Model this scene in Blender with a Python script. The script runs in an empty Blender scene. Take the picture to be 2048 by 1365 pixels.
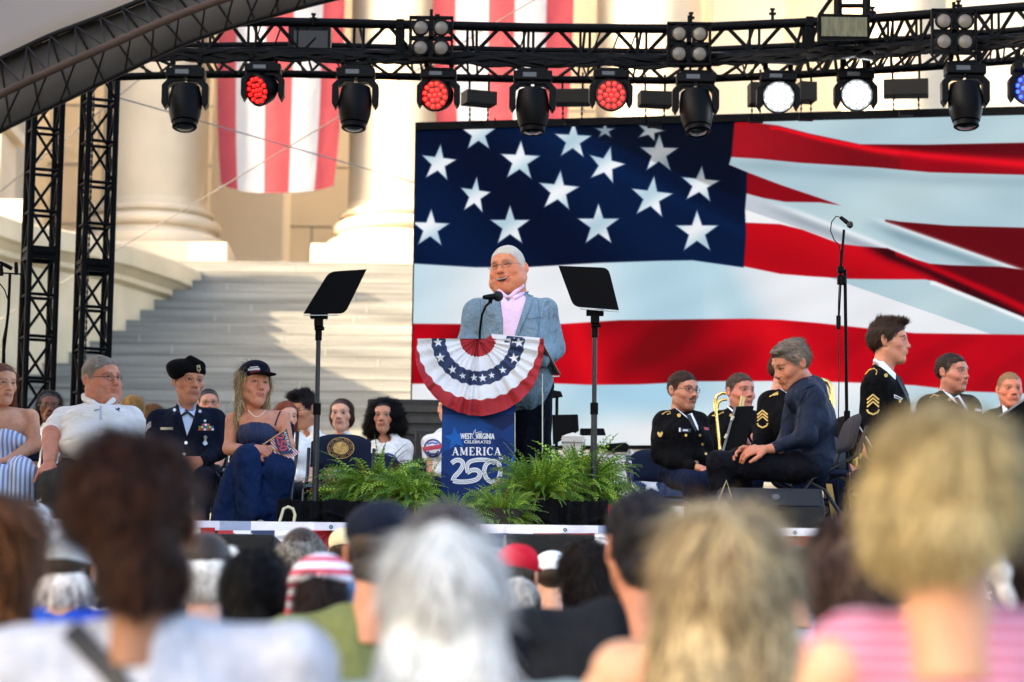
import bpy, math, random
import numpy as np
from mathutils import Vector, Matrix
from mathutils.bvhtree import BVHTree

SC = bpy.context.scene
COL = SC.collection
R = math.radians
rng = np.random.default_rng(7)
random.seed(7)

# ---------------------------------------------------------------- camera
F = 5690.0                      # focal length in photograph pixels (2048 wide)
CZ = 1.0                        # camera height
PITCH = math.atan(0.140)
ROLL = R(0.7)
fw = Vector((0, math.cos(PITCH), math.sin(PITCH)))
r0 = Vector((1, 0, 0)); u0 = Vector((0, -math.sin(PITCH), math.cos(PITCH)))
cr = r0*math.cos(ROLL) + u0*math.sin(ROLL)
cu = u0*math.cos(ROLL) - r0*math.sin(ROLL)
cam_d = bpy.data.cameras.new("camera")
cam = bpy.data.objects.new("camera", cam_d); COL.objects.link(cam)
m = Matrix.Identity(4)
for i in range(3):
    m[i][0] = cr[i]; m[i][1] = cu[i]; m[i][2] = -fw[i]
m[2][3] = CZ
cam.matrix_world = m
cam_d.sensor_width = 36; cam_d.lens = 36*F/2048
cam_d.clip_start = 0.1; cam_d.clip_end = 2000
cam_d.dof.use_dof = True; cam_d.dof.focus_distance = 15.4; cam_d.dof.aperture_fstop = 2.9
SC.camera = cam

# ---------------------------------------------------------------- sky and sun
SUN_EL, SUN_DIR = R(20.5), Vector((-0.90, -0.43, 0)).normalized()
to_sun = Vector((SUN_DIR.x*math.cos(SUN_EL), SUN_DIR.y*math.cos(SUN_EL), math.sin(SUN_EL)))
world = bpy.data.worlds.new("World"); SC.world = world; world.use_nodes = True
wn = world.node_tree.nodes; wl = world.node_tree.links
bg = wn.get('Background') or wn.new('ShaderNodeBackground')
sky = wn.new('ShaderNodeTexSky'); sky.sky_type = 'NISHITA'; sky.sun_disc = False
sky.sun_elevation = SUN_EL; sky.sun_rotation = math.atan2(SUN_DIR.x, SUN_DIR.y)
sky.air_density = 0.8; sky.dust_density = 4.0; sky.ozone_density = 0.2
wl.new(sky.outputs[0], bg.inputs[0]); bg.inputs[1].default_value = 0.15
sun_d = bpy.data.lights.new("sun", 'SUN'); sun = bpy.data.objects.new("sun", sun_d); COL.objects.link(sun)
sun_d.energy = 2.7; sun_d.angle = R(0.6); sun_d.color = (1.0, 0.80, 0.56)
sun.rotation_euler = to_sun.to_track_quat('Z', 'Y').to_euler()
SC.view_settings.view_transform = 'Standard'; SC.view_settings.look = 'None'
SC.view_settings.exposure = 2.75; SC.view_settings.gamma = 1
SC.cycles.max_bounces = 6; SC.cycles.transparent_max_bounces = 8
# ---------------------------------------------------------------- placing helpers
def ray(px, py):
    return fw + cr*((px-1024)/F) + cu*((682.5-py)/F)
def at(px, py, Y):
    """world point that stands on the plane y=Y and is seen at this photograph pixel"""
    d = ray(px, py); t = Y/d.y
    return Vector((d.x*t, Y, CZ + d.z*t))
def at_z(px, py, Z):
    d = ray(px, py); t = (Z-CZ)/d.z
    return Vector((d.x*t, d.y*t, Z))
def proj(P):
    d = Vector(P)-Vector((0, 0, CZ)); w = d.dot(fw)
    return 1024 + F*d.dot(cr)/w, 682.5 - F*d.dot(cu)/w
def ppm(Y): return F/Y*1.01

def srgb(h):
    if isinstance(h, str):
        h = h.lstrip('#'); c = [int(h[i:i+2], 16)/255 for i in (0, 2, 4)]
    else: c = h
    return tuple(((x+.055)/1.055)**2.4 if x > .04045 else x/12.92 for x in c)

# ---------------------------------------------------------------- materials
MATS = {}
def mat(name, col=None, rough=.6, metal=0, spec=.5, bump=None, noise=None, attr=False, sss=0, emit=None, estr=1,
        sheen=0, trans=0, coat=0, mottled=None):
    """bump=(scale,distance,detail) ; noise=(scale,amount) varies the base colour ; attr: colour from the mesh"""
    if name in MATS: return MATS[name]
    m = bpy.data.materials.new(name); m.use_nodes = True
    n, l = m.node_tree.nodes, m.node_tree.links
    b = n['Principled BSDF']; MATS[name] = m
    b.inputs['Roughness'].default_value = rough; b.inputs['Metallic'].default_value = metal
    b.inputs['Specular IOR Level'].default_value = spec
    if sss:
        b.inputs['Subsurface Weight'].default_value = sss
        b.inputs['Subsurface Radius'].default_value = (.02, .008, .005); b.inputs['Subsurface Scale'].default_value = .5
    if sheen: b.inputs['Sheen Weight'].default_value = sheen
    if coat: b.inputs['Coat Weight'].default_value = coat
    if trans: b.inputs['Transmission Weight'].default_value = trans
    cur = None
    if attr:
        a = n.new('ShaderNodeAttribute'); a.attribute_name = 'Col'; cur = a.outputs['Color']
    elif col is not None:
        rgb = n.new('ShaderNodeRGB'); rgb.outputs[0].default_value = (*col[:3], 1); cur = rgb.outputs[0]
    tc = n.new('ShaderNodeTexCoord')
    if noise and cur is not None:
        t = n.new('ShaderNodeTexNoise'); t.inputs['Scale'].default_value = noise[0]; t.inputs['Detail'].default_value = 5
        if len(noise) > 2:
            mp = n.new('ShaderNodeMapping'); mp.inputs['Scale'].default_value = noise[2]
            l.new(tc.outputs['Object'], mp.inputs[0]); l.new(mp.outputs[0], t.inputs['Vector'])
        else: l.new(tc.outputs['Object'], t.inputs['Vector'])
        mr = n.new('ShaderNodeMapRange'); mr.inputs['From Min'].default_value = .3; mr.inputs['From Max'].default_value = .7
        mr.inputs['To Min'].default_value = 1-noise[1]; mr.inputs['To Max'].default_value = 1+noise[1]
        l.new(t.outputs['Fac'], mr.inputs['Value'])
        mx = n.new('ShaderNodeVectorMath'); mx.operation = 'SCALE'
        l.new(cur, mx.inputs[0]); l.new(mr.outputs[0], mx.inputs['Scale']); cur = mx.outputs[0]
    if cur is not None: l.new(cur, b.inputs['Base Color'])
    if emit is not None:
        b.inputs['Emission Color'].default_value = (*emit[:3], 1); b.inputs['Emission Strength'].default_value = estr
    if emit is None and attr and estr != 1:
        l.new(cur, b.inputs['Emission Color']); b.inputs['Emission Strength'].default_value = estr
    if bump:
        prev = None
        for (sc_, dist, det, *st) in (bump if isinstance(bump[0], (tuple, list)) else [bump]):
            t = n.new('ShaderNodeTexNoise'); t.inputs['Scale'].default_value = sc_; t.inputs['Detail'].default_value = det
            t.inputs['Distortion'].default_value = .6 if det < 4 else 0
            if st:
                mp = n.new('ShaderNodeMapping'); mp.inputs['Scale'].default_value = st[0]
                if len(st) > 1: mp.inputs['Rotation'].default_value = st[1]
                l.new(tc.outputs['Object'], mp.inputs[0]); l.new(mp.outputs[0], t.inputs['Vector'])
            else: l.new(tc.outputs['Object'], t.inputs['Vector'])
            bp = n.new('ShaderNodeBump'); bp.inputs['Strength'].default_value = 1; bp.inputs['Distance'].default_value = dist
            l.new(t.outputs['Fac'], bp.inputs['Height'])
            if prev: l.new(prev, bp.inputs['Normal'])
            prev = bp.outputs[0]
        l.new(prev, b.inputs['Normal'])
    return m

# ---------------------------------------------------------------- objects
def tag(o, label=None, cat=None, group=None, kind=None):
    if label: o['label'] = label
    if cat: o['category'] = cat
    if group: o['group'] = group
    if kind: o['kind'] = kind
    return o
def thing(name, label, cat, loc, group=None):
    o = bpy.data.objects.new(name, None); COL.objects.link(o); o.location = Vector(loc)
    o.empty_display_size = .1
    return tag(o, label, cat, group)
def wloc(o):
    v = Vector(o.location)
    while o.parent: o = o.parent; v = v+Vector(o.location)
    return v
def mk(name, V, Fc, material, parent=None, smooth=True, col=None, base=True):
    """V world coordinates; makes one mesh object, origin at its base (top level) or its parent's origin"""
    V = np.asarray(V, dtype=np.float32).reshape(-1, 3)
    if parent is not None: org = np.array(wloc(parent))
    else:
        org = np.array([(V[:, 0].min()+V[:, 0].max())/2, (V[:, 1].min()+V[:, 1].max())/2, V[:, 2].min()]) if base else np.zeros(3)
    me = bpy.data.meshes.new(name)
    Vl = (V-org).astype(np.float32)
    if isinstance(Fc, np.ndarray):
        k = Fc.shape[1]; nf = len(Fc)
        me.vertices.add(len(Vl)); me.vertices.foreach_set('co', Vl.ravel())
        me.loops.add(nf*k); me.loops.foreach_set('vertex_index', Fc.astype(np.int32).ravel())
        me.polygons.add(nf); me.polygons.foreach_set('loop_start', np.arange(0, nf*k, k, dtype=np.int32))
        me.update(calc_edges=True)
    else:
        me.from_pydata([tuple(map(float, v)) for v in Vl], [], [tuple(int(i) for i in f) for f in Fc]); me.update()
    if smooth and len(me.polygons):
        me.polygons.foreach_set('use_smooth', np.ones(len(me.polygons), dtype=bool))
    if col is not None:
        a = me.color_attributes.new('Col', 'FLOAT_COLOR', 'POINT')
        c = np.ones((len(Vl), 4), dtype=np.float32); c[:, :3] = np.asarray(col, dtype=np.float32).reshape(-1, 3)
        a.data.foreach_set('color', c.ravel())
    if material: me.materials.append(material)
    o = bpy.data.objects.new(name, me); COL.objects.link(o)
    if parent is not None: o.parent = parent
    else: o.location = Vector(org.tolist())
    return o

class MB:
    """collects simple shapes, built as ONE mesh object"""
    def __init__(s): s.V = []; s.F = []
    def add(s, V, Fc):
        k = len(s.V); s.V += [tuple(v) for v in V]; s.F += [tuple(i+k for i in f) for f in Fc]; return s
    def box(s, c, size, rot=None, M=None):
        c = Vector(c); h = Vector(size)/2; P = []
        for x in (-1, 1):
            for y in (-1, 1):
                for z in (-1, 1):
                    v = Vector((x*h.x, y*h.y, z*h.z))
                    if rot is not None: v = Matrix.Rotation(rot, 3, 'Z') @ v
                    if M is not None: v = M @ v
                    P.append(c+v)
        return s.add(P, [(0, 1, 3, 2), (4, 6, 7, 5), (0, 4, 5, 1), (2, 3, 7, 6), (0, 2, 6, 4), (1, 5, 7, 3)])
    def box2(s, a, b):
        a = Vector(a); b = Vector(b); return s.box((a+b)/2, [abs(x) for x in (b-a)])
    def tube(s, pts, r, n=8, cap=True):
        pts = [Vector(p) for p in pts]; rs = r if isinstance(r, (list, tuple)) else [r]*len(pts)
        k = len(s.V); prev = None
        for i, p in enumerate(pts):
            d = (pts[min(i+1, len(pts)-1)]-pts[max(i-1, 0)]).normalized()
            if prev is None:
                a = d.cross(Vector((0, 0, 1)) if abs(d.z) < .95 else Vector((1, 0, 0))).normalized()
            else:
                a = (prev-d*prev.dot(d)).normalized()
            prev = a; b = d.cross(a)
            for j in range(n):
                t = 2*math.pi*(j+.5)/n; s.V.append(tuple(p+(a*math.cos(t)+b*math.sin(t))*rs[i]))
        for i in range(len(pts)-1):
            for j in range(n):
                q = (j+1) % n; s.F.append((k+i*n+j, k+i*n+q, k+(i+1)*n+q, k+(i+1)*n+j))
        if cap:
            s.F.append(tuple(k+j for j in reversed(range(n)))); s.F.append(tuple(k+(len(pts)-1)*n+j for j in range(n)))
        return s
    def lathe(s, c, prof, n=32, M=None, a0=0, a1=2*math.pi):
        """prof = [(r,z)...] about z through c"""
        k = len(s.V); c = Vector(c); full = abs(a1-a0-2*math.pi) < 1e-6; nn = n if full else n+1
        for (r_, z) in prof:
            for j in range(nn):
                t = a0+(a1-a0)*j/n; v = Vector((r_*math.cos(t), r_*math.sin(t), z))
                if M is not None: v = M @ v
                s.V.append(tuple(c+v))
        for i in range(len(prof)-1):
            for j in range(n):
                q = (j+1) % nn; s.F.append((k+i*nn+j, k+i*nn+q, k+(i+1)*nn+q, k+(i+1)*nn+j))
        return s
    def prism(s, pts, d):
        """closed polygon pts extruded by vector d"""
        k = len(pts); pts = [Vector(p) for p in pts]; d = Vector(d)
        Fc = [tuple(range(k)), tuple(reversed(range(k, 2*k)))] + [(i, k+i, k+(i+1) % k, (i+1) % k) for i in range(k)]
        return s.add(pts+[p+d for p in pts], Fc)
    def build(s, name, material, parent=None, smooth=False, bevel=0):
        o = mk(name, s.V, s.F, material, parent, smooth)
        if smooth:
            try: o.data.set_sharp_from_angle(angle=R(40))
            except Exception: pass
        if bevel:
            b = o.modifiers.new('bevel', 'BEVEL'); b.width = bevel; b.segments = 2; b.limit_method = 'ANGLE'
        return o

def copy_tree(o, parent=None):
    c = o.copy(); COL.objects.link(c); c.parent = parent
    for ch in list(o.children): copy_tree(ch, c)
    return c

# ---------------------------------------------------------------- signed-distance modelling (one continuous skin)
class Sdf:
    def __init__(s, lo, hi, vox):
        s.lo = np.array(lo, dtype=np.float32); s.vox = vox
        s.n = np.maximum(np.ceil((np.array(hi)-np.array(lo))/vox).astype(int)+2, 4)
        s.f = np.full(tuple(s.n), 1.0, dtype=np.float32)
    def block(s, lo, hi):
        a = np.clip(np.floor((np.array(lo)-s.lo)/s.vox).astype(int), 0, s.n)
        b = np.clip(np.ceil((np.array(hi)-s.lo)/s.vox).astype(int)+1, 0, s.n)
        if (b <= a).any(): return None
        g = [s.lo[i]+s.vox*np.arange(a[i], b[i], dtype=np.float32) for i in range(3)]
        sl = tuple(slice(a[i], b[i]) for i in range(3))
        return sl, g[0][:, None, None], g[1][None, :, None], g[2][None, None, :]
    def put(s, sl, d, k, mode='u'):
        f = s.f[sl]
        if mode == 'u':
            h = np.maximum(k-np.abs(f-d), 0)/max(k, 1e-6); s.f[sl] = np.minimum(f, d)-h*h*k*.25
        else:
            d = -d; h = np.maximum(k-np.abs(f-d), 0)/max(k, 1e-6); s.f[sl] = np.maximum(f, d)+h*h*k*.25
    def cap(s, a, b, ra, rb=None, k=.02, mode='u', fy=1):
        """round cone; fy<1 flattens it in y"""
        rb = ra if rb is None else rb
        a = np.array(a, dtype=np.float32); b = np.array(b, dtype=np.float32); m_ = max(ra, rb)+k+2*s.vox
        q = s.block(np.minimum(a, b)-m_, np.maximum(a, b)+m_)
        if q is None: return s
        sl, X, Y, Z = q; ba = b-a; L = float((ba*ba).sum())+1e-9
        if fy != 1:
            Y = (Y-a[1])/fy+a[1]; ba = ba.copy(); ba[1] /= fy; L = float((ba*ba).sum())+1e-9
        t = np.clip(((X-a[0])*ba[0]+(Y-a[1])*ba[1]+(Z-a[2])*ba[2])/L, 0, 1)
        d = np.sqrt((X-a[0]-t*ba[0])**2+(Y-a[1]-t*ba[1])**2+(Z-a[2]-t*ba[2])**2)-(ra+(rb-ra)*t)
        s.put(sl, d, k, mode); return s
    def ell(s, c, r, k=.02, mode='u', rot=None):
        c = np.array(c, dtype=np.float32); r = np.array(r, dtype=np.float32)
        m_ = (r if rot is None else r.max())+k+2*s.vox
        q = s.block(c-m_, c+m_)
        if q is None: return s
        sl, X, Y, Z = q; X = X-c[0]; Y = Y-c[1]; Z = Z-c[2]
        if rot is not None:
            M = np.array(rot)  # world->local rows
            X, Y, Z = (M[0, 0]*X+M[0, 1]*Y+M[0, 2]*Z, M[1, 0]*X+M[1, 1]*Y+M[1, 2]*Z, M[2, 0]*X+M[2, 1]*Y+M[2, 2]*Z)
        k0 = np.sqrt((X/r[0])**2+(Y/r[1])**2+(Z/r[2])**2)+1e-6
        k1 = np.sqrt((X/r[0]**2)**2+(Y/r[1]**2)**2+(Z/r[2]**2)**2)+1e-6
        s.put(sl, k0*(k0-1)/k1, k, mode); return s
    def plane(s, n, d, k=.005):
        """keeps the side n.p > d"""
        X = s.lo[0]+s.vox*np.arange(s.n[0])[:, None, None]; Y = s.lo[1]+s.vox*np.arange(s.n[1])[None, :, None]
        Z = s.lo[2]+s.vox*np.arange(s.n[2])[None, None, :]
        q = d-(X*n[0]+Y*n[1]+Z*n[2]); h = np.maximum(k-np.abs(s.f-q), 0)/k
        s.f = (np.maximum(s.f, q)+h*h*k*.25).astype(np.float32); return s
    def wobble(s, amp, freq, seed=0, stretch=(1, 1, 1)):
        """cloth folds / hair clumps: adds smooth 3-D noise to the field"""
        r_ = np.random.default_rng(seed); ax = [s.lo[i]+s.vox*np.arange(s.n[i], dtype=np.float32) for i in range(3)]
        X, Y, Z = ax[0][:, None, None]*stretch[0], ax[1][None, :, None]*stretch[1], ax[2][None, None, :]*stretch[2]
        acc = np.zeros_like(s.f)
        for i in range(5):
            d = r_.normal(size=3); d /= np.linalg.norm(d); w = freq*(1+.35*i); ph = r_.uniform(0, 6.3, 2)
            e = r_.normal(size=3); e /= np.linalg.norm(e)
            acc += np.sin(w*(X*d[0]+Y*d[1]+Z*d[2])+ph[0]+1.3*np.sin(.6*w*(X*e[0]+Y*e[1]+Z*e[2])+ph[1]))/(1+.3*i)
        s.f += (amp*acc/2).astype(np.float32); return s
    def mesh(s):
        f = s.f; f = np.pad(f, 1, constant_values=1.0); lo = s.lo-s.vox
        neg = f < 0
        c = [neg[i:neg.shape[0]-1+i, j:neg.shape[1]-1+j, k:neg.shape[2]-1+k] for i in (0, 1) for j in (0, 1) for k in (0, 1)]
        cnt = sum(x.astype(np.int8) for x in c); act = (cnt > 0) & (cnt < 8)
        I, J, K = np.nonzero(act)
        idx = np.full(act.shape, -1, dtype=np.int64); idx[I, J, K] = np.arange(len(I))
        P = np.zeros((len(I), 3)); W = np.zeros(len(I))
        cor = [(i, j, k) for i in (0, 1) for j in (0, 1) for k in (0, 1)]
        val = [f[I+i, J+j, K+k] for (i, j, k) in cor]
        for a in range(8):
            for b in range(a+1, 8):
                if sum(abs(cor[a][q]-cor[b][q]) for q in range(3)) != 1: continue
                fa, fb = val[a], val[b]; x = (fa < 0) != (fb < 0)
                t = np.where(x, fa/np.where(x, fa-fb, 1), 0)
                for q in range(3): P[:, q] += np.where(x, cor[a][q]+t*(cor[b][q]-cor[a][q]), 0)
                W += x
        P = P/W[:, None]+np.stack([I, J, K], 1); V = lo+P*s.vox
        FF = []
        for ax in range(3):
            A = [slice(None)]*3; B = [slice(None)]*3; A[ax] = slice(0, -1); B[ax] = slice(1, None)
            ch = neg[tuple(A)] != neg[tuple(B)]; i = list(np.nonzero(ch)); sg = neg[tuple(A)][tuple(i)]
            u, v = [(1, 2), (2, 0), (0, 1)][ax]
            ok = (i[u] > 0) & (i[v] > 0) & (i[u] < neg.shape[u]-1) & (i[v] < neg.shape[v]-1)
            i = [x[ok] for x in i]; sg = sg[ok]
            def g(du, dv):
                w = [x.copy() for x in i]; w[u] = w[u]-du; w[v] = w[v]-dv; return idx[w[0], w[1], w[2]]
            q = np.stack([g(1, 1), g(0, 1), g(0, 0), g(1, 0)], 1)
            q[~sg] = q[~sg][:, ::-1]; FF.append(q)
        return V.astype(np.float32), np.concatenate(FF)

def join(meshes):
    V = []; Fc = []; C = []; k = 0
    for m_ in meshes:
        V.append(m_[0]); Fc.append(np.asarray(m_[1])+k); k += len(m_[0])
        if len(m_) > 2: C.append(m_[2])
    return (np.concatenate(V), np.concatenate(Fc)) + ((np.concatenate(C),) if C else ())
def xf(V, M):
    M = np.array(M); return (V @ M[:3, :3].T+M[:3, 3]).astype(np.float32)

def tree_of(o):
    """BVH of a finished object in world space"""
    w = wloc(o); me = o.data
    vs = [v.co+w for v in me.vertices]; return BVHTree.FromPolygons(vs, [tuple(p.vertices) for p in me.polygons])
def hit(bvh, px, py, back=None, off=.003):
    d = ray(px, py).normalized(); o = Vector((0, 0, CZ)); h = bvh.ray_cast(o, d)
    if h[0] is None:
        if back is None: return None
        return at(px, py, back)
    return h[0]-d*off
def cloth_patch(name, bvh, poly, material, parent, off=.004, back=None, step=3.0, thick=.0015):
    """sews a flat shape (outline in photograph pixels) onto a surface: grid cut by the outline, laid on the surface"""
    P = np.array(poly, float); x0, y0 = P.min(0); x1, y1 = P.max(0)
    step = max(step, max(x1-x0, y1-y0)/60)
    # resample outline, triangulate with a fan of grid points through tessellate
    from mathutils.geometry import delaunay_2d_cdt
    out = []
    for i in range(len(P)):
        a, b = P[i], P[(i+1) % len(P)]; k = max(1, int(np.hypot(*(b-a))/step))
        for j in range(k): out.append(a+(b-a)*j/k)
    k = len(out); pts = [Vector(p) for p in out]
    def inside(x, y):
        c = False
        for i in range(len(P)):
            (ax, ay), (bx, by) = P[i], P[(i+1) % len(P)]
            if (ay > y) != (by > y) and x < (bx-ax)*(y-ay)/(by-ay)+ax: c = not c
        return c
    for x in np.arange(x0+step/2, x1, step):
        for y in np.arange(y0+step/2, y1, step):
            if inside(x, y): pts.append(Vector((x, y)))
    v, e, f, *_ = delaunay_2d_cdt(pts, [(i, (i+1) % k) for i in range(k)], [], 1, 1e-4)
    W = []; last = None; got = [hit(bvh, p.x, p.y, None, off) for p in v]
    g = [q for q in got if q is not None]
    if not g: return None
    for p, q in zip(v, got):
        if q is None:
            n_ = min(((a-p).length, b.y) for a, b in zip(v, got) if b is not None)[1]; q = at(p.x, p.y, n_)
        W.append(q)
    o = mk(name, [tuple(q) for q in W], [tuple(t) for t in f if len(t) >= 3], material, parent, smooth=True)
    return o

def stripe(pts, w):
    """polyline (pixels) thickened to an outline polygon"""
    P = [np.array(p, float) for p in pts]; L = []; Rr = []
    ws = w if isinstance(w, (list, tuple)) else [w]*len(P)
    for i, p in enumerate(P):
        d = P[min(i+1, len(P)-1)]-P[max(i-1, 0)]; d = d/(np.hypot(*d)+1e-9); n = np.array([-d[1], d[0]])*ws[i]/2
        L.append(p+n); Rr.append(p-n)
    return [tuple(q) for q in L+Rr[::-1]]
def star(cx, cy, r, rot=0, inner=.4, n=5, sx=1):
    return [(cx+sx*(r if i % 2 == 0 else r*inner)*math.sin(rot+math.pi*i/n), cy-(r if i % 2 == 0 else r*inner)*math.cos(rot+math.pi*i/n)) for i in range(2*n)]

def text_polys(body, size=1, font=None, shear=0):
    """letters as flat mesh (verts 2-D, faces) from Blender's built-in font"""
    cu_ = bpy.data.curves.new('t', 'FONT'); cu_.body = body; cu_.size = size; cu_.align_x = 'CENTER'; cu_.align_y = 'CENTER'
    cu_.resolution_u = 3; cu_.shear = shear
    o = bpy.data.objects.new('t', cu_); COL.objects.link(o); dg = bpy.context.evaluated_depsgraph_get()
    me = bpy.data.meshes.new_from_object(o.evaluated_get(dg))
    V = [v.co.copy() for v in me.vertices]; Fc = [tuple(p.vertices) for p in me.polygons]
    COL.objects.unlink(o); bpy.data.objects.remove(o); bpy.data.curves.remove(cu_); bpy.data.meshes.remove(me)
    return V, Fc
def lettering(name, body, o, ux, uz, width, height, material, parent, bold=0, thick=.002):
    """text centred at o, spanning width (along ux) and height (along uz), on the surface, slightly raised"""
    V, Fc = text_polys(body); xs = [v.x for v in V]; ys = [v.y for v in V]
    cx, cy = (min(xs)+max(xs))/2, (min(ys)+max(ys))/2; sx = width/(max(xs)-min(xs)); sy = height/(max(ys)-min(ys))
    nrm = Vector(ux).cross(Vector(uz)).normalized()
    W = []; FF = []
    offs = [(0, 0)] if not bold else [(-bold, 0), (bold, 0), (0, bold*.6), (0, -bold*.6)]
    for qi, (dx, dy) in enumerate(offs):
        k = len(W)
        W += [Vector(o)+Vector(ux)*((v.x-cx)*sx+dx)+Vector(uz)*((v.y-cy)*sy+dy)+nrm*(thick+qi*.0002) for v in V]
        FF += [tuple(i+k for i in f) for f in Fc]
    return mk(name, [tuple(w) for w in W], FF, material, parent, smooth=False)
# ================================================================ SETTING
LIM = mat('limestone', srgb('#bcae97'), .8, noise=(1.2, .13), bump=((30, .004, 6), (2.0, .01, 5)))
LIMW = mat('wall_limestone', srgb('#c9b693'), .85, noise=(1.5, .14), bump=((25, .005, 6), (2.0, .01, 5)))
LIM2 = mat('warm_limestone', srgb('#fdefd2'), .8, noise=(1.0, .06), bump=(25, .004, 6))
STEP = mat('weathered_stone', srgb('#7a7972'), .85, noise=(3.0, .38, (.20, 1, 4.2)), bump=(20, .006, 6))
GROUND = mat('paving', (.24, .23, .21), .9, noise=(3, .25), bump=(60, .01, 6))
BLK = mat('black_metal', (.0012, .0012, .0015), .5, spec=.06, bump=(80, .001, 3))
BLKP = mat('black_plastic', (.0010, .0011, .0016), .42, spec=.08, bump=(200, .0006, 2))
TRUSSM = mat('black_truss', (.0014, .0018, .0026), .6, spec=.06, noise=(9, .3), bump=(40, .002, 4))

g = mk('ground', [(-150, -20, 0), (150, -20, 0), (150, 200, 0), (-150, 200, 0)], [(0, 1, 2, 3)], GROUND, smooth=False)
tag(g, kind='structure')

# ---- stairs of the stone building
YT = 34.0; ZT = at(1024, 530, YT).z; RISE, RUN = .166, .30
mb = MB(); n = int(ZT/RISE)-2
prof = [(YT+9, ZT), (YT, ZT)]
for i in range(n):
    y = YT-i*RUN; z = ZT-i*RISE
    prof += [(y, z-.012), (y+.006, z-.02), (y+.006, z-RISE), (y-RUN, z-RISE)]
k = len(prof); V = [(x, y, z) for x in (-12, 14) for (y, z) in prof]
mb.add(V, [(i, i+1, k+i+1, k+i) for i in range(k-1)])
stw = thing('stone_stairs', 'wide weathered stone steps climbing to the columns behind the stage', 'stairs', (1, 30, 0)); mb.build('steps', STEP, stw)
# joints between the stones of the stairs
mb = MB(); rr = random.Random(4)
for i in range(n):
    x = -9+rr.uniform(0, 1.5)
    while x < 9:
        mb.box((x, YT-i*RUN+.004, ZT-i*RISE-RISE/2-.02), (.012, .006, RISE-.045)); x += rr.uniform(1.3, 2.4)
mb.build('mortar_joints', mat('mortar', (.30, .29, .26), .9), stw)

# ---- level cheek wall that flares out beside the stairs
def wallpt(px, py, Y): p = at(px, py, Y); return (p.x, p.y, p.z)
zc = at(385, 550, 34).z
line = [(-3.80, 34.6), (-3.86, 34.0), (-4.10, 33.0), (-4.50, 32.0), (-4.95, 31.25), (-5.5, 30.6), (-5.75, 29.9), (-5.95, 28.6), (-6.1, 27.4)]
def sweep(line, prof):
    """prof = [(outwards,z)], outwards = towards the stairs side"""
    V = []; k = len(prof)
    for i, (x, y) in enumerate(line):
        a = Vector(line[max(i-1, 0)]); b = Vector(line[min(i+1, len(line)-1)]); d = (b-a).normalized(); nn = Vector((-d.y, d.x))
        for (o, z) in prof: V.append((x+nn.x*o, y+nn.y*o, z))
    Fc = []
    for i in range(len(line)-1):
        for j in range(k): q = (j+1) % k; Fc.append((i*k+j, i*k+q, (i+1)*k+q, (i+1)*k+j))
    Fc += [tuple(range(k)), tuple(reversed(range((len(line)-1)*k, len(line)*k)))]
    return V, Fc
w = thing('stone_wall', 'pale limestone stair wall with a moulded coping, curving away beside the grey steps', 'wall', (-5, 31, 0))
mk('wall_face', *sweep(line, [(0, 0), (0, zc-.44), (-.7, zc-.44), (-.7, 0)]), LIMW, w, smooth=False)
mk('coping', *sweep(line, [(.0, zc-.438), (.07, zc-.40), (.07, zc-.34), (.14, zc-.27), (.19, zc-.24), (.19, zc-.03), (.15, zc), (-.75, zc), (-.75, zc-.438)]), LIMW, w, smooth=False)
mb = MB()
p = at(-15, 440, 31.6); mb.box((p.x-.6, 31.6, zc+.17), (2.1, 1.2, .34)); mb.box((p.x-.7, 31.6, zc+.75), (1.7, 1.0, .84)); mb.box((p.x-.7, 31.6, zc+1.22), (1.9, 1.15, .12))
mb.build('pedestal', LIM, w)
for i, q in enumerate([1.0, 1.9, 2.8, 3.7]):
    mk('joint', *sweep(line, [(.004, q), (.004, q+.015), (-.01, q+.015), (-.01, q)]), mat('mortar'), w, smooth=False)

# ---- columns
YC = 36.0; mpp = YC/F/1.01
for i in range(4):
    c = at(305+495*i, 500, YC); cx = c.x; zb = ZT
    lab = ['huge smooth stone column behind the black truss towers', 'huge smooth stone column just left of the flag screen',
           'huge smooth stone column above the middle of the flag screen', 'huge smooth stone column above the right of the flag screen'][i]
    t = thing('stone_column', lab, 'column', (cx, YC, zb), 'columns of the stone portico')
    MB().box((cx, YC, zb+.2), (2.14, 2.14, .4)).build('pedestal', LIM, t, bevel=.02)
    rs = .68
    pr = [(.93, .40), (.95, .43), (.955, .50), (.94, .56), (.88, .60), (.83, .605), (.81, .64), (.80, .67), (.84, .68), (.87, .72), (.87, .77), (.84, .81), (.79, .82), (.75, .85), (.74, .87), (.78, .88), (.79, .92), (.77, .955), (.70, .96), (.695, 1.0), (rs, 1.06)]
    MB().lathe((cx, YC, zb), pr, 64).build('base', LIM, t, smooth=True)
    MB().lathe((cx, YC, zb), [(rs, 1.06), (rs, 4), (rs*.99, 8), (rs*.95, 12)], 64).build('shaft', LIM, t, smooth=True)
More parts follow.
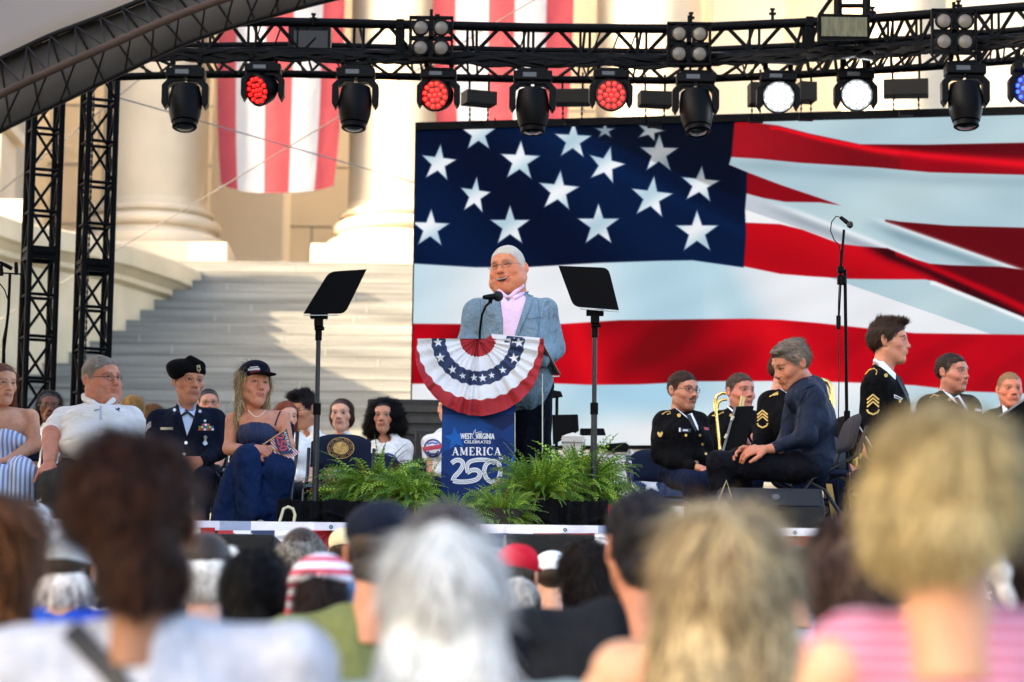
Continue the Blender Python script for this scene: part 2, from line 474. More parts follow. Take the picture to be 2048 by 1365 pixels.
# ---- wall of the portico with piers
b = thing('stone_building', 'cream stone facade behind the columns with square piers', 'building', (0, 40, ZT))
MB().box2((-16, 41.6, ZT-.2), (16, 42.4, ZT+13)).build('wall', LIM2, b)
mb = MB()
for q in range(14): mb.box2((-15.9, 41.59, ZT+.9*q), (15.9, 41.598, ZT+.9*q+.018))
for q in range(13):
    for x_ in range(20): X_ = -15+1.6*x_+(.8 if q % 2 else 0); mb.box2((X_, 41.588, ZT+.9*q+.02), (X_+.018, 41.597, ZT+.9*q+.898))
mb.build('block_joints', mat('mortar'), b)
mb = MB(); mb2 = MB()
for i in range(-1, 5):
    c = at(500+495*i, 500, 39); w_ = 1.02
    mb = MB(); mb.box2((c.x-w_/2, 38.5, ZT), (c.x+w_/2, 39.5, ZT+12))
    for (dz, e, h) in ((0, .16, .22), (.225, .12, .10), (.33, .17, .10), (.435, .09, .09), (.53, .12, .08), (.615, .05, .08)):
        mb.box2((c.x-w_/2-e, 38.5-e, ZT+dz), (c.x+w_/2+e, 39.5+e, ZT+dz+h))
    mb.build('pier', LIM2, b, bevel=.03)
MB().box2((-16, 34.5, -.0), (-8.2, 41, ZT+10)).build('wing', LIM, b)
pl = at(70, 300, 34); MB().box2((-8.1, 33.9, zc), (pl.x-.35, 35.4, ZT+9)).build('wing_pier', LIM, b)

# ---- striped banners hung between the columns
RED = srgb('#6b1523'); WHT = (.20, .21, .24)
def banner(x0, x1, ybot, Y, label, stripes):
    nx, nz = 90, 70; zb = at((x0+x1)/2, ybot, Y).z; zt_ = zb+7; a = at(x0, 300, Y).x; b_ = at(x1, 300, Y).x
    V = []; C = []
    for j in range(nz+1):
        t = j/nz; z = zb+(zt_-zb)*t
        for i in range(nx+1):
            s = i/nx; pinch = (1-t)**8*.06
            x = a+(b_-a)*(s*(1-2*pinch)+pinch)
            sag = -.12*(1-(2*s-1)**2)*(1-t)**3*0+.10*abs(2*s-1)**3*(1-t)**10
            y = Y+.03*math.sin(s*7+1.5*t)+.006*math.sin(s*23+t*3)+.02*math.sin(t*9+s*4)
            V.append((x, y, z+sag)); u = s*len(stripes)
            q = x0+s*(x1-x0); c = RED
            for (e, cc) in stripes:
                if q <= e: c = cc; break
            C.append(c)
    Fc = [(j*(nx+1)+i, j*(nx+1)+i+1, (j+1)*(nx+1)+i+1, (j+1)*(nx+1)+i) for j in range(nz) for i in range(nx)]
    o = mk('striped_banner', V, Fc, mat('banner_cloth', attr=True, rough=.8, bump=((3, .02, 2), (1.2, .03, 2, (1, 1, .3)))), col=C)
    return tag(o, label, 'banner', 'red and white banners on the portico')
banner(428, 684, 386, 35.2, 'red and white striped banner hanging to the left of the flag screen', [(465, RED), (526, WHT), (584, RED), (641, WHT), (700, RED)])
banner(860, 1146, 300, 35.2, 'red and white striped banner hanging behind the light truss, above the flag screen', [(906, RED), (974, WHT), (1028, RED), (1090, WHT), (1160, RED)])

# ---- unseen trees added on the sun side to shade stage and crowd
leafm = mat('leaf', (.05, .09, .025), .6, noise=(2, .3)); barkm = mat('bark', (.10, .075, .05), .9, bump=(12, .02, 6))
for q, (x, y, h) in enumerate([(-14, 3.5, 13.5), (-15.5, 8.5, 15), (-14.5, -1, 13), (-13.5, 12.5, 15.5), (-13.5, 17, 15), (-14.5, -5.5, 13)]):
    t = thing('tree', ['unseen round leafy tree added as sun blocker nearest the crowd', 'unseen tall leafy tree added as sun blocker beside the crowd', 'unseen leafy tree added as sun blocker behind the camera', 'unseen leafy tree added as sun blocker beside the stage canopy', 'unseen leafy tree added as sun blocker beside the back of the stage', 'unseen leafy tree added as sun blocker furthest behind the camera'][q], 'tree', (x, y, 0), 'unseen trees added to block the sun')
    m_ = MB(); m_.tube([(x, y, 0), (x+.1, y, h*.3), (x, y+.1, h*.75)], [.35, .26, .08], 10)
    for k in range(7):
        a = k*.9; m_.tube([(x, y, h*(.25+.06*k)), (x+1.4*math.cos(a), y+1.4*math.sin(a), h*(.38+.06*k)), (x+2.8*math.cos(a), y+2.8*math.sin(a), h*(.45+.06*k))], [.12, .07, .03], 6)
    m_.build('trunk', barkm, t, smooth=True)
    N = 9500; r_ = np.random.default_rng(q+20)
    cl = r_.normal(size=(110, 3))*np.array([1.9, 1.9, h*.19])+np.array([x, y, h*.60]); ci = r_.integers(0, 110, N)
    P = cl[ci]+r_.normal(size=(N, 3))*.55; P[:, 2] = np.clip(P[:, 2], 1.8, None)
    a = r_.normal(size=(N, 3)); a /= np.linalg.norm(a, axis=1)[:, None]; b_ = np.cross(a, r_.normal(size=(N, 3))); b_ /= np.linalg.norm(b_, axis=1)[:, None]
    s = .19; V = np.stack([P-a*s, P+b_*s*.6, P+a*s, P-b_*s*.6], 1).reshape(-1, 3)
    mk('crown', V, np.arange(N*4).reshape(-1, 4), leafm, t, smooth=False)

# ---- stage canopy: fabric saddle carried by an arched truss
CY = 12.5
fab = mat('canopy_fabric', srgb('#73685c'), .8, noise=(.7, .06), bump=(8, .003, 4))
steel = mat('canopy_steel', srgb('#120f0d'), .6, spec=.1, noise=(5, .2)); pipe = mat('canopy_pipe', srgb('#3c2e26'), .6, spec=.15, noise=(5, .2))
Cpx = [(-900, 1080), (-560, 700), (-300, 470), (-140, 345), (0, 262), (120, 205), (250, 143), (350, 95), (450, 58), (540, 32), (650, 2), (800, -30), (1100, -75), (1500, -95), (1900, -75), (2400, 60), (2900, 420), (3300, 1080)]
Apx = [(-1000, 900), (-660, 520), (-380, 300), (-170, 190), (0, 118), (100, 72), (200, 34), (290, -2), (400, -45), (540, -90), (650, -130), (800, -160), (1100, -200), (1500, -220), (1900, -200), (2500, -60), (3020, 300), (3450, 980)]
Bpx = [(a[0]*.5+c[0]*.5+4, a[1]*.5+c[1]*.5-2) for a, c in zip(Apx, Cpx)]
Apt = [at(x, y, CY+.22) for x, y in Apx]; Cpt = [at(x, y, CY+.22) for x, y in Cpx]; Bpt = [at(x, y, CY-.10) for x, y in Bpx]
can = thing('stage_canopy', 'grey fabric stage canopy with its arched steel truss at the top left', 'canopy', (0, CY, 0))
def dens(P, k=6):
    out = []
    for i in range(len(P)-1):
        p0, p1, p2, p3 = P[max(i-1, 0)], P[i], P[i+1], P[min(i+2, len(P)-1)]
        for j in range(k):
            t = j/k; out.append(.5*((2*p1)+(p2-p0)*t+(2*p0-5*p1+4*p2-p3)*t*t+(3*p1-p0-3*p2+p3)*t**3))
    return out+[P[-1]]
Ad, Bd, Cd = dens(Apt), dens(Bpt), dens(Cpt)
for L_, r_, mm_ in ((Ad, .013, steel), (Bd, .019, pipe), (Cd, .009, steel)): MB().tube(L_, r_, 10).build('arch_tube', mm_, can, smooth=True)
m_ = MB()
for i in range(0, len(Ad)-4, 3):
    m_.tube([Ad[i], Bd[i+2]], .0045, 6); m_.tube([Bd[i+2], Ad[min(i+3, len(Ad)-1)]], .004, 6)
    m_.tube([Bd[i+2], Cd[i]], .0045, 6); m_.tube([Ad[i], Cd[i+1]], .0055, 6)
m_.build('arch_brace', steel, can, smooth=True)
# fabric: web between the outer tubes, then the skin running back over the stage
V = []; rows = [Ad]
for k, (sc_, yy) in enumerate([(1.02, 13.4), (1.12, 15)]):
    rows.append([Vector((p.x*sc_*(yy/CY)**.35-.2*k, yy, 1+(p.z-1)*sc_*(yy/CY)**.85+.05*k)) for p in Ad])
rows = [r_[:49] for r_ in rows]
for r_ in rows: V += r_
nA = 49; Fc = [(j*nA+i, j*nA+i+1, (j+1)*nA+i+1, (j+1)*nA+i) for j in range(len(rows)-1) for i in range(nA-1)]
nA = len(Ad)
V2 = [p+Vector((0, .05, 0)) for p in Ad]+[p+Vector((0, .05, 0)) for p in Cd]; Fc2 = [(i, i+1, nA+i+1, nA+i) for i in range(nA-1)]
o = mk('fabric', V, Fc, fab, can); so = o.modifiers.new('s', 'SOLIDIFY'); so.thickness = .004
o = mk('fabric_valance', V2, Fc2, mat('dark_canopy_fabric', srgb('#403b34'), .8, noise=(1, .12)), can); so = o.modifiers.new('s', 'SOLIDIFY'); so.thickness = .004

for mn in ('canopy_fabric',):
    nt = MATS[mn].node_tree; b_ = nt.nodes['Principled BSDF']; tr_ = nt.nodes.new('ShaderNodeBsdfTranslucent'); tr_.inputs[0].default_value = (.75, .70, .62, 1)
    mx = nt.nodes.new('ShaderNodeMixShader'); mx.inputs[0].default_value = .12; nt.links.new(b_.outputs[0], mx.inputs[1]); nt.links.new(tr_.outputs[0], mx.inputs[2])
    nt.links.new(mx.outputs[0], [n for n in nt.nodes if n.type == 'OUTPUT_MATERIAL'][0].inputs[0])
# ================================================================ STAGE
SY = 14.0
STZ = at(1024, 1052, SY).z
m_ = MB(); m_.box2((-8, SY, STZ-.12), (8, 21.5, STZ)); m_.box2((-8, SY+.15, 0), (8, 21.3, STZ-.121))
st = m_.build('stage', mat('stage_deck', (.012, .012, .014), .6, noise=(3, .2)))
tag(st, 'black stage deck carrying the lectern, chairs and band', 'stage')

# ---- LED wall showing the flag
def flag_rgb(x, y):
    I = lambda xs, ys: np.interp(x, xs, ys)
    sm = lambda e, w: (lambda t: t*t*(3-2*t))(np.clip(.5-e/(w*1.9), 0, 1))[..., None]     # 1 where e<0
    def mix(a, b, t): return a*(1-t)+b*t
    C = lambda h: np.array([int(h[i:i+2], 16)/255 for i in (0, 2, 4)])
    d1 = (x-1000)*.42-(y-400)*.9         # diagonal folds
    bl = np.array(C('b9d7e4')); wh = np.array(C('eef0f4')); 
    fold = .5+.5*np.sin((x*.55+y*.25)/62+.8*np.sin(y/130))
    white = mix(wh, bl, (np.clip(fold*1.25-.1, 0, 1))[..., None])
    # W0 named patches
    patch = np.exp(-(((x-1330)-(y-560)*.45)/130)**2-((y-600)/140)**2)
    white = mix(white, C('b2d3e3'), np.clip(patch, 0, 1)[..., None])
    patch = np.exp(-(((x-1120)-(y-560)*.3)/50)**2)*(y < 660)
    white = mix(white, wh, np.clip(patch, 0, 1)[..., None])
    low = np.exp(-(((x-1290)-(y-800)*.3)/150)**2-((y-790)/45)**2); white = mix(white, C('a6d0e8'), np.clip(low, 0, .9)[..., None])
    low = np.exp(-((y-870)/40)**2)*np.exp(-((x-1300)/200)**2); white = mix(white, wh, np.clip(low, 0, 1)[..., None])
    W1b = np.exp(-((y-(565+(x-1790)*.43))/14)**2)*(x > 1750)
    rt = (x > 1500)[..., None]; 
    w1 = mix(C('eceef3'), C('a9cddc'), np.clip(np.exp(-((x-1440-(y-560)*.5)/60)**2)*.8+W1b*.8, 0, 1)[..., None])
    white = np.where((x > 1400)[..., None] & (y > 500)[..., None] & (y < 720)[..., None], mix(white, w1, np.clip((x-1400)/60, 0, 1)[..., None]), white)
    up = mix(C('bcd3da'), C('b0cbd6'), (.5+.5*np.sin(x/90+y/40))[..., None])
    white = np.where(((x > 1440) & (y < 500+(x-1500)*.35))[..., None], mix(up, up, 0), white)
    out = white.copy()
    # red lower stripe
    r1 = I([820, 1100, 1240, 1500, 1560, 1640, 1740, 1830, 2048, 2150], [648, 650, 641, 638, 640, 647, 658, 667, 670, 671])
    r2 = I([820, 1080, 1180, 1280, 1400, 1600, 1660, 1760, 1830, 1930, 2048, 2150], [768, 766, 770, 769, 763, 762, 764, 767, 771, 783, 787, 788])
    red = mix(C('c00014'), C('780208'), np.clip(np.exp(-((x-1340-(y-700)*.5)/120)**2)+.7*np.exp(-((x-930)/90)**2)+.25*np.sin(x/31+y/20), 0, 1)[..., None])
    red = mix(red, C('dd0718'), np.clip(np.exp(-((x-1580-(y-700)*.8)/60)**2)+np.exp(-((x-1165-(y-700)*.3)/35)**2), 0, 1)[..., None])
    m = sm(r1-y, 2)*sm(y-r2, 2); out = mix(out, red, m)
    out = mix(out, C('c41424'), sm(893-y, 2)*sm(y-960, 2))
    # ---- right-hand folds
    X = [1440, 1468, 1558, 1620, 1720, 1850, 2048, 2150]; a = I(X, [235, 240, 252, 268, 289, 290, 286, 284])
    b = I([1440, 1520, 1600, 1750, 1860, 2048, 2150], [313, 318, 326, 335, 345, 350, 352])
    rdg = I([1558, 1640, 1750, 1850, 2048, 2150], [254, 275, 297, 310, 328, 336]); rw = I([1558, 1750, 2048], [3, 7, 13])
    redA = mix(C('7e0712'), C('a8101c'), np.clip((1700-x)/200, 0, 1)[..., None])
    redA = mix(redA, C('5e0008'), sm(y-rdg+4, 8)*(x > 1600)[..., None])
    redA = mix(redA, C('f00a1e'), np.clip(np.exp(-((y-rdg-3)/rw)**2)*(x > 1540)-.0, 0, 1)[..., None])
    redA = mix(redA, C('a00012'), np.clip(((y-rdg)/20)*(x > 1800), 0, .7)[..., None])
    R1 = sm(a-y, 2)*sm(y-b, 2); out = mix(out, redA, R1)
    c = I([1458, 1494, 1560, 1640, 1680, 1760, 1800, 1900, 2048, 2150], [330, 345, 370, 397, 411, 438, 444, 452, 456, 458])
    d = I([1494, 1530, 1570, 1640, 1682], [388, 397, 404, 405, 411])
    out = mix(out, C('8d0310'), sm(c-y, 2)*sm(y-d, 2)*(x < 1682)[..., None])
    e = I([1740, 1800, 1900, 2048, 2150], [433, 455, 490, 542, 580])
    out = mix(out, C('650209'), sm(c-y, 2)*sm(y-e, 2)*(x > 1770)[..., None])
    gl = I([1494, 1560, 1660, 1750, 1830, 1860, 1900, 2048, 2150], [388, 412, 450, 485, 519, 530, 540, 570, 600])
    k = I([1494, 1560, 1605, 1680, 1720, 1775, 1830, 1860, 1900, 2000, 2048, 2150], [446, 449, 460, 488, 493, 497, 519, 528, 531, 534, 540, 575])
    s = I([1440, 1487, 1560, 1620, 1700, 1780, 1850, 1870, 1950, 2048, 2150], [525, 533, 548, 553, 558, 559, 559, 563, 595, 635, 675])
    gw = C('c3c9d2')
    out = mix(out, gw, sm(gl-y, 3)*sm(y-k, 2)*(x > 1480)[..., None]*(x < 1840)[..., None])
    kk = I([1494, 1600, 1690], [421, 457, 489]); out = mix(out, C('f4f4f6'), sm(kk-y, 2)*sm(y-k, 2)*((x > 1480) & (x < 1690))[..., None])
    hl = np.exp(-((y-e-2)/5)**2)*np.clip((x-1735)/60, 0, 1)+np.exp(-((y-gl)/6)**2)*np.clip((x-1530)/80, 0, 1)*np.clip((1865-x)/40, 0, 1); out = mix(out, C('eaf0f5'), np.clip(hl*.85, 0, 1)[..., None])
    sh_ = .20*np.exp(-((y-e-17)/11)**2)*np.clip((x-1720)/80, 0, 1)+.16*np.exp(-((y-gl-15)/9)**2)*np.clip((x-1500)/100, 0, 1)*np.clip((1860-x)/60, 0, 1)+.10*np.exp(-((y-b-14)/14)**2)*(x > 1460); out = out*(1-np.clip(sh_, 0, .3)[..., None]*np.array([1.1, .9, .8]))
    redS = mix(C('cf0416'), C('a3000f'), (.5+.5*np.sin(x/70-y/25))[..., None]*.6)
    fl = I([1700, 1850, 1940, 2048, 2150], [488, 545, 592, 650, 700]); dk = np.exp(-((y-fl+9)/13)**2)*(x > 1715)*np.clip((x-1715)/60, 0, 1)
    ab = sm(y-fl+8, 10)*(x > 1715)[..., None]; redS = mix(redS, C('8a000c'), ab)
    rg = I([1780, 1850, 1930, 2000, 2048, 2150], [498, 527, 562, 592, 615, 665]); redS = mix(redS, C('62000a'), sm(y-rg+5, 10)*(x > 1790)[..., None])
    redS = mix(redS, C('2c0004'), np.clip(dk, 0, .9)[..., None]); redS = mix(redS, C('c00014'), np.clip(np.exp(-((y-rg-2)/7)**2)*(x > 1790), 0, .9)[..., None])
    out = mix(out, redS, sm(k-y, 2)*sm(y-s, 2)*(x > 1480)[..., None])
    out = mix(out, C('f6f7fa'), np.clip(np.exp(-((y-s-5)/4)**2)*(x > 1860), 0, 1)[..., None])
    # ---- canton
    cb = I([820, 950, 1050, 1200, 1318, 1385, 1484, 1500], [527, 535, 535, 526, 522, 521, 535, 537])
    ex = np.interp(y, [230, 255, 312, 330, 331, 345, 385, 420, 470, 540], [1470, 1468, 1463, 1458, 1460, 1494, 1493, 1490, 1492, 1487])
    nv = .5+.5*np.sin((x*.45-y*.62)/44+.9*np.sin(x/170))
    fd = np.exp(-((y-(262+(x-1080)*.50))/16)**2)*.9*(x > 1060)
    nav = mix(C('010f36'), C('02275e'), np.clip(nv*.8+fd*.5, 0, 1)[..., None]); nav = mix(nav, C('010b28'), np.clip((300-y)/60+(x-1300)/400*(y < 330), 0, .8)[..., None])
    for (sx, sy, r_, rot, sq) in [(877, 327, 38, .12, .95), (1040, 323, 41, .05, 1), (957, 268, 36, .0, 1), (1146, 282, 38, .05, 1), (1212, 331, 38, .25, 1), (1318, 308, 40, .02, 1), (950, 392, 38, .12, .82),
                         (1117, 383, 42, .10, 1), (1303, 396, 43, .12, 1), (1400, 370, 38, .1, 1.05), (861, 458, 39, .04, 1), (1020, 453, 41, 0, 1), (1197, 451, 43, .0, 1), (1394, 465, 44, .0, 1), (1300, 262, 22, .3, 1.3), (1210, 262, 16, 0, 1.3)]:
        dx, dy = (x-sx)/sq, y-sy; rad = np.sqrt(dx*dx+dy*dy); th = np.arctan2(dx, -dy)-rot
        u = np.abs((th % (2*np.pi/5))-np.pi/5); rr = r_*.39*np.cos(0)/(np.maximum(np.cos(u)*(.39*np.cos(np.pi/5-0)-0)+0, 1e-3)) if False else None
        # five-pointed star edge: line from tip (r_, u=pi/5) to notch (.39r, u=0)
        px_, py_ = rad*np.cos(u), rad*np.sin(u); tx, ty = r_*math.cos(math.pi/5), r_*math.sin(math.pi/5); nx_ = r_*.39
        e_ = ((px_-nx_)*ty-(py_)*(tx-nx_))/math.hypot(ty, tx-nx_)
        sc_ = mix(C('f0f3f8'), C('b5cfdd'), np.clip(.5+.5*np.sin((sx+sy)+(x-sx)/22+(y-sy)/14), 0, 1)[..., None])
        nav = mix(nav, sc_, sm(e_, 2.2))
    fl2 = sm(y-(258+(x-1150)*.42), 4)*((x > 1150) & (x < 1480))[..., None]; nav = mix(nav, nav*.72, fl2)
    starm = np.clip((nav.mean(-1, keepdims=True)-.3)*4, 0, 1); nav = nav*(.72+.28*starm); out = mix(out, nav, sm(y-cb, 2)*sm(x-ex, 2))
    out = out*(1+.02*np.sin(x*.9+2*np.sin(y*.07))*np.sin(y*1.1)+.02*np.sin(x*.031+2*np.sin(y*.021))*np.sin(y*.043))[..., None]
    out = mix(out, out*.86, ((np.floor(x*.5)+np.floor(y*.5)) % 2 < 1)[..., None]*.25)
    return out
ns = (1080, 560)
A_, B_ = np.meshgrid(np.linspace(0, 1, ns[0]), np.linspace(0, 1, ns[1]))
TL, TR, BL, BR = [(833, 262), (2140, 228), (819, 893), (2160, 893)]
YL, YR = 20.3, 19.55
tl, tr, bl_ = at(*TL, YL), at(*TR, YR), at(*BL, YL); zt0 = tl.z; zb0 = bl_.z
tr.z = at(2140, 228, YR).z
P00 = np.array([tl.x, YL, tl.z]); P10 = np.array([tr.x, YR, tr.z]); P01 = np.array([tl.x, YL, zb0]); P11 = np.array([tr.x, YR, zb0])
V = (P00[None, None]*(1-A_[..., None])*(1-B_[..., None])+P10*A_[..., None]*(1-B_[..., None])+P01*(1-A_[..., None])*B_[..., None]+P11*A_[..., None]*B_[..., None]).reshape(-1, 3)
dV = V-np.array([0, 0, CZ]); ww = dV@np.array(fw); pxs = 1024+F*(dV@np.array(cr))/ww; pys = 682.5-F*(dV@np.array(cu))/ww
cols = flag_rgb(pxs.astype(float), pys.astype(float)); cols = np.clip(cols, 0, 1)
cols = np.where(cols > .04045, ((cols+.055)/1.055)**2.4, cols/12.92)
ii = np.arange(ns[0]*ns[1]).reshape(ns[1], ns[0]); Q = np.stack([ii[:-1, :-1], ii[1:, :-1], ii[1:, 1:], ii[:-1, 1:]], -1).reshape(-1, 4)
scr = thing('led_screen', 'huge video screen showing a waving stars and stripes flag behind the speaker', 'screen', (0, 20, STZ))
em = bpy.data.materials.new('screen_picture'); em.use_nodes = True
nn, ll = em.node_tree.nodes, em.node_tree.links; bb = nn['Principled BSDF']; at_ = nn.new('ShaderNodeAttribute'); at_.attribute_name = 'Col'
bb.inputs['Base Color'].default_value = (.003, .003, .004, 1); bb.inputs['Roughness'].default_value = .7
ll.new(at_.outputs['Color'], bb.inputs['Emission Color']); bb.inputs['Emission Strength'].default_value = .152; bb.inputs['Specular IOR Level'].default_value = 0
mk('display', V, Q, em, scr, smooth=False, col=cols)
m_ = MB(); a = Vector((tl.x-.02, YL+.06, tl.z)); b_ = Vector((tr.x, YR+.06, tr.z))
dr = (b_-a).normalized()
def slab(m_, p, q, h, d):  # plank between two points, height h up, depth d back
    p = Vector(p); q = Vector(q); m_.add([p, q, q+Vector((0, 0, h)), p+Vector((0, 0, h)), p+Vector((0, d, 0)), q+Vector((0, d, 0)), q+Vector((0, d, h)), p+Vector((0, d, h))],
                                       [(0, 1, 2, 3), (5, 4, 7, 6), (3, 2, 6, 7), (0, 4, 5, 1), (0, 3, 7, 4), (1, 5, 6, 2)])
slab(m_, (tl.x-.01, YL-.02, tl.z+.003), (tr.x, YR-.02, tr.z+.003), .055, .16)
m_.build('header_bar', BLK, scr)
m_ = MB()
m_.add([(tl.x-.01, YL+.006, zb0-.02), (tr.x, YR+.006, zb0-.02), (tr.x, YR+.006, tr.z), (tl.x-.01, YL+.006, tl.z), (tl.x-.01, YL+.11, zb0-.02), (tr.x, YR+.11, zb0-.02), (tr.x, YR+.11, tr.z), (tl.x-.01, YL+.11, tl.z)],
       [(0, 1, 2, 3), (5, 4, 7, 6), (3, 2, 6, 7), (0, 4, 5, 1), (0, 3, 7, 4), (1, 5, 6, 2)])
m_.build('cabinet', BLK, scr)
for px in (990, 1290, 1490, 1790): q = at(px, 249, 20); MB().box((q.x, 20, q.z+.02), (.012, .02, .05)).build('bracket', BLK, scr)

# ---- truss towers
def lattice(name_parent, P0, P1, s, n, rot=0, r=.018, rb=.011, mats=TRUSSM, dbl=()):
    """square lattice tower from P0 up to P1"""
    P0, P1 = Vector(P0), Vector(P1); cs = [Matrix.Rotation(rot, 3, 'Z') @ Vector((x*s/2, y*s/2, 0)) for x, y in ((-1, -1), (1, -1), (1, 1), (-1, 1))]
    for c in cs: MB().tube([P0+c, P1+c], r, 10).build('chord', mats, name_parent, smooth=True)
    m_ = MB(); h = (P1-P0)/n
    for i in range(n+1):
        for k in range(4): m_.tube([P0+cs[k]+h*i, P0+cs[(k+1) % 4]+h*i], rb*1.1, 6)
    for i in range(n):
        for k in range(4):
            a, b = (k, (k+1) % 4) if (i+k) % 2 else ((k+1) % 4, k); m_.tube([P0+cs[a]+h*i, P0+cs[b]+h*(i+1)], rb, 6)
    m_.build('bracing', mats, name_parent, smooth=True)
    m_ = MB()
    for i in dbl:
        for dz in (-.030, .030):
            for k in range(4):
                a, b = P0+cs[k]+h*i, P0+cs[(k+1) % 4]+h*i; d = (b-a)
                m_.tube([a+Vector((0, 0, dz)), b+Vector((0, 0, dz))], .021, 4)
    if dbl: m_.build('joint_plate', mats, name_parent)
TY = 19.6; s = 57/ppm(TY); ph = 86/ppm(TY)
for px, ytop, jy, lab in ((81, 232, 510, 'black lattice truss tower farthest left'), (189, 168, 535, 'black lattice truss tower with a hoist chain, beside the left column')):
    jz = at(px, jy, TY); cx = jz.x; nb = int((jz.z-STZ)/ph)+1; nt = 5
    t = thing('truss_tower', lab, 'truss tower', (cx, TY, STZ), 'black truss towers at the left of the stage')
    lattice(t, (cx, TY, jz.z-nb*ph), (cx, TY, jz.z+nt*ph), s, nb+nt, R(22), dbl=(nb,), r=.021, rb=.0105)
# hoist chain
m_ = MB(); c0 = at(188, 190, TY); z = c0.z; i = 0
while z > at(188, 830, TY).z:
    m_.box((c0.x, TY, z), (.014 if i % 2 else .006, .006 if i % 2 else .014, .026)); z -= .021; i += 1
tag(m_.build('hoist_chain', mat('chain_steel', (.04, .038, .035), .5, metal=.7)), 'thin steel hoist chain hanging inside the second truss tower', 'chain')

# ---- light truss (curved box truss)
LY = 18.0; ztop = at(1340, 52, LY).z; zbot = at(1340, 112, LY).z; zrear = zbot
def on_z(px, py, z): return at_z(px, py, z)
tp = [(60, 70), (350, 42), (560, 40), (820, 46), (1080, 52), (1340, 54), (1600, 42), (1730, 34), (1860, 25), (2048, 10), (2300, -12)]
front_top = [on_z(x, y+4, ztop) for x, y in tp]
front_top[0] = Vector((front_top[1].x-1.5, front_top[1].y+.3, ztop)); 
ftd = front_top
lt = thing('light_truss', 'long curved black box truss carrying the stage lights above the screen', 'truss', (0, LY, zbot))
back = Vector((0, .62, 0)); dn = Vector((0, 0, zbot-ztop))
fb = [p+dn for p in ftd]; rb_ = [p+dn+back for p in ftd]; rt = [p+back for p in ftd]
for L, rad in ((ftd, .031), (fb, .034), (rb_, .026), (rt, .022)): MB().tube(L, rad, 10).build('chord', TRUSSM, lt, smooth=True)
m_ = MB()
def along(L, s):
    k = s*(len(L)-1); i = min(int(k), len(L)-2); return L[i].lerp(L[i+1], k-i)
N = 46
for i in range(N):
    a, b = i/N, (i+1)/N; up = i % 2
    m_.tube([along(ftd if up else fb, a), along(fb if up else ftd, b)], .013, 6)
    m_.tube([along(rb_ if up else fb, a), along(fb if up else rb_, b)], .012, 6)
    m_.tube([along(rt if up else rb_, a), along(rb_ if up else rt, b)], .009, 6)
    if i % 2 == 0:
        for q in (-.006, .006): m_.tube([along(ftd, a+q*.6), along(fb, a+q*.6)], .009, 6); m_.tube([along(rb_, a+q*.6), along(fb, a+q*.6)], .008, 6)
        m_.tube([along(ftd, a), along(rt, a)], .010, 6)
m_.build('bracing', TRUSSM, lt, smooth=True)
m_ = MB()                                                    # wrapped cable bundle on the lower front chord
rc = random.Random(3)
for k in range(7):
    pts = []
    for i in range(150):
        p = along(fb, i/149); pts.append(p+Vector((0, -.028+.012*math.sin(i*.6+k), -.018+.024*math.cos(i*.37+k*2)+rc.uniform(-.006, .006)-.006*k % .03)))
    m_.tube(pts, .016, 5)
for k in range(26):
    i = rc.uniform(.12, .98); p = along(fb, i); q = along(rb_ if k % 2 else ftd, i+.012)
    mid = (p+q)/2+Vector((0, -.03, -.05)); m_.tube([p, p.lerp(mid, .6), mid, q.lerp(mid, .5), q], .006, 5)
m_.build('cable_bundle', BLKP, lt, smooth=True)
for px in (800, 1345, 1620): 
    m_ = MB()
    p = min((along(ftd, i/400) for i in range(401)), key=lambda v: abs(proj(v)[0]-px))
    for L in (ftd, fb): q = p.copy(); q.z = (ftd if L is ftd else fb)[0].z; m_.box(q, (.05, .07, .06))
    m_.box((p.x, p.y, (ztop+zbot)/2), (.06, .05, ztop-zbot)); m_.build('joint_plate', TRUSSM, lt)

# ---- fixtures
LENS = {}
def emitm(name, col, s):
    if name not in MATS:
        mat(name, (.02, .02, .02), .3, emit=col, estr=s)
    return MATS[name]
def yoke_body(t, c, w, arm, baseh, depth=.11):
    """clamp + base box + two yoke arms; c = pivot centre of the head"""
    x, y, z = c; zt = z+arm
    m_ = MB(); m_.box((x, y, zt+baseh*.5), (w*.86, depth*1.25, baseh)); m_.box((x, y, zt+baseh*1.05), (w*.62, depth, baseh*.5))
    m_.build('base', BLKP, t, bevel=.008)
    m_ = MB(); m_.box((x-.02, y-depth*.63, zt+baseh*.55), (w*.3, .006, baseh*.45)); m_.build('control_panel', mat('panel_grey', (.03, .033, .036), .3), t)
    for s_ in (-1, 1):
        X0, X1 = x+s_*w*.52, x+s_*w*.37; m_ = MB()
        P = [(X0, z-.05), (X0, zt-.045), (X0-s_*.045, zt+.004), (x+s_*.01, zt+.004), (x+s_*.01, zt-.024), (X1-s_*.030, zt-.024), (X1, zt-.052), (X1, z-.05), ((X0+X1)/2, z-.085)]
        m_.prism([(q[0], y-depth*.40, q[1]) for q in (P if s_ > 0 else P[::-1])], (0, depth*.80, 0)); m_.build('yoke_arm', BLKP, t, bevel=.005)
    for s_ in (-.3, .3): m_ = MB(); m_.tube([(x+s_*w, y, zt+baseh*1.0), (x+s_*w, y, zt+baseh*1.2+.07)], .012, 8); m_.box((x+s_*w, y, zt+baseh*1.2+.05), (.03, .05, .05)); m_.build('clamp', BLK, t)
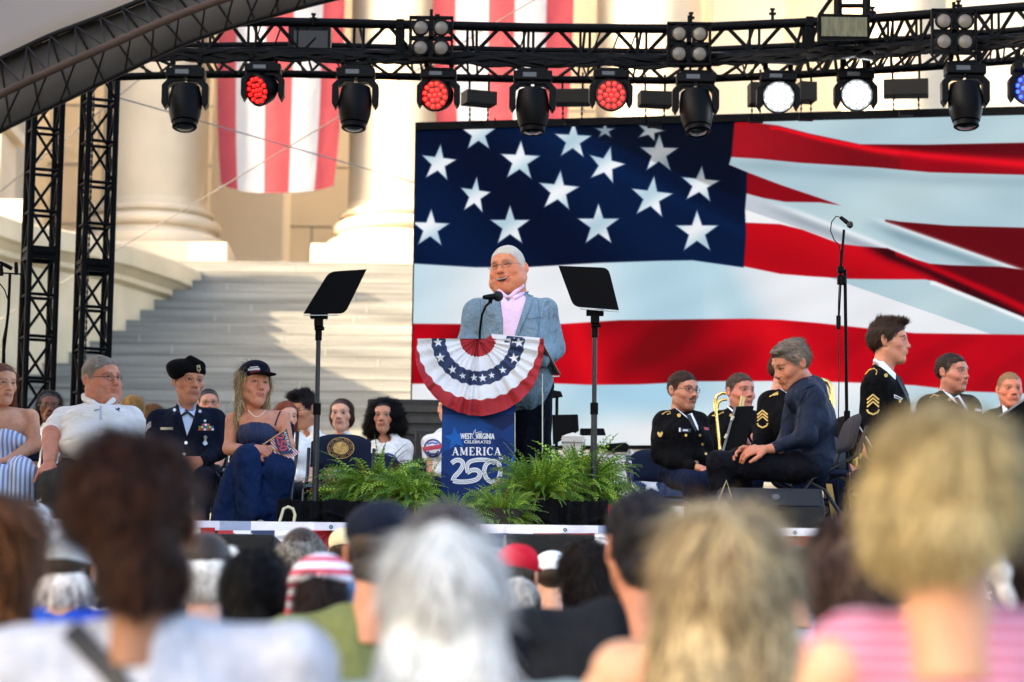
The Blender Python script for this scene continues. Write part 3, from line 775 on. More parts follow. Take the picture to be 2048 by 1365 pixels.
def mover(px, py, tilt, pan, label, Y=LY, w=.29):
    c = at(px, py, Y); t = thing('moving_head_light', label, 'stage light', (c.x, c.y, c.z-.1), 'unlit moving head spotlights under the truss')
    arm = .115; yoke_body(t, c, w, arm, .065)
    M = Matrix.Rotation(pan, 3, 'Z') @ Matrix.Rotation(tilt, 3, 'X')
    r_ = w*.375
    m_ = MB(); m_.lathe(c, [(0, .075), (r_*.5, .075), (r_*.85, .06), (r_*.96, .0), (r_*1.0, -.06), (r_*.95, -.12), (r_*.80, -.18), (r_*.72, -.185)], 28, M=M)
    m_.build('head_shell', BLKP, t, smooth=True)
    m_ = MB(); m_.lathe(c, [(r_*.72, -.186), (r_*.74, -.215), (r_*.62, -.225), (r_*.55, -.222)], 28, M=M); m_.build('lens_ring', BLK, t, smooth=True)
    m_ = MB(); m_.lathe(c, [(r_*.56, -.218), (r_*.4, -.226), (r_*.2, -.230), (0.001, -.231)], 24, M=M); m_.build('lens', mat('lens_glass', (.01, .02, .015), .06, coat=1), t, smooth=True)
    return t
for i, (px, py, ti, pa, la) in enumerate([(371, 194, -.22, .1, 'unlit moving head spotlight farthest left, just under the canopy edge'), (711, 194, -.12, -.25, 'unlit moving head spotlight between the two left red lights'), (1065, 200, -.06, .3, 'unlit moving head spotlight in the middle, overlapping the screen top'),
                                (1391, 204, -.25, .25, 'unlit moving head spotlight between the right red light and the white lights'), (1930, 188, -.1, .12, 'unlit moving head spotlight right of the two white lights')]):
    mover(px, py, ti, pa, la, Y=17.95 if px < 1800 else 17.4)
def wash(px, py, pan, tilt, colr, strg, label, Y=LY, w=.25):
    c = at(px, py, Y); t = thing('led_wash_light', label, 'stage light', (c.x, c.y, c.z-.12), 'lit LED wash lights under the truss')
    yoke_body(t, c, w*1.08, .10, .055)
    M = Matrix.Rotation(pan, 3, 'Z') @ Matrix.Rotation(R(90)+tilt, 3, 'X')   # local +z -> -y (towards the audience)
    M = Matrix.Rotation(pan, 3, 'Z') @ Matrix.Rotation(tilt, 3, 'X') @ Matrix(((1, 0, 0), (0, 0, -1), (0, 1, 0)))
    r_ = w*.40; m_ = MB(); m_.lathe(c, [(0, -.09), (r_*.6, -.085), (r_*.95, -.03), (r_*1.06, .02), (r_*1.08, .055), (r_*1.0, .062), (r_*.97, .05)], 30, M=M); m_.build('housing', BLKP, t, smooth=True)
    m_ = MB(); m_.lathe(c, [(r_*.97, .048), (.001, .048)], 30, M=M); m_.build('face_plate', emitm('face_%.1f_' % strg+('red' if colr[1] < .2 and colr[0] > .5 else 'blue' if colr[0] < .2 else 'white'), [x for x in colr], strg*.0045), t)
    for (rr, n_) in ((0, 1), (.36, 6), (.74, 12)):
        for k in range(n_):
            a = 2*math.pi*k/n_+(.26 if n_ == 12 else 0); o_ = M @ Vector((r_*rr*math.cos(a), r_*rr*math.sin(a), .05))
            m_ = MB(); m_.lathe(Vector(c)+o_, [(r_*.125, 0), (r_*.11, .012), (r_*.06, .017), (.0005, .018)], 10, M=M)
            m_.build('led', emitm('led_%.1f_' % strg+('red' if colr[1] < .2 and colr[0] > .5 else 'blue' if colr[0] < .2 else 'white'), colr, strg), t, smooth=True)
    return t
RL, WL_, BLU = (1, .006, .005), (.92, .98, 1), (.01, .03, 1)
wash(526, 178, -.75, .35, RL, .7, 'LED wash light glowing dim red and turned to the left')
wash(877, 191, -.45, .18, RL, 2.4, 'LED wash light glowing bright red above the left end of the screen')
wash(1222, 191, .0, .18, RL, 2.4, 'LED wash light glowing bright red above the middle of the screen')
wash(1556, 196, .0, .12, WL_, 14, 'LED wash light glowing brilliant white, the left of the two')
wash(1711, 192, .05, .12, WL_, 14, 'LED wash light glowing brilliant white, the right of the two')
wash(2062, 178, -.4, .1, BLU, 2, 'LED wash light glowing blue at the right edge of the picture', Y=17.2)
def blinder(px, py, Y, label):
    c = at(px, py, Y); t = thing('blinder_light', label, 'stage light', (c.x, Y, c.z-.13), 'four-lamp blinders clamped to the truss'); d = .125
    m_ = MB(); e = .135
    for s_ in (-1, 1): m_.box((c.x+s_*e, Y, c.z), (.014, .05, 2*e+.014)); m_.box((c.x, Y, c.z+s_*e), (2*e, .05, .014))
    m_.box((c.x, Y+.005, c.z), (.03, .045, 2*e)); m_.box((c.x, Y+.005, c.z), (2*e, .045, .022)); m_.box((c.x, Y, c.z+e+.03), (.02, .02, .05)); m_.build('frame', BLK, t)
    for sx in (-1, 1):
        for sz in (-1, 1):
            o_ = (c.x+sx*.066, Y-.01, c.z+sz*.066); M = Matrix(((1, 0, 0), (0, 0, -1), (0, 1, 0)))
            l_ = MB().lathe(o_, [(.02, -.08), (.045, -.03), (.056, .0), (.056, .02), (.047, .022), (.044, .012)], 20, M=M).build('lamp_can', BLKP, t, smooth=True)
            MB().lathe(o_, [(.044, .012), (.03, .018), (.0005, .021)], 20, M=M).build('lamp_lens', mat('blinder_glass', srgb('#5d564c'), .35), l_, smooth=True)
blinder(862, 77, 17.88, 'four-lamp blinder on the truss above the bright red light at the screen corner')
blinder(1378, 89, 17.88, 'four-lamp blinder on the truss in the middle of the picture')
blinder(1908, 64, 17.3, 'four-lamp blinder on the truss at the right of the picture')
# strobe panel, control box, bars behind
t = thing('strobe_panel', 'flat rectangular strobe panel with a yellowish grid face on the truss', 'stage light', at(1687, 80, 17.7)); c = at(1687, 57, 17.68)
MB().box(c, (.33, .07, .17)).build('housing', BLK, t)
m_ = MB(); m_.box(c+Vector((0, -.038, 0)), (.29, .006, .125)); m_.build('grid_face', mat('strobe_grid', srgb('#4a4622'), .35, noise=(60, .5, (1, 1, .2))), t)
for q, (px, py, w_, h_, lab) in enumerate([(620, 85, 88, 62, 'black power box hung in the truss over the left banner')]):
    c = at(px, py, 18.1); t = thing('power_box', lab, 'box', c); MB().box(c, (w_/ppm(18), .15, h_/ppm(18))).build('case', BLKP, t, bevel=.006)
    m_ = MB(); m_.box(c+Vector((.01, -.078, 0)), (w_*.8/ppm(18), .006, h_*.6/ppm(18))); m_.build('front_panel', mat('smoked_panel', (.012, .012, .012), .3, spec=.2), t)
greyb = mat('fixture_grey', srgb('#211f1b'), .6, spec=.1)
for q, (px, py, w_, h_, ro, lab) in enumerate([(958, 198, 66, 28, .35, 'dark grey light bar hanging behind the truss left of the middle spotlight'), (1145, 196, 70, 30, -.1, 'dark grey light bar hanging behind the truss right of the middle spotlight'), (1310, 200, 68, 30, .15, 'dark grey light bar hanging behind the truss left of the fourth spotlight'),
                                        (1512, 190, 30, 46, .1, 'dark grey light bar half hidden behind the left white light'), (1612, 186, 36, 40, .2, 'dark grey light bar between the two white lights'), (1812, 178, 92, 34, -.15, 'dark grey light bar between the right white light and the right spotlight')]):
    c = at(px, py, 19.4); t = thing('light_bar', lab, 'stage light', c-Vector((0, 0, .1)), 'light bars hung behind the truss')
    MB().box(c, (w_/ppm(19.4), .14, h_/ppm(19.4)), rot=ro).build('housing', greyb, t, bevel=.005)
    for s_ in (-.3, .3): MB().tube([c+Vector((s_*w_/ppm(19.4), 0, 0)), c+Vector((s_*w_/ppm(19.4), 0, .18))], .008, 6).build('hanger', BLK, t)
    for s_ in (-.28, .28):
        m_ = MB()
        for k in range(6): m_.box(c+Vector((s_*w_/ppm(19.4), 0, -.06-k*.018)), (.014 if k % 2 else .006, .006, .02))
        m_.build('chain', BLK, t)
    MB().box(c+Vector((0, 0, -.18)), (.10, .08, .03)).build('chain_shackle', BLK, t)
# hoist mast above the truss, at right
t = thing('hoist_mast', 'black twin-tube hoist mast rising from the truss beside the strobe panel', 'mast', at(1706, 40, 17.9)); m_ = MB()
for px in (1676, 1733): m_.tube([at(px, 40, 17.9), at(px, -60, 17.9)], .028, 10)
m_.tube([at(1676, 12, 17.9), at(1733, 12, 17.9)], .015, 8); m_.tube([at(1640, 30, 17.9), at(1668, -10, 17.9)], .014, 6); m_.build('mast_tube', BLK, t, smooth=True)
# small clamps poking above the truss
for q, (px, py) in enumerate([(875, 40), (1382, 36), (1545, 28), (1745, 25), (1917, 12), (627, 38)]):
    c = at(px, py, 18 if px < 1700 else 17.6); m_ = MB(); m_.tube([c-Vector((0, 0, .04)), c+Vector((0, 0, .03))], .010, 6); m_.box(c+Vector((0, 0, .0)), (.045, .02, .014)); m_.box(c+Vector((0, 0, .03)), (.03, .02, .012))
    tag(m_.build('truss_clamp', BLK), ['clamp bolt above the left blinder', 'clamp bolt above the middle blinder', 'clamp bolt above the left white light', 'clamp bolt beside the hoist mast', 'clamp bolt above the right blinder', 'clamp bolt above the power box'][q], 'clamp', 'clamp bolts on top of the truss')
# guy cables
for q, (a, b, Y0, Y1, lab) in enumerate([((0, 640), (1075, -4), 27, 22, 'long guy cable running from lower left up across the left banner'), ((228, 193), (830, 366), 22, 26, 'long guy cable sloping down to the right across both columns'), ((0, 384), (290, 150), 25, 25, 'short guy cable behind the far left truss tower')]):
    tag(MB().tube([at(*a, Y0), at(*b, Y1)], .006, 6).build('guy_cable', mat('cable_grey', (.12, .11, .10), .5)), lab, 'cable', 'guy cables behind the stage')
# ================================================================ PEOPLE: builders
SKIN = mat('skin', attr=True, rough=.5, spec=.35, sss=.10, noise=(55, .09), bump=[(260, .0008, 3), (70, .0015, 3)])
HAIRM = mat('hair', attr=True, rough=.6, spec=.12)
def cloth(name, c=None, rough=.8, fold=1.0, noise=.12, fine=True, attr=False, sheen=0):
    b = [(7, .042*fold, 2, (1, 1, .6)), (16, .020*fold, 3, (1, 1, .8), (.4, .3, 0))]
    if fine: b.append((420, .0012, 2))
    return mat(name, c, rough, spec=.08, noise=(26, noise), bump=b, attr=attr, sheen=sheen)

def RM(yaw, pitch=0, roll=0):
    return Matrix.Rotation(R(yaw), 3, 'Z') @ Matrix.Rotation(R(pitch), 3, 'X') @ Matrix.Rotation(R(roll), 3, 'Y')
def head_frame(px, py, Y, s, yaw, pitch=0, roll=0):
    c = at(px, py, Y); M = RM(yaw, pitch, roll)*s; T = Matrix.Identity(4)
    for i in range(3):
        for j in range(3): T[i][j] = M[i][j]
        T[i][3] = c[i]
    return T

def head_mesh(skin, hairc, vox=.0034, fat=0., fem=0., lip=None, brow=None, stub=0., stubc=None, smile=0., mouth_open=0., moust=None,
              scalp=0., ear=1., neck=.055, gaze=0., eye_open=1., old=0., neckl=.11, neckdir=(0, .02), seed=0, nose=1.):
    S = Sdf((-.10, -.145, -.125-neckl), (.10, .125, .135), vox)
    fw_ = 1+.06*fat-.07*fem
    S.ell((0, .014, .036), (.0755, .094, .082), .01)
    S.ell((0, -.024, -.026), (.058*fw_, .070, .082), .03)
    S.ell((0, -.028, .050), (.060, .058, .05), .03)
    for s in (-1, 1):
        S.cap((s*.051*fw_, .0, -.046), (s*.017, -.060, -.088), .018+.012*fat, .018, .03)
        S.cap((s*.045, -.050, -.014), (s*.060, -.005, -.002), .020, .014, .025)
        if fat > .3: S.ell((s*.048, -.035, -.066), (.030, .036, .034), .03)
    S.ell((0, -.068, -.094), (.024-.004*fem, .020, .019), .025)
    if fat > .3: S.ell((0, -.025, -.105), (.055, .055, .030), .03)
    S.cap((-.030, -.079, .031), (.030, -.079, .031), .0125-.003*fem, k=.022)
    S.cap((0, -.087, .022), (0, -.105*nose, -.018), .0078, .0112, .018)
    S.ell((0, -.107*nose, -.022), (.0125, .0105, .0100), .009)
    for s in (-1, 1): S.ell((s*.0142, -.098, -.0255), (.0082, .0095, .0070), .006)
    for s in (-1, 1):
        S.ell((s*.0305, -.103, .0115), (.0175, .020, .0105), .012, 's')
        S.ell((s*.0305, -.0745, .010), (.0145, .0125, .0115), .006)
        S.cap((s*.020, -.0875, .0155), (s*.043, -.0795, .0145), .0032, .0025, .006)
    mw = .0255+.006*smile; mz = -.0535-.0045*(mouth_open > 0); cz = mz+.006*smile
    S.ell((0, -.083, mz+.002), (.034, .014, .021), .02)
    for s in (-1, 1):
        S.cap((0, -.0985, mz+.0042), (s*mw, -.0835, cz+.001), .0052-.001*smile, .0020, .005)
        S.cap((0, -.0968, mz-.0050-.0115*mouth_open), (s*mw*.95, -.0825, cz-.002), .0062, .0022, .005)
    if mouth_open > 0: S.ell((0, -.0985, mz-.003*mouth_open), (mw*.90, .0055, .0080*mouth_open), .006, 's')
    S.cap((-.015, -.098, -.0720), (.015, -.098, -.0720), .0035, k=.012, mode='s')
    if smile > 0 or old > 0:
        for s in (-1, 1): S.cap((s*.017, -.100, -.024), (s*(.031+.004*smile), -.089, -.052), .0028*max(smile, old), .002, .007, 's'); S.ell((s*.040, -.070, -.026), (.017, .013, .014), .02)
    if old > 0:
        for z in (.052, .063): S.cap((-.025, -.0925, z), (.025, -.0925, z), .0012, k=.004, mode='s')
    if ear:
        for s in (-1, 1):
            rt_ = np.array(Matrix.Rotation(s*R(-22), 3, 'Z') @ Matrix.Rotation(R(-12), 3, 'X')).T
            S.ell((s*.0795, .016, .002), (.0075, .0175, .031), .006, rot=rt_); S.ell((s*.087, .012, .004), (.006, .009, .016), .003, 's', rot=rt_)
    S.cap((0, .012, -.055), (neckdir[0], .022+neckdir[1], -.12-neckl), neck, neck*1.08, .03)
    V, Fc = S.mesh()
    # ---- paint
    rg = np.random.default_rng(seed); x, y, z = V[:, 0], V[:, 1], V[:, 2]; ax = np.abs(x)
    sk = np.array(srgb(skin)); C = np.repeat(sk[None], len(V), 0)
    g = lambda cx, cy, cz, r: np.exp(-(((ax-cx)**2+(y-cy)**2+(z-cz)**2)/r**2))
    red = np.array([1.06, .80, .76]); w = np.clip(.75*g(.046, -.068, -.022, .026)+.7*g(0, -.105, -.02, .016)+.6*g(.084, .015, 0, .022)+.25*g(0, -.06, -.09, .03)+.3*g(0, -.02, -.13, .05), 0, 1)[:, None]
    C = C*(1-w)+C*red*w
    C *= (1+.06*np.sin(x*90+seed)*np.sin(z*70+y*40))[:, None]
    def over(mask, c): nonlocal C; mask = np.clip(mask, 0, 1)[:, None]; C = C*(1-mask)+np.array(c)*mask
    front = y < -.045
    if stub: 
        mk_ = np.clip((-.028-z)/.02, 0, 1)*np.clip((-.0-y)/.03, 0, 1)*np.clip((z+.118)/.02, 0, 1); over(mk_*stub, stubc or np.array(srgb(hairc))*.8+np.array(sk)*.2)
    lc = srgb(lip) if lip else tuple(sk*np.array([.92, .60, .58]))
    lm = front & (ax < mw+.001) & (z < mz+.0085+.5*(cz-mz)) & (z > mz-.0105-.0115*mouth_open) & (y < -.080)
    over(lm*np.clip(1.25-(ax/mw)**4*.6, 0, 1)*.65, lc)
    over((front & (mouth_open == 0) & (ax < mw) & (np.abs(z-(mz-.0002)-(cz-mz)*(ax/mw)**2) < .0016))*.6, tuple(sk*.22))
    if mouth_open > 0:
        q = np.clip(ax/(mw*.93), 0, 1)**2; up_ = mz+.0030+.0055*q; lo_ = mz+.0060*q-.0140*mouth_open*(1-q)
        over((front & (ax < mw*1.05) & (z < up_+.0032) & (z > lo_-.0045))*.75, tuple(sk*np.array([.85, .42, .42])))
        mm = front & (ax < mw*.93) & (z < up_) & (z > lo_); over(mm*1., (.055, .012, .010)); over((mm & (z > up_-.0055) & (ax < mw*.8))*1., (.50, .44, .37))
    for s in (-1, 1):
        ex = x-s*.0305; ew = .0155; top = ((.0066*eye_open+.0006)*1.0)*(1-(ex/ew)**2); bot = -.0042*eye_open*(1-(ex/ew)**2)
        zz = z-.0105; ins = front & (np.abs(ex) < ew) & (zz < top) & (zz > bot) & (y < -.06)
        over(ins*.95, (.55, .50, .46)); over((ins & (np.hypot(ex-gaze, zz) < .0064))*1., (.035, .022, .015))
        over((front & (np.abs(ex) < ew*1.08) & (np.abs(zz-top) < .0021))*.9, (.03, .018, .012))
        over((front & (np.abs(ex) < ew) & (np.abs(zz-bot) < .0012))*.35, (.10, .05, .04))
        over((front & (np.abs(ex) < ew*1.15) & (np.abs(zz-.0075) < .0016))*.30, sk*.35)      # lid crease
        bc = srgb(brow or hairc); arc = .0305+.0032*(1-((ex-s*.003)/.02)**2)-(.004 if fem else .006)*(ex*s > .008)*(ex*s-.008)/.012
        over((front & (np.abs(ex-s*.002) < .0205) & (np.abs(z-arc) < (.0027 if fem else .0040)))*(.6 if fem else .72), bc)
        over((front & (np.hypot(ax-.0085, z+.0310) < .0030) & (y < -.085))*.45, sk*.25)
    if moust:
        mm = front & (ax < .027) & (z > mz+.004-.012*(ax/.027)**2) & (z < mz+.0175-.008*(ax/.027)**1.5); over(mm*.95, srgb(moust))
    if scalp is not None:
        e_ = np.sqrt((x/(.105+.3*scalp))**2+((y+.090-.4*scalp)/(.078+.3*scalp))**2+((z+.012)/(.086+scalp))**2)-1; over(np.clip(np.minimum((e_-.03)*9, (y*.509+z*.861+.0127)/.008), 0, 1)*(ax < .079), np.array(srgb(hairc))*.7)
    if fat: t = np.clip((.055-V[:, 2])/.07, 0, 1)*np.clip((V[:, 2]+.19)/.06, 0, 1); V = V.copy(); V[:, 0] *= 1+.17*fat*t*t*(3-2*t)
    return V, Fc, np.clip(C, 0, 1)

def vnorm(V, Fc):
    N = np.zeros_like(V); a, b, c = V[Fc[:, 0]], V[Fc[:, 1]], V[Fc[:, 2]]; n = np.cross(b-a, c-a)
    for k in range(Fc.shape[1]): np.add.at(N, Fc[:, k], n)
    return N/(np.linalg.norm(N, axis=1)[:, None]+1e-9)
def strands(V, Fc, n, length, width, flow, lift, col, var=.25, curl=0, seed=0, segs=3, mask=None):
    rg = np.random.default_rng(seed); N = vnorm(V, Fc)
    idx = np.arange(len(V)) if mask is None else np.nonzero(mask(V))[0]
    if len(idx) == 0: return np.zeros((0, 3), np.float32), np.zeros((0, 4), int), np.zeros((0, 3))
    i = rg.choice(idx, n); P = V[i]+rg.normal(size=(n, 3))*.0012; nn = N[i]
    fl = np.array([flow(p) for p in P]) if callable(flow) else np.repeat(np.array(flow, float)[None], n, 0)
    fl = fl+rg.normal(size=(n, 3))*.22; d = fl-nn*(fl*nn).sum(1)[:, None]; d /= np.linalg.norm(d, axis=1)[:, None]+1e-6
    d = d+nn*(lift*rg.uniform(.2, 1.2, n))[:, None]; L = length*rg.uniform(.5, 1.2, n)
    side = np.cross(d, nn); side /= np.linalg.norm(side, axis=1)[:, None]+1e-6
    pts = []; ph = rg.uniform(0, 6.28, n)
    for k in range(segs+1):
        t = k/segs; q = P+d*(L*t)[:, None]-nn*(lift*L*t*t*.6)[:, None]-nn*.002
        if curl: q = q+side*(curl*np.sin(ph+t*7)*min(1, t*3))[:, None]+nn*(curl*np.cos(ph+t*7)*min(1, t*3))[:, None]
        w = (width*(1-.75*t))*side; pts += [q-w, q+w]
    W = np.stack(pts, 1); m_ = 2*(segs+1); base = np.arange(n)[:, None]*m_
    FF = np.concatenate([base+np.array([2*k, 2*k+1, 2*k+3, 2*k+2]) for k in range(segs)])
    cc = np.array(srgb(col))[None]*(1+var*rg.normal(size=(n, 1))); C = np.repeat(np.clip(cc, .002, 1), m_, 0)
    return W.reshape(-1, 3).astype(np.float32), FF, C

def hair_mesh(style, col, seed=0, scalp=0., vox=.0042, thick=.008, dens=1.0, col2=None):
    """hair in head coordinates: (V,F,C)"""
    c = np.array(srgb(col)); lo, hi = (-.14, -.13, -.26), (.14, .16, .17)
    if style in ('short', 'crew', 'side', 'quiff'):
        S = Sdf((-.11, -.125, -.12), (.11, .14, .16), vox)
        S.ell((0, .016, .038), (.0765+thick*.6, .095+thick*.7, .083+thick*1.2), .01)
        S.ell((0, -.028, .052), (.060+thick*.7, .059+thick*.6, .052+thick), .01)
        if style == 'quiff': S.ell((0, -.045, .108), (.058, .055, .026), .02); S.ell((0, .01, .118), (.06, .06, .020), .02)
        if style == 'side': S.ell((.012, -.052, .098), (.055, .045, .020), .02); S.ell((0, .03, .105), (.066, .07, .022), .02); 
        S.wobble(.0022 if style != 'crew' else .0010, 90, seed)
        S.ell((0, -.090+.4*scalp, -.012), (.099+.3*scalp, .073+.3*scalp, .079+scalp), .006, 's')
        S.plane((0, .509, .861), -.0127, .006)
        for s in (-1, 1): S.ell((s*.087, .008, -.004), (.016, .018, .030), .004, 's')
        V, Fc = S.mesh(); C = np.repeat(c[None], len(V), 0)*.8
        L = {'crew': .009, 'short': .022, 'side': .034, 'quiff': .038}[style]
        def flow(p):
            if style == 'quiff' and p[2] > .07: return (.1, -.7+.6*(p[1] > .03), .8)
            if style == 'side': return (.8 if p[0] > -.03 else -.6, .5, -.35)
            return (0, .55 if p[1] > -.06 else -.2, -.8 if p[2] < .08 else -.05)
        st = strands(V, Fc, int({'crew': 2600, 'short': 4200, 'side': 4200, 'quiff': 4600}[style]*dens), L, .0013 if style != 'crew' else .0009, flow, .6 if style == 'quiff' else .2 if style == 'crew' else .34, col, .4 if style != 'crew' else .15, seed=seed)
        parts = [(V, Fc, C), st]
    elif style in ('long', 'wavy', 'bob', 'bowl'):
        S = Sdf(lo, hi, vox*1.15)
        S.ell((0, .020, .042), (.086, .100, .088), .01)
        bottom = {'long': -.20, 'wavy': -.19, 'bob': -.135, 'bowl': -.06}[style]
        if style == 'bowl': S.ell((0, .025, -.02), (.090, .090, .075), .03)
        else:
            for s in (-1, 1):
                S.cap((s*.070, .010, .02), (s*.080, .000 if style != 'long' else .01, bottom), .026, .022, .03)
            S.cap((0, .06, .0), (0, .07, bottom), .055, .06, .03)
        S.wobble(.006 if style == 'wavy' else .003, 48 if style == 'wavy' else 60, seed, (1, 1, .55))
        S.ell((0, -.10, -.030), (.062, .080, .098 if style != 'bowl' else .088), .012, 's')
        if style == 'bowl': S.ell((0, -.12, -.03), (.058, .05, .066), .01, 's')
        V, Fc = S.mesh(); C = np.repeat(c[None], len(V), 0)*.85
        st = strands(V, Fc, int(4200*dens), .075 if style != 'bowl' else .045, .0013, lambda p: (.25*np.sign(p[0])*(p[2] > .06), -.05, -1), .05 if style != 'wavy' else .09, col, .22, curl=.005 if style == 'wavy' else .0012, seed=seed, segs=4)
        parts = [(V, Fc, C), st]
        if col2: parts.append(strands(V, Fc, int(1500*dens), .08, .0015, (0, 0, -1), .08, col2, .2, curl=.004 if style == 'wavy' else .001, seed=seed+5, segs=4))
    elif style == 'afro':
        S = Sdf((-.20, -.14, -.20), (.20, .22, .21), .007); S.ell((0, .04, .02), (.135, .12, .125), .02); S.ell((.05, .05, -.06), (.11, .09, .085), .03); S.ell((-.06, .05, -.06), (.10, .09, .085), .03)
        S.wobble(.008, 60, seed); S.ell((0, -.12, -.030), (.070, .085, .088), .01, 's'); V, Fc = S.mesh(); C = np.repeat(c[None], len(V), 0)*.6
        parts = [(V, Fc, C), strands(V, Fc, int(7000*dens), .045, .0012, lambda p: (0, 0, -.2), .9, col, .4, curl=.007, seed=seed, segs=5)]
    elif style == 'pulled':
        S = Sdf((-.10, -.125, -.12), (.10, .15, .15), vox); S.ell((0, .016, .038), (.080, .100, .088), .01); S.ell((0, .11, .03), (.03, .03, .03), .02)
        S.ell((0, -.12, -.01), (.09, .075, .075), .01, 's'); S.plane((0, .414, .910), -.030, .006)
        V, Fc = S.mesh(); C = np.repeat(c[None], len(V), 0)*.8
        parts = [(V, Fc, C), strands(V, Fc, int(1500*dens), .04, .001, (0, 1, -.1), .05, col, .3, seed=seed)]
    out = [parts[0]]
    for (V, Fc, C) in parts[1:]:
        n_ = Fc.shape[0]
        bad = (V[:, 1] < -.062) & (np.abs(V[:, 0]) < .072) & (V[:, 2] > -.12) & (V[:, 2] < .070+scalp); bf = bad[Fc].any(1)
        if style != 'crew' or True:
            m_ = (V[:, 1].reshape(-1) < 9); Fc = Fc[~bf]
        out.append((V, Fc, C))
    return join(out)

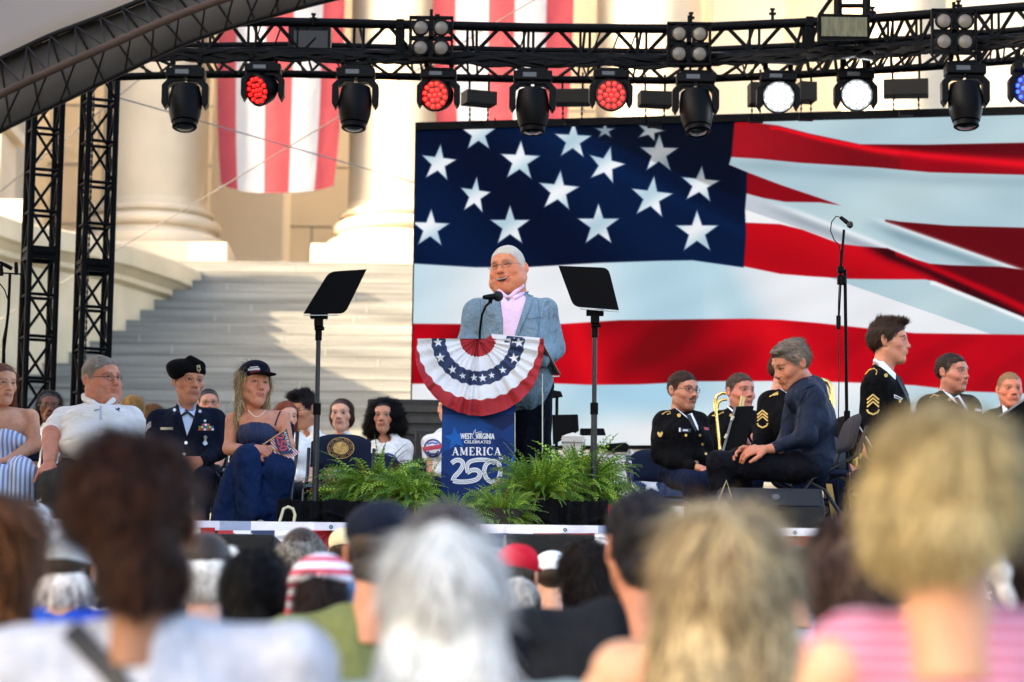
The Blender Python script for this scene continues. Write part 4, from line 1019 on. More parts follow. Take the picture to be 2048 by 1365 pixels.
class Person:
    def __init__(s, label, px, py, Y, group=None, base_z=None, root_px=None):
        s.Y = Y; s.k = ppm(Y); p = at(px if root_px is None else root_px, py, Y)
        s.use_neck = True; s.root = thing('person', label, 'person', (p.x, Y, STZ if base_z is None else base_z), group); s.skin = []
    def J(s, px, py, dy=0): return at(px, py, s.Y+dy)
    def head(s, px, py, hpx, yaw, pitch=0, roll=0, dy=0, hair=None, hcol='#3a2a1c', hseed=0, hthick=.008, hdens=1., col2=None, hatless=True, **kw):
        s.hs = hpx/s.k/.235; s.T = head_frame(px, py, s.Y+dy, s.hs, yaw, pitch, roll); kw.setdefault('hairc', hcol)
        if hair is None: kw['scalp'] = kw.get('scalp', 0.)
        V, Fc, C = head_mesh(**kw); s.skin.append((xf(V, s.T), Fc, C)); s.skincol = np.array(srgb(kw['skin']))
        if hair:
            V, Fc, C = hair_mesh(hair, hcol, hseed, kw.get('scalp', 0.), thick=hthick, dens=hdens, col2=col2)
            mk('hair', xf(V, s.T), Fc, HAIRM, s.root, col=C)
        return s
    def L(s, p): return s.T @ Vector(p)
    def sdf(s, prims, vox=.010, k=.03, wob=None):
        """prims in photograph pixels: ('c',(x,y,dy),(x,y,dy),r0,r1[,k]) or ('e',(x,y,dy),(rx,rz,ry_m)[,k]) or ('-e',...)"""
        q = []
        for p in prims:
            if p[0] in ('c', '-c'):
                a, b = s.J(*p[1]), s.J(*p[2]); q.append((p[0], np.array(a), np.array(b), p[3]/s.k, p[4]/s.k, p[5] if len(p) > 5 else k))
            else: q.append((p[0], np.array(s.J(*p[1])), None, (p[2][0]/s.k, p[2][2], p[2][1]/s.k), None, p[3] if len(p) > 3 else k))
        lo = np.min([np.minimum(a, a if b is None else b)-(np.array(r_) if isinstance(r_, tuple) else max(r_, r2)) for (_, a, b, r_, r2, _k) in q], 0)-.03
        hi = np.max([np.maximum(a, a if b is None else b)+(np.array(r_) if isinstance(r_, tuple) else max(r_, r2)) for (_, a, b, r_, r2, _k) in q], 0)+.03
        S = Sdf(lo, hi, vox)
        for (t, a, b, r_, r2, kk) in q:
            md = 's' if t[0] == '-' else 'u'
            if t[-1] == 'c': S.cap(a, b, r_, r2, kk, md)
            else: S.ell(a, r_, kk, md)
        if wob: S.wobble(*wob)
        return S.mesh()
    def wear(s, name, prims, material, vox=.010, k=.03, wob=(.004, 26, 1)):
        V, Fc = s.sdf(prims, vox, k, wob); o = mk(name, V, Fc, material, s.root); return o
    def limb(s, prims, vox=.007, k=.02):
        # arms run on inside the sleeves up to the neck, so the body is one figure
        nk = (s.T @ Vector((0, .03, -.17))) if getattr(s, 'T', None) is not None and s.use_neck else None
        if nk is not None:
            nx_, ny_ = proj(nk); nd = nk.y-s.Y; base = list(prims)
            comp = list(range(len(prims)))
            def pts(p): return [p[1], p[2]] if p[0] == 'c' else [p[1]]
            for i in range(len(prims)):
                for j in range(i):
                    if any(math.hypot(a[0]-b[0], a[1]-b[1]) < 26 for a in pts(prims[i]) for b in pts(prims[j])):
                        a, b = comp[i], comp[j]; comp = [b if c == a else c for c in comp]
            for c in set(comp):
                P = [q for i, p in enumerate(base) if comp[i] == c for q in pts(p)]; q = min(P, key=lambda v: v[1]+abs(v[2])*40); sg = 1 if q[0] > nx_ else -1
                if q[1] > ny_+230: continue
                if q[1] < ny_+60*s.hs: path = [q, (nx_, ny_, nd)]
                else: path = [q, (q[0]+sg*s.hs*4*s.k/370, q[1]-22, q[2]*.35), (nx_+sg*s.hs*s.k*.09, ny_+s.k*.16*s.hs, .01), (nx_, ny_+s.k*.03, nd*.5)]
                prims = prims+[('c', path[i], path[i+1], 6, 6) for i in range(len(path)-1)]
        V, Fc = s.sdf(prims, vox, k); rr_ = np.random.default_rng(len(V)); C = np.repeat(s.skincol[None], len(V), 0)*(1+.05*np.sin(V[:, :1]*60)*np.sin(V[:, 2:]*50)); s.skin.append((V, Fc, C)); return s
    def hand(s, w, d, n, curl=.9, size=1., thumb=1, spread=.05, curls=None):
        """w wrist (px,py,dy); d towards the fingers; n out of the palm; thumb=+1/-1 picks the thumb's side"""
        w = Vector(s.J(*w)); d = Vector(d).normalized(); n = (Vector(n)-d*Vector(n).dot(d)).normalized(); sd = d.cross(n)*thumb; z = size
        S = Sdf(w-Vector((1, 1, 1))*.21*z, w+Vector((1, 1, 1))*.21*z, .0045)
        for i in range(4):
            kn = w+(d*(.085-.004*abs(i-1))+sd*(.030-.0205*i))*z; S.cap(w+(d*.012+sd*(.018-.012*i))*z, kn, .0125*z, .0115*z, .012)
            L = [.074, .080, .074, .060][i]*z; cu_ = (curls[i] if curls else curl); p = kn; dd = (d+sd*spread*(1.5-i)).normalized(); r_ = [.0098, .010, .0096, .0084][i]*z
            for j, fr in enumerate((.42, .32, .26)):
                a = cu_*(j+1)*.55; v = dd*math.cos(a)+n*math.sin(a); q = p+v*L*fr; S.cap(p, q, r_, r_*.9, .004); p = q; r_ *= .9
        p = w+(d*.020+sd*.022)*z; 
        for j, (L, a) in enumerate(((.040, .75), (.032, .45), (.027, .2))):
            v = (d*math.cos(a)+sd*math.sin(a)+n*(.25+.25*curl*j*.4)).normalized(); q = p+v*L*z; S.cap(p, q, (.0150, .0108, .0098)[j]*z, (.0110, .0100, .0085)[j]*z, .008); p = q
        V, Fc = S.mesh(); C = np.repeat(s.skincol[None], len(V), 0)*np.array([1.03, .93, .9]); s.skin.append((V, Fc, C)); return s
    def done(s):
        V, Fc, C = join(s.skin); s.body = mk('body', V, Fc, SKIN, s.root, col=C); return s
    def glasses(s, colr=(.05, .03, .02), r=.0016, w=.021, h=.015, metal=.6, tint=False):
        m_ = MB(); L = s.L
        for sd in (-1, 1):
            m_.tube([L((sd*.032+w*math.cos(a)*(1 if True else 1), -.104+.012*abs(math.cos(a))*(1 if math.cos(a)*sd > 0 else 0), .008+h*math.sin(a))) for a in np.linspace(0, 2*math.pi, 21)], r*s.hs, 6, cap=False)
            m_.tube([L((sd*(.032+w), -.094, .012)), L((sd*.080, -.06, .013)), L((sd*.084, .010, .012))], r*s.hs, 6)
        m_.tube([L((-.011, -.104, .012)), L((0, -.107, .014)), L((.011, -.104, .012))], r*s.hs, 6)
        o = m_.build('glasses', mat('glasses_frame_%02x%02x' % (int(colr[0]*255), int(colr[2]*255)), colr, .3, metal=metal), s.root, smooth=True)
        return o
    def patch(s, name, bvh, poly, material, off=.004, parent=None): return cloth_patch(name, bvh, poly, material, parent or s.root, off)
# ================================================================ PEOPLE ON THE STAGE
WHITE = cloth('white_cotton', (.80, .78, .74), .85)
GOLD = mat('gold_braid', (.62, .38, .08), .35, metal=.8)
GOLDT = mat('gold_thread', (.60, .40, .10), .55)
ARMY = cloth('army_black', (.0022, .0022, .003), .8, noise=.2)
COLLAR = mat('shirt_white', (.68, .70, .74), .8)
# ---------------------------------------------------------------- speaker
p = Person('silver-haired person in a pale blue blazer and pink shirt, smiling behind the draped lectern', 1040, 900, 15.3)
p.head(1016, 541, 97, -23, 0, -7, hair='crew', hcol='#cdc2b0', hthick=.006, skin='#cf7f58', hairc='#cdc2b0', fat=.9, smile=1, mouth_open=1.15, old=.6, neck=.062, vox=.0030, eye_open=.45, brow='#8a6a50', neckl=.09)
p.limb([('c', (964, 716, -.26), (973, 720, -.32), 9, 9), ('c', (1076, 722, -.28), (1066, 722, -.34), 9, 9)])
p.hand((972, 716, -.33), (.8, -.5, -.1), (0, 0, -1), .5, thumb=1); p.hand((1064, 722, -.36), (-.8, -.5, -.1), (0, 0, -1), .5, thumb=-1); p.done()
p.glasses((.16, .13, .11), r=.0014)
BLAZ = mat('blue_linen', srgb('#708693'), .85, noise=(170, .16, (1, 1, .35)), bump=[(8, .055, 2, (1.6, 1, .5)), (17, .028, 3, (1, 1, .9), (.3, .5, 0)), (500, .001, 2)])
jk = p.wear('blazer', [('c', (960, 624, 0), (1086, 622, 0), 26, 26), ('c', (1028, 596, .03), (1022, 622, .02), 22, 46, .05), ('e', (1020, 650, -.02), (78, 60, .15), .06), ('e', (1030, 705, -.05), (76, 80, .19), .06), ('c', (1035, 735, -.02), (1042, 772, 0), 64, 62, .05),
        ('c', (952, 624, 0), (936, 690, -.02), 26, 23), ('c', (936, 690, -.02), (960, 716, -.24), 22, 16), ('c', (1092, 624, 0), (1103, 698, 0), 27, 25), ('c', (1103, 698, 0), (1082, 720, -.26), 24, 17),
        ('c', (1074, 722, .02), (1076, 774, .02), 30, 30), ('-e', (1017, 560, -.03), (26, 24, .08), .02)], BLAZ, vox=.0085, k=.035, wob=(.006, 26, 3, (1.6, 1, .6)))
bv = tree_of(jk)
PINK = mat('pink_shirt', srgb('#e3bfd2'), .8, noise=(300, .06), bump=(16, .01, 3))
p.patch('shirt', bv, [(1000, 594), (1002, 610), (1006, 640), (1006, 690), (1025, 690), (1036, 655), (1046, 620), (1058, 592), (1048, 584), (1024, 594), (1016, 604), (1009, 594)], PINK, .006)
V, Fc = p.sdf([('c', (998, 582, -.085), (1012, 594, -.105), 4, 4), ('c', (1020, 594, -.105), (1044, 572, -.06), 4, 5), ('c', (1044, 572, -.06), (1050, 558, 0), 4, 4)], .004, .008); mk('collar', V, Fc, PINK, p.root)
p.patch('collar_point', bv, [(1047, 580), (1050, 587), (1030, 598), (1024, 594)], PINK, .022)
p.patch('lapel', bv, [(1046, 584), (1058, 583), (1056, 588), (1067, 592), (1060, 615), (1046, 648), (1027, 688), (1024, 688), (1036, 650), (1046, 618), (1052, 596)], BLAZ, .013)
p.patch('lapel', bv, [(992, 588), (984, 588), (986, 592), (977, 597), (984, 622), (996, 655), (1005, 686), (1007, 686), (1005, 640), (1001, 610), (999, 594)], BLAZ, .013)
p.patch('pocket_flap', bv, [(1055, 634), (1085, 630), (1086, 634), (1056, 638)], BLAZ, .008)
SEAM = mat('blazer_seam', srgb('#526f80'), .9)
for st_ in ([(1076, 600), (1080, 640), (1074, 680), (1076, 715)], [(960, 600), (963, 640), (969, 690)]): p.patch('seam', bv, stripe(st_, 1.4), SEAM, .0025)
for q in (618, 640, 664): p.patch('button', bv, star(1020+(q-618)*-.08, q, 1.6, 0, .9), mat('button_pearl', (.7, .6, .62), .3), .009)
p.wear('trousers', [('c', (1047, 775, 0), (1045, 1085, 0), 32, 21), ('c', (1076, 775, .02), (1082, 1085, .02), 30, 20), ('c', (1045, 770, 0), (1078, 770, 0), 32, 30)], cloth('navy_trousers', (.004, .005, .010)), vox=.012)
m_ = MB()
for x in (1042, 1082):
    a = p.J(x, 1088, 0); V, Fc = p.sdf([('c', (x, 1086, .03), (x, 1090, -.16), 13, 11)], .008, .01); mk('shoe', V, Fc, mat('shoe_black', (.01, .01, .01), .3), p.root)

# ---------------------------------------------------------------- heavy man in the white polo
p = Person('heavy grey-haired person in a white polo shirt, looking right, one hand on the knee', 190, 900, 15.7)
p.head(203, 762, 95, 50, 0, -3, hair='short', hcol='#8d8377', hthick=.007, skin='#c98366', fat=.95, old=.8, neck=.066, vox=.0031, eye_open=.6, brow='#6f5a48', scalp=.008, hairc='#8d8377', neckl=.09)
p.limb([('c', (116, 850, 0), (106, 868, -.07), 15, 20), ('c', (106, 868, -.07), (103, 886, -.12), 20, 20), ('c', (103, 886, -.12), (99, 928, -.30), 19, 12.5), ('c', (280, 858, 0), (288, 915, -.1), 15, 15)])
p.hand((99, 926, -.31), (-.12, -.75, -.62), (0, .1, -1), .42, 1.12, thumb=1, spread=.14); p.done(); p.glasses((.16, .10, .06))
POLO = mat('striped_polo', srgb('#e9e7e4'), .8, noise=(120, .05, (.2, .2, 4)), bump=[(6, .035, 2, (.5, 1, 1.6)), (15, .012, 3), (420, .001, 2)])
jk = p.wear('polo_shirt', [('c', (132, 835, 0), (260, 833, 0), 20, 20), ('c', (198, 822, 0), (134, 836, 0), 16, 16), ('c', (198, 822, 0), (258, 834, 0), 16, 16), ('c', (198, 832, .02), (198, 845, 0), 30, 60, .05), ('e', (198, 856, -.04), (78, 46, .17), .06), ('e', (203, 893, -.10), (86, 50, .22), .06),
        ('c', (124, 840, 0), (107, 867, -.06), 24, 24), ('c', (266, 840, 0), (284, 872, -.04), 24, 22)], POLO, vox=.0085, wob=(.004, 22, 5, (.5, 1, 1.7)))
bv = tree_of(jk)
V, Fc = p.sdf([('c', (170, 797, -.02), (184, 806, -.11), 6, 6), ('c', (184, 806, -.11), (200, 812, -.14), 6, 4), ('c', (226, 801, -.08), (212, 812, -.14), 6, 4), ('c', (168, 792, .02), (170, 798, -.03), 6, 6)], .005, .012); mk('collar', V, Fc, POLO, p.root)
p.patch('placket', bv, [(199, 812), (203, 812), (204, 840), (199, 840)], mat('placket_blue', srgb('#b9c0d2'), .8), .004)
p.patch('chest_emblem', bv, [(230, 815), (234, 818), (237, 815), (241, 818), (238, 820), (240, 824), (236, 821), (233, 820)], mat('navy_thread', (.01, .02, .08), .7), .005)
p.patch('lapel_microphone', bv, [(188, 820), (200, 818), (200, 820), (188, 823)], mat('mic_silver', (.25, .25, .25), .4), .008)
p.wear('trousers', [('c', (168, 935, 0), (104, 972, -.40), 38, 30), ('c', (225, 940, 0), (262, 980, -.40), 38, 30), ('e', (200, 930, -.02), (80, 34, .17)), ('c', (104, 972, -.40), (96, 1078, -.34), 29, 20), ('c', (262, 980, -.4), (268, 1080, -.34), 29, 20)], cloth('grey_slacks', srgb('#3c3b38')), vox=.012)

# ---------------------------------------------------------------- striped dress
p = Person('red-haired person in a strapless blue striped dress at the left edge', 5, 900, 15.9)
p.head(4, 772, 84, 33, 2, 0, hair='long', hcol='#6d3d25', skin='#d29a7c', fem=1, neck=.045, vox=.0032, hseed=3, eye_open=.8, lip='#b5605a', brow='#6b4630', neckl=.10)
p.limb([('c', (0, 826, .02), (58, 834, .02), 15, 15), ('c', (62, 836, 0), (66, 890, -.02), 17, 16), ('c', (66, 892, -.02), (16, 922, -.22), 15, 9), ('e', (5, 850, -.01), (50, 34, .10)), ('c', (-50, 836, 0), (-60, 900, 0), 16, 14), ('c', (-60, 900, 0), (-20, 924, -.22), 14, 9)])
p.hand((14, 921, -.23), (-1, -.2, -.15), (0, .3, -1), .5, .92, thumb=-1); p.done()
def stripe_cloth(name, c1, c2, n, ax='X', w=.5, rot=0):
    m = mat(name, (1, 1, 1), .8, bump=[(8, .02, 2, (1.5, 1, .5)), (400, .001, 2)]); nn, ll = m.node_tree.nodes, m.node_tree.links; b = nn['Principled BSDF']
    tc = nn.new('ShaderNodeTexCoord'); wv = nn.new('ShaderNodeTexWave'); wv.bands_direction = ax; wv.inputs['Scale'].default_value = n; wv.inputs['Distortion'].default_value = .6; wv.inputs['Detail Scale'].default_value = .6
    cr_ = nn.new('ShaderNodeValToRGB'); cr_.color_ramp.interpolation = 'LINEAR'; e = cr_.color_ramp.elements; e[0].position = w-.05; e[0].color = (*c1, 1); e[1].position = w+.05; e[1].color = (*c2, 1)
    ll.new(tc.outputs['Object'], wv.inputs['Vector']); ll.new(wv.outputs['Fac'], cr_.inputs[0]); ll.new(cr_.outputs[0], b.inputs['Base Color']); return m
DS = stripe_cloth('blue_striped_cotton', srgb('#7b96cc'), srgb('#d9dfee'), 13)
p.wear('dress', [('e', (4, 884, -.03), (50, 30, .125)), ('c', (5, 905, 0), (5, 925, 0), 42, 46), ('c', (30, 940, -.02), (45, 950, -.40), 32, 30), ('c', (-30, 940, -.02), (-20, 955, -.40), 32, 30), ('c', (42, 955, -.42), (34, 1050, -.36), 34, 44), ('c', (-15, 960, -.42), (-5, 1050, -.36), 34, 44), ('-e', (0, 835, 0), (70, 24, .3), .01)], DS, vox=.010, wob=(.009, 24, 2, (1.6, 1, .25)))

# ---------------------------------------------------------------- airman with beret
p = Person('airman in a black beret and dark blue service coat, hands folded in the lap', 370, 900, 15.5)
p.head(378, 766, 88, 24, 3, 2, skin='#bd8062', fem=.7, neck=.047, vox=.0031, hairc='#3a2820', lip='#a9655a', brow='#4a3226', eye_open=.85, gaze=.002, neckl=.10)
p.limb([('c', (356, 922, -.25), (366, 926, -.29), 8, 8), ('c', (408, 922, -.25), (396, 926, -.28), 8, 8)])
p.hand((360, 922, -.28), (.95, -.2, -.25), (.1, .8, -.5), .7, 1, thumb=-1); p.hand((404, 922, -.28), (-.95, -.3, -.2), (-.1, .8, -.5), .8, 1, thumb=1); p.done()
BER = cloth('beret_wool', (.004, .004, .005), .95)
S = Sdf((-.14, -.13, -.03), (.13, .14, .17), .0045); S.ell((0, .006, .062), (.088, .108, .030), .01); S.ell((-.030, .008, .080), (.100, .100, .050), .03); S.ell((-.075, -.01, .052), (.045, .07, .042), .03); S.cap((.03, -.075, .09), (-.02, -.06, .125), .03, .02, .03)
S.ell((0, .0, -.01), (.080, .100, .058), .006, 's'); V, Fc = S.mesh(); hat = mk('beret', xf(V, p.T), Fc, BER, p.root)
V, Fc = hair_mesh('crew', '#3a2820', 4, thick=.004)[:2]; mk('hair', xf(V, p.T), Fc, mat('dark_hair', srgb('#2e211a'), .6), p.root)
bb_ = tree_of(hat); p.patch('badge', bb_, [(393, 731), (400, 730), (402, 740), (399, 746), (394, 742)], mat('silver_thread', srgb('#a59a72'), .5), .004); p.patch('badge_star', bb_, star(397.5, 737.5, 3.6), BER, .006)
AF = cloth('air_force_blue', srgb('#0f1628'), .75, noise=.1)
jk = p.wear('service_coat', [('c', (322, 842, 0), (424, 840, 0), 24, 24), ('c', (374, 824, .02), (374, 846, 0), 22, 44, .05), ('e', (374, 872, -.03), (60, 52, .14), .05), ('e', (376, 915, -.03), (56, 30, .15), .05), ('c', (316, 846, 0), (308, 902, -.04), 24, 20), ('c', (308, 902, -.04), (354, 921, -.25), 19, 13),
        ('c', (430, 846, 0), (434, 900, -.03), 24, 21), ('c', (434, 900, -.03), (410, 921, -.25), 20, 13), ('-e', (376, 806, -.04), (19, 17, .07), .02)], AF, vox=.0085, wob=(.0035, 26, 7))
bv = tree_of(jk)
LBL = mat('pale_blue_shirt', srgb('#b9cbe6'), .8, bump=(18, .006, 3))
p.patch('shirt', bv, [(357, 806), (362, 826), (374, 872), (382, 852), (391, 826), (393, 806), (380, 814)], LBL, .007)
p.patch('collar', bv, [(355, 802), (360, 800), (372, 822), (362, 830)], LBL, .016); p.patch('collar', bv, [(394, 801), (390, 800), (375, 822), (388, 832)], LBL, .016)
p.patch('tie_tab', bv, [(362, 830), (374, 820), (390, 834), (388, 838), (375, 827), (364, 834)], mat('tie_black', (.01, .01, .012), .7), .018)
for pl_ in ([(354, 806), (345, 826), (342, 834), (350, 832), (368, 868), (374, 876), (362, 830)], [(395, 806), (404, 824), (408, 830), (401, 832), (384, 866), (375, 876), (389, 830)]): p.patch('lapel', bv, pl_, AF, .013)
SILV = mat('silver_metal', (.55, .55, .55), .3, metal=.9)
for x, y in ((372, 886), (368, 909), (349, 820), (400, 823)): p.patch('button', bv, star(x, y, 3.4, 0, .92, 6), SILV, .015)
p.patch('name_tag', bv, [(321, 855), (346, 855), (346, 860), (321, 860)], mat('name_plate', srgb('#b9b4a6'), .35, metal=.5), .008)
RIB = [mat('rib%d' % i, srgb(c), .6) for i, c in enumerate(['#b03030', '#e0c040', '#e8e8e8', '#3050a0', '#c86030', '#4a8050'])]
for r_ in range(3):
    for c_ in range(6 if r_ else 3):
        x = 397+c_*5.2+(7 if r_ == 0 else 0); y = 848+r_*4.6; p.patch('ribbon', bv, [(x, y), (x+4.6, y), (x+4.6, y+4), (x, y+4)], RIB[(r_*5+c_*7+c_) % 6], .008)
p.patch('shield_badge', bv, [(407, 873), (412, 871), (415, 876), (412, 881), (416, 888), (410, 892), (405, 887), (409, 880)], SILV, .009)
p.patch('occupational_badge', bv, star(410, 842, 3.5, 0, .5), SILV, .009)
for i in range(4): p.patch('chevron', bv, stripe([(288+i*1.2, 872-i*6), (295+i, 858-i*4), (302, 853-i*3)], 1.6), mat('chevron_silver', srgb('#b8bcc8'), .6), .005)
p.wear('trousers', [('e', (376, 935, -.02), (56, 22, .15)), ('c', (350, 940, -.02), (338, 962, -.42), 26, 22), ('c', (402, 940, -.02), (408, 962, -.42), 26, 22), ('c', (338, 962, -.42), (342, 1068, -.36), 20, 14), ('c', (408, 962, -.42), (402, 1068, -.36), 20, 14)], AF, vox=.012)
for x in (342, 402): V, Fc = p.sdf([('c', (x, 1070, -.33), (x, 1074, -.52), 11, 9)], .008, .01); mk('shoe', V, Fc, mat('shoe_black'), p.root)

# ---------------------------------------------------------------- woman with cap and navy gown
p = Person('blonde person in a navy cap and long strapless navy dress, legs crossed', 510, 900, 15.1)
p.head(508, 772, 90, 27, 0, 2, hair='wavy', hcol='#8c7654', col2='#cdb68a', hseed=8, skin='#cc8a6c', fem=.6, old=.9, neck=.043, vox=.0031, lip='#b0605a', brow='#8a6a4a', eye_open=.65, neckl=.10)
p.limb([('c', (470, 838, .01), (562, 836, .01), 15, 15), ('e', (515, 850, -.02), (42, 32, .09)), ('c', (465, 842, 0), (459, 896, -.03), 15, 12), ('c', (459, 898, -.03), (505, 902, -.30), 14, 9), ('c', (565, 840, 0), (576, 890, -.03), 15, 12), ('c', (577, 892, -.03), (540, 900, -.28), 13.5, 9), ('c', (515, 870, -.03), (520, 920, -.05), 20, 20), ('c', (520, 920, -.05), (495, 922, -.38), 16, 14), ('c', (495, 922, -.38), (515, 1000, -.32), 14, 12), ('c', (515, 1000, -.32), (521, 1046, -.32), 12, 8), ('c', (520, 920, -.05), (505, 935, -.32), 14, 13), ('c', (505, 935, -.32), (484, 1010, -.24), 13, 11), ('c', (484, 1010, -.24), (484, 1062, -.24), 11, 8)])
p.hand((503, 901, -.30), (.9, -.35, -.05), (.2, .5, -.8), .9, .95, thumb=-1); p.hand((541, 899, -.29), (-.85, -.45, -.05), (-.2, .5, -.8), .9, .95, thumb=1); p.done()
NAVG = cloth('navy_chiffon', srgb('#12244a'), .7, noise=.1)
PLT = mat('pleated_navy', srgb('#12224a'), .7, bump=[(60, .02, 1, (1, .05, .12))])
p.wear('bodice', [('e', (514, 870, -.03), (41, 32, .118)), ('c', (514, 885, 0), (516, 915, 0), 34, 36), ('-e', (514, 834, 0), (70, 16, .3), .006)], PLT, vox=.0075, wob=(.003, 160, 3, (1, .3, .05)))
p.wear('skirt', [('e', (512, 922, -.03), (52, 26, .16)), ('c', (500, 920, -.05), (494, 916, -.42), 30, 24), ('c', (545, 925, -.05), (550, 940, -.38), 32, 28), ('c', (494, 918, -.43), (505, 1020, -.36), 24, 34), ('c', (480, 950, -.35), (446, 1046, -.28), 30, 26), ('c', (555, 945, -.36), (540, 1030, -.30), 34, 24), ('c', (500, 970, -.3), (490, 1040, -.28), 44, 40), ('c', (446, 1040, -.28), (540, 1046, -.28), 16, 12),
        ('-e', (516, 1062, -.42), (16, 26, .12), .01)], NAVG, vox=.010, wob=(.013, 30, 6, (1.5, 1, .22)))
bvb = tree_of(p.body)
for st_ in ([(473, 822), (474, 838), (478, 856)], [(561, 822), (555, 836), (550, 852)]): p.patch('strap', bvb, stripe(st_, 2.6), NAVG, .004)
m_ = MB(); m_.tube([p.J(496+3*i, 820+10*math.sin(math.pi*i/12)*1.4, -.112-.004*math.sin(math.pi*i/12)) for i in range(13)], .0014, 5); m_.build('necklace', mat('silver_metal'), p.root)
for x, y, dd in ((521, 1048, -.36), (484, 1062, -.26)): V, Fc = p.sdf([('c', (x, y, dd), (x+2, y+4, dd-.12), 9, 8)], .006, .01); mk('sandal', V, Fc, mat('white_leather', (.65, .62, .58), .5), p.root)
CAPN = cloth('navy_cap_cloth', srgb('#0c1120'), .85, fold=.3)
def cap_on(p, material, brim_yaw=0, name='cap', lift=0, brim=True):
    S = Sdf((-.11, -.21, -.02), (.11, .14, .16), .004); S.ell((0, .010, .060+lift), (.086, .104, .070), .01); S.ell((0, -.02, .095+lift), (.06, .07, .036), .03)
    S.ell((0, .01, .0+lift), (.0775, .096, .052), .004, 's')
    if brim:
        S.ell((0, -.115, .052+lift), (.072, .080, .0065), .006); S.ell((0, -.118, .040+lift), (.060, .074, .010), .004, 's')
    V, Fc = S.mesh(); return mk(name, xf(V, p.T), Fc, material, p.root)
hat = cap_on(p, CAPN); bb_ = tree_of(hat)
p.patch('cap_lettering', bb_, [(500, 734), (516, 733), (517, 735), (500, 736)], mat('cap_white', (.6, .6, .6), .7), .004); p.patch('cap_lettering', bb_, [(496, 738), (519, 736), (520, 740), (496, 742)], mat('cap_white', (.6, .6, .6), .7), .004); p.patch('cap_lettering', bb_, [(500, 744), (519, 741), (519, 745), (501, 747)], mat('cap_red', (.5, .02, .03), .7), .004)

# little flags held in her hand
def prop_flag(label, poly, Yd, material, pole, decor=None):
    V = [at(x, y, Yd) for x, y in poly]; t = thing('hand_flag', label, 'flag', V[0]); n_ = Vector((0, .004, 0)); MB().prism(V, n_).build('flag_cloth', material, t)
    MB().tube([at(*pole[0], Yd-.006), at(*pole[1], Yd-.006)], .0035, 6).build('stick', mat('wood_stick', srgb('#b98e5a'), .6), t)
    return t
RW = stripe_cloth('red_white_bars', (.45, .02, .04), (.75, .75, .76), 42, 'DIAGONAL')
prop_flag('small striped stars and stripes stick flag behind the blue one', [(540, 880), (552, 872), (600, 905), (588, 914), (560, 922), (548, 905)], 14.72, RW, ((525, 888), (572, 912)))
t = prop_flag('small dark blue AMERICA 250 stick flag held by the blonde person', [(548, 877), (573, 857), (579, 880), (586, 907), (560, 909), (552, 893)], 14.70, mat('flag_navy', srgb('#22365c'), .7), ((527, 889), (571, 860)))
ux = (at(580, 903, 14.69)-at(568, 862, 14.69)).normalized(); uz = (at(590, 880, 14.69)-at(574, 884, 14.69)).normalized()
lettering('flag_text', 'AMERICA', at(575, 882, 14.694), ux, uz, .105, .016, mat('flag_white', (.7, .7, .7), .7), t)
lettering('flag_numerals', '250', at(563.5, 886, 14.694), ux, uz, .085, .040, mat('flag_red', (.5, .06, .1), .7), t, bold=.002)

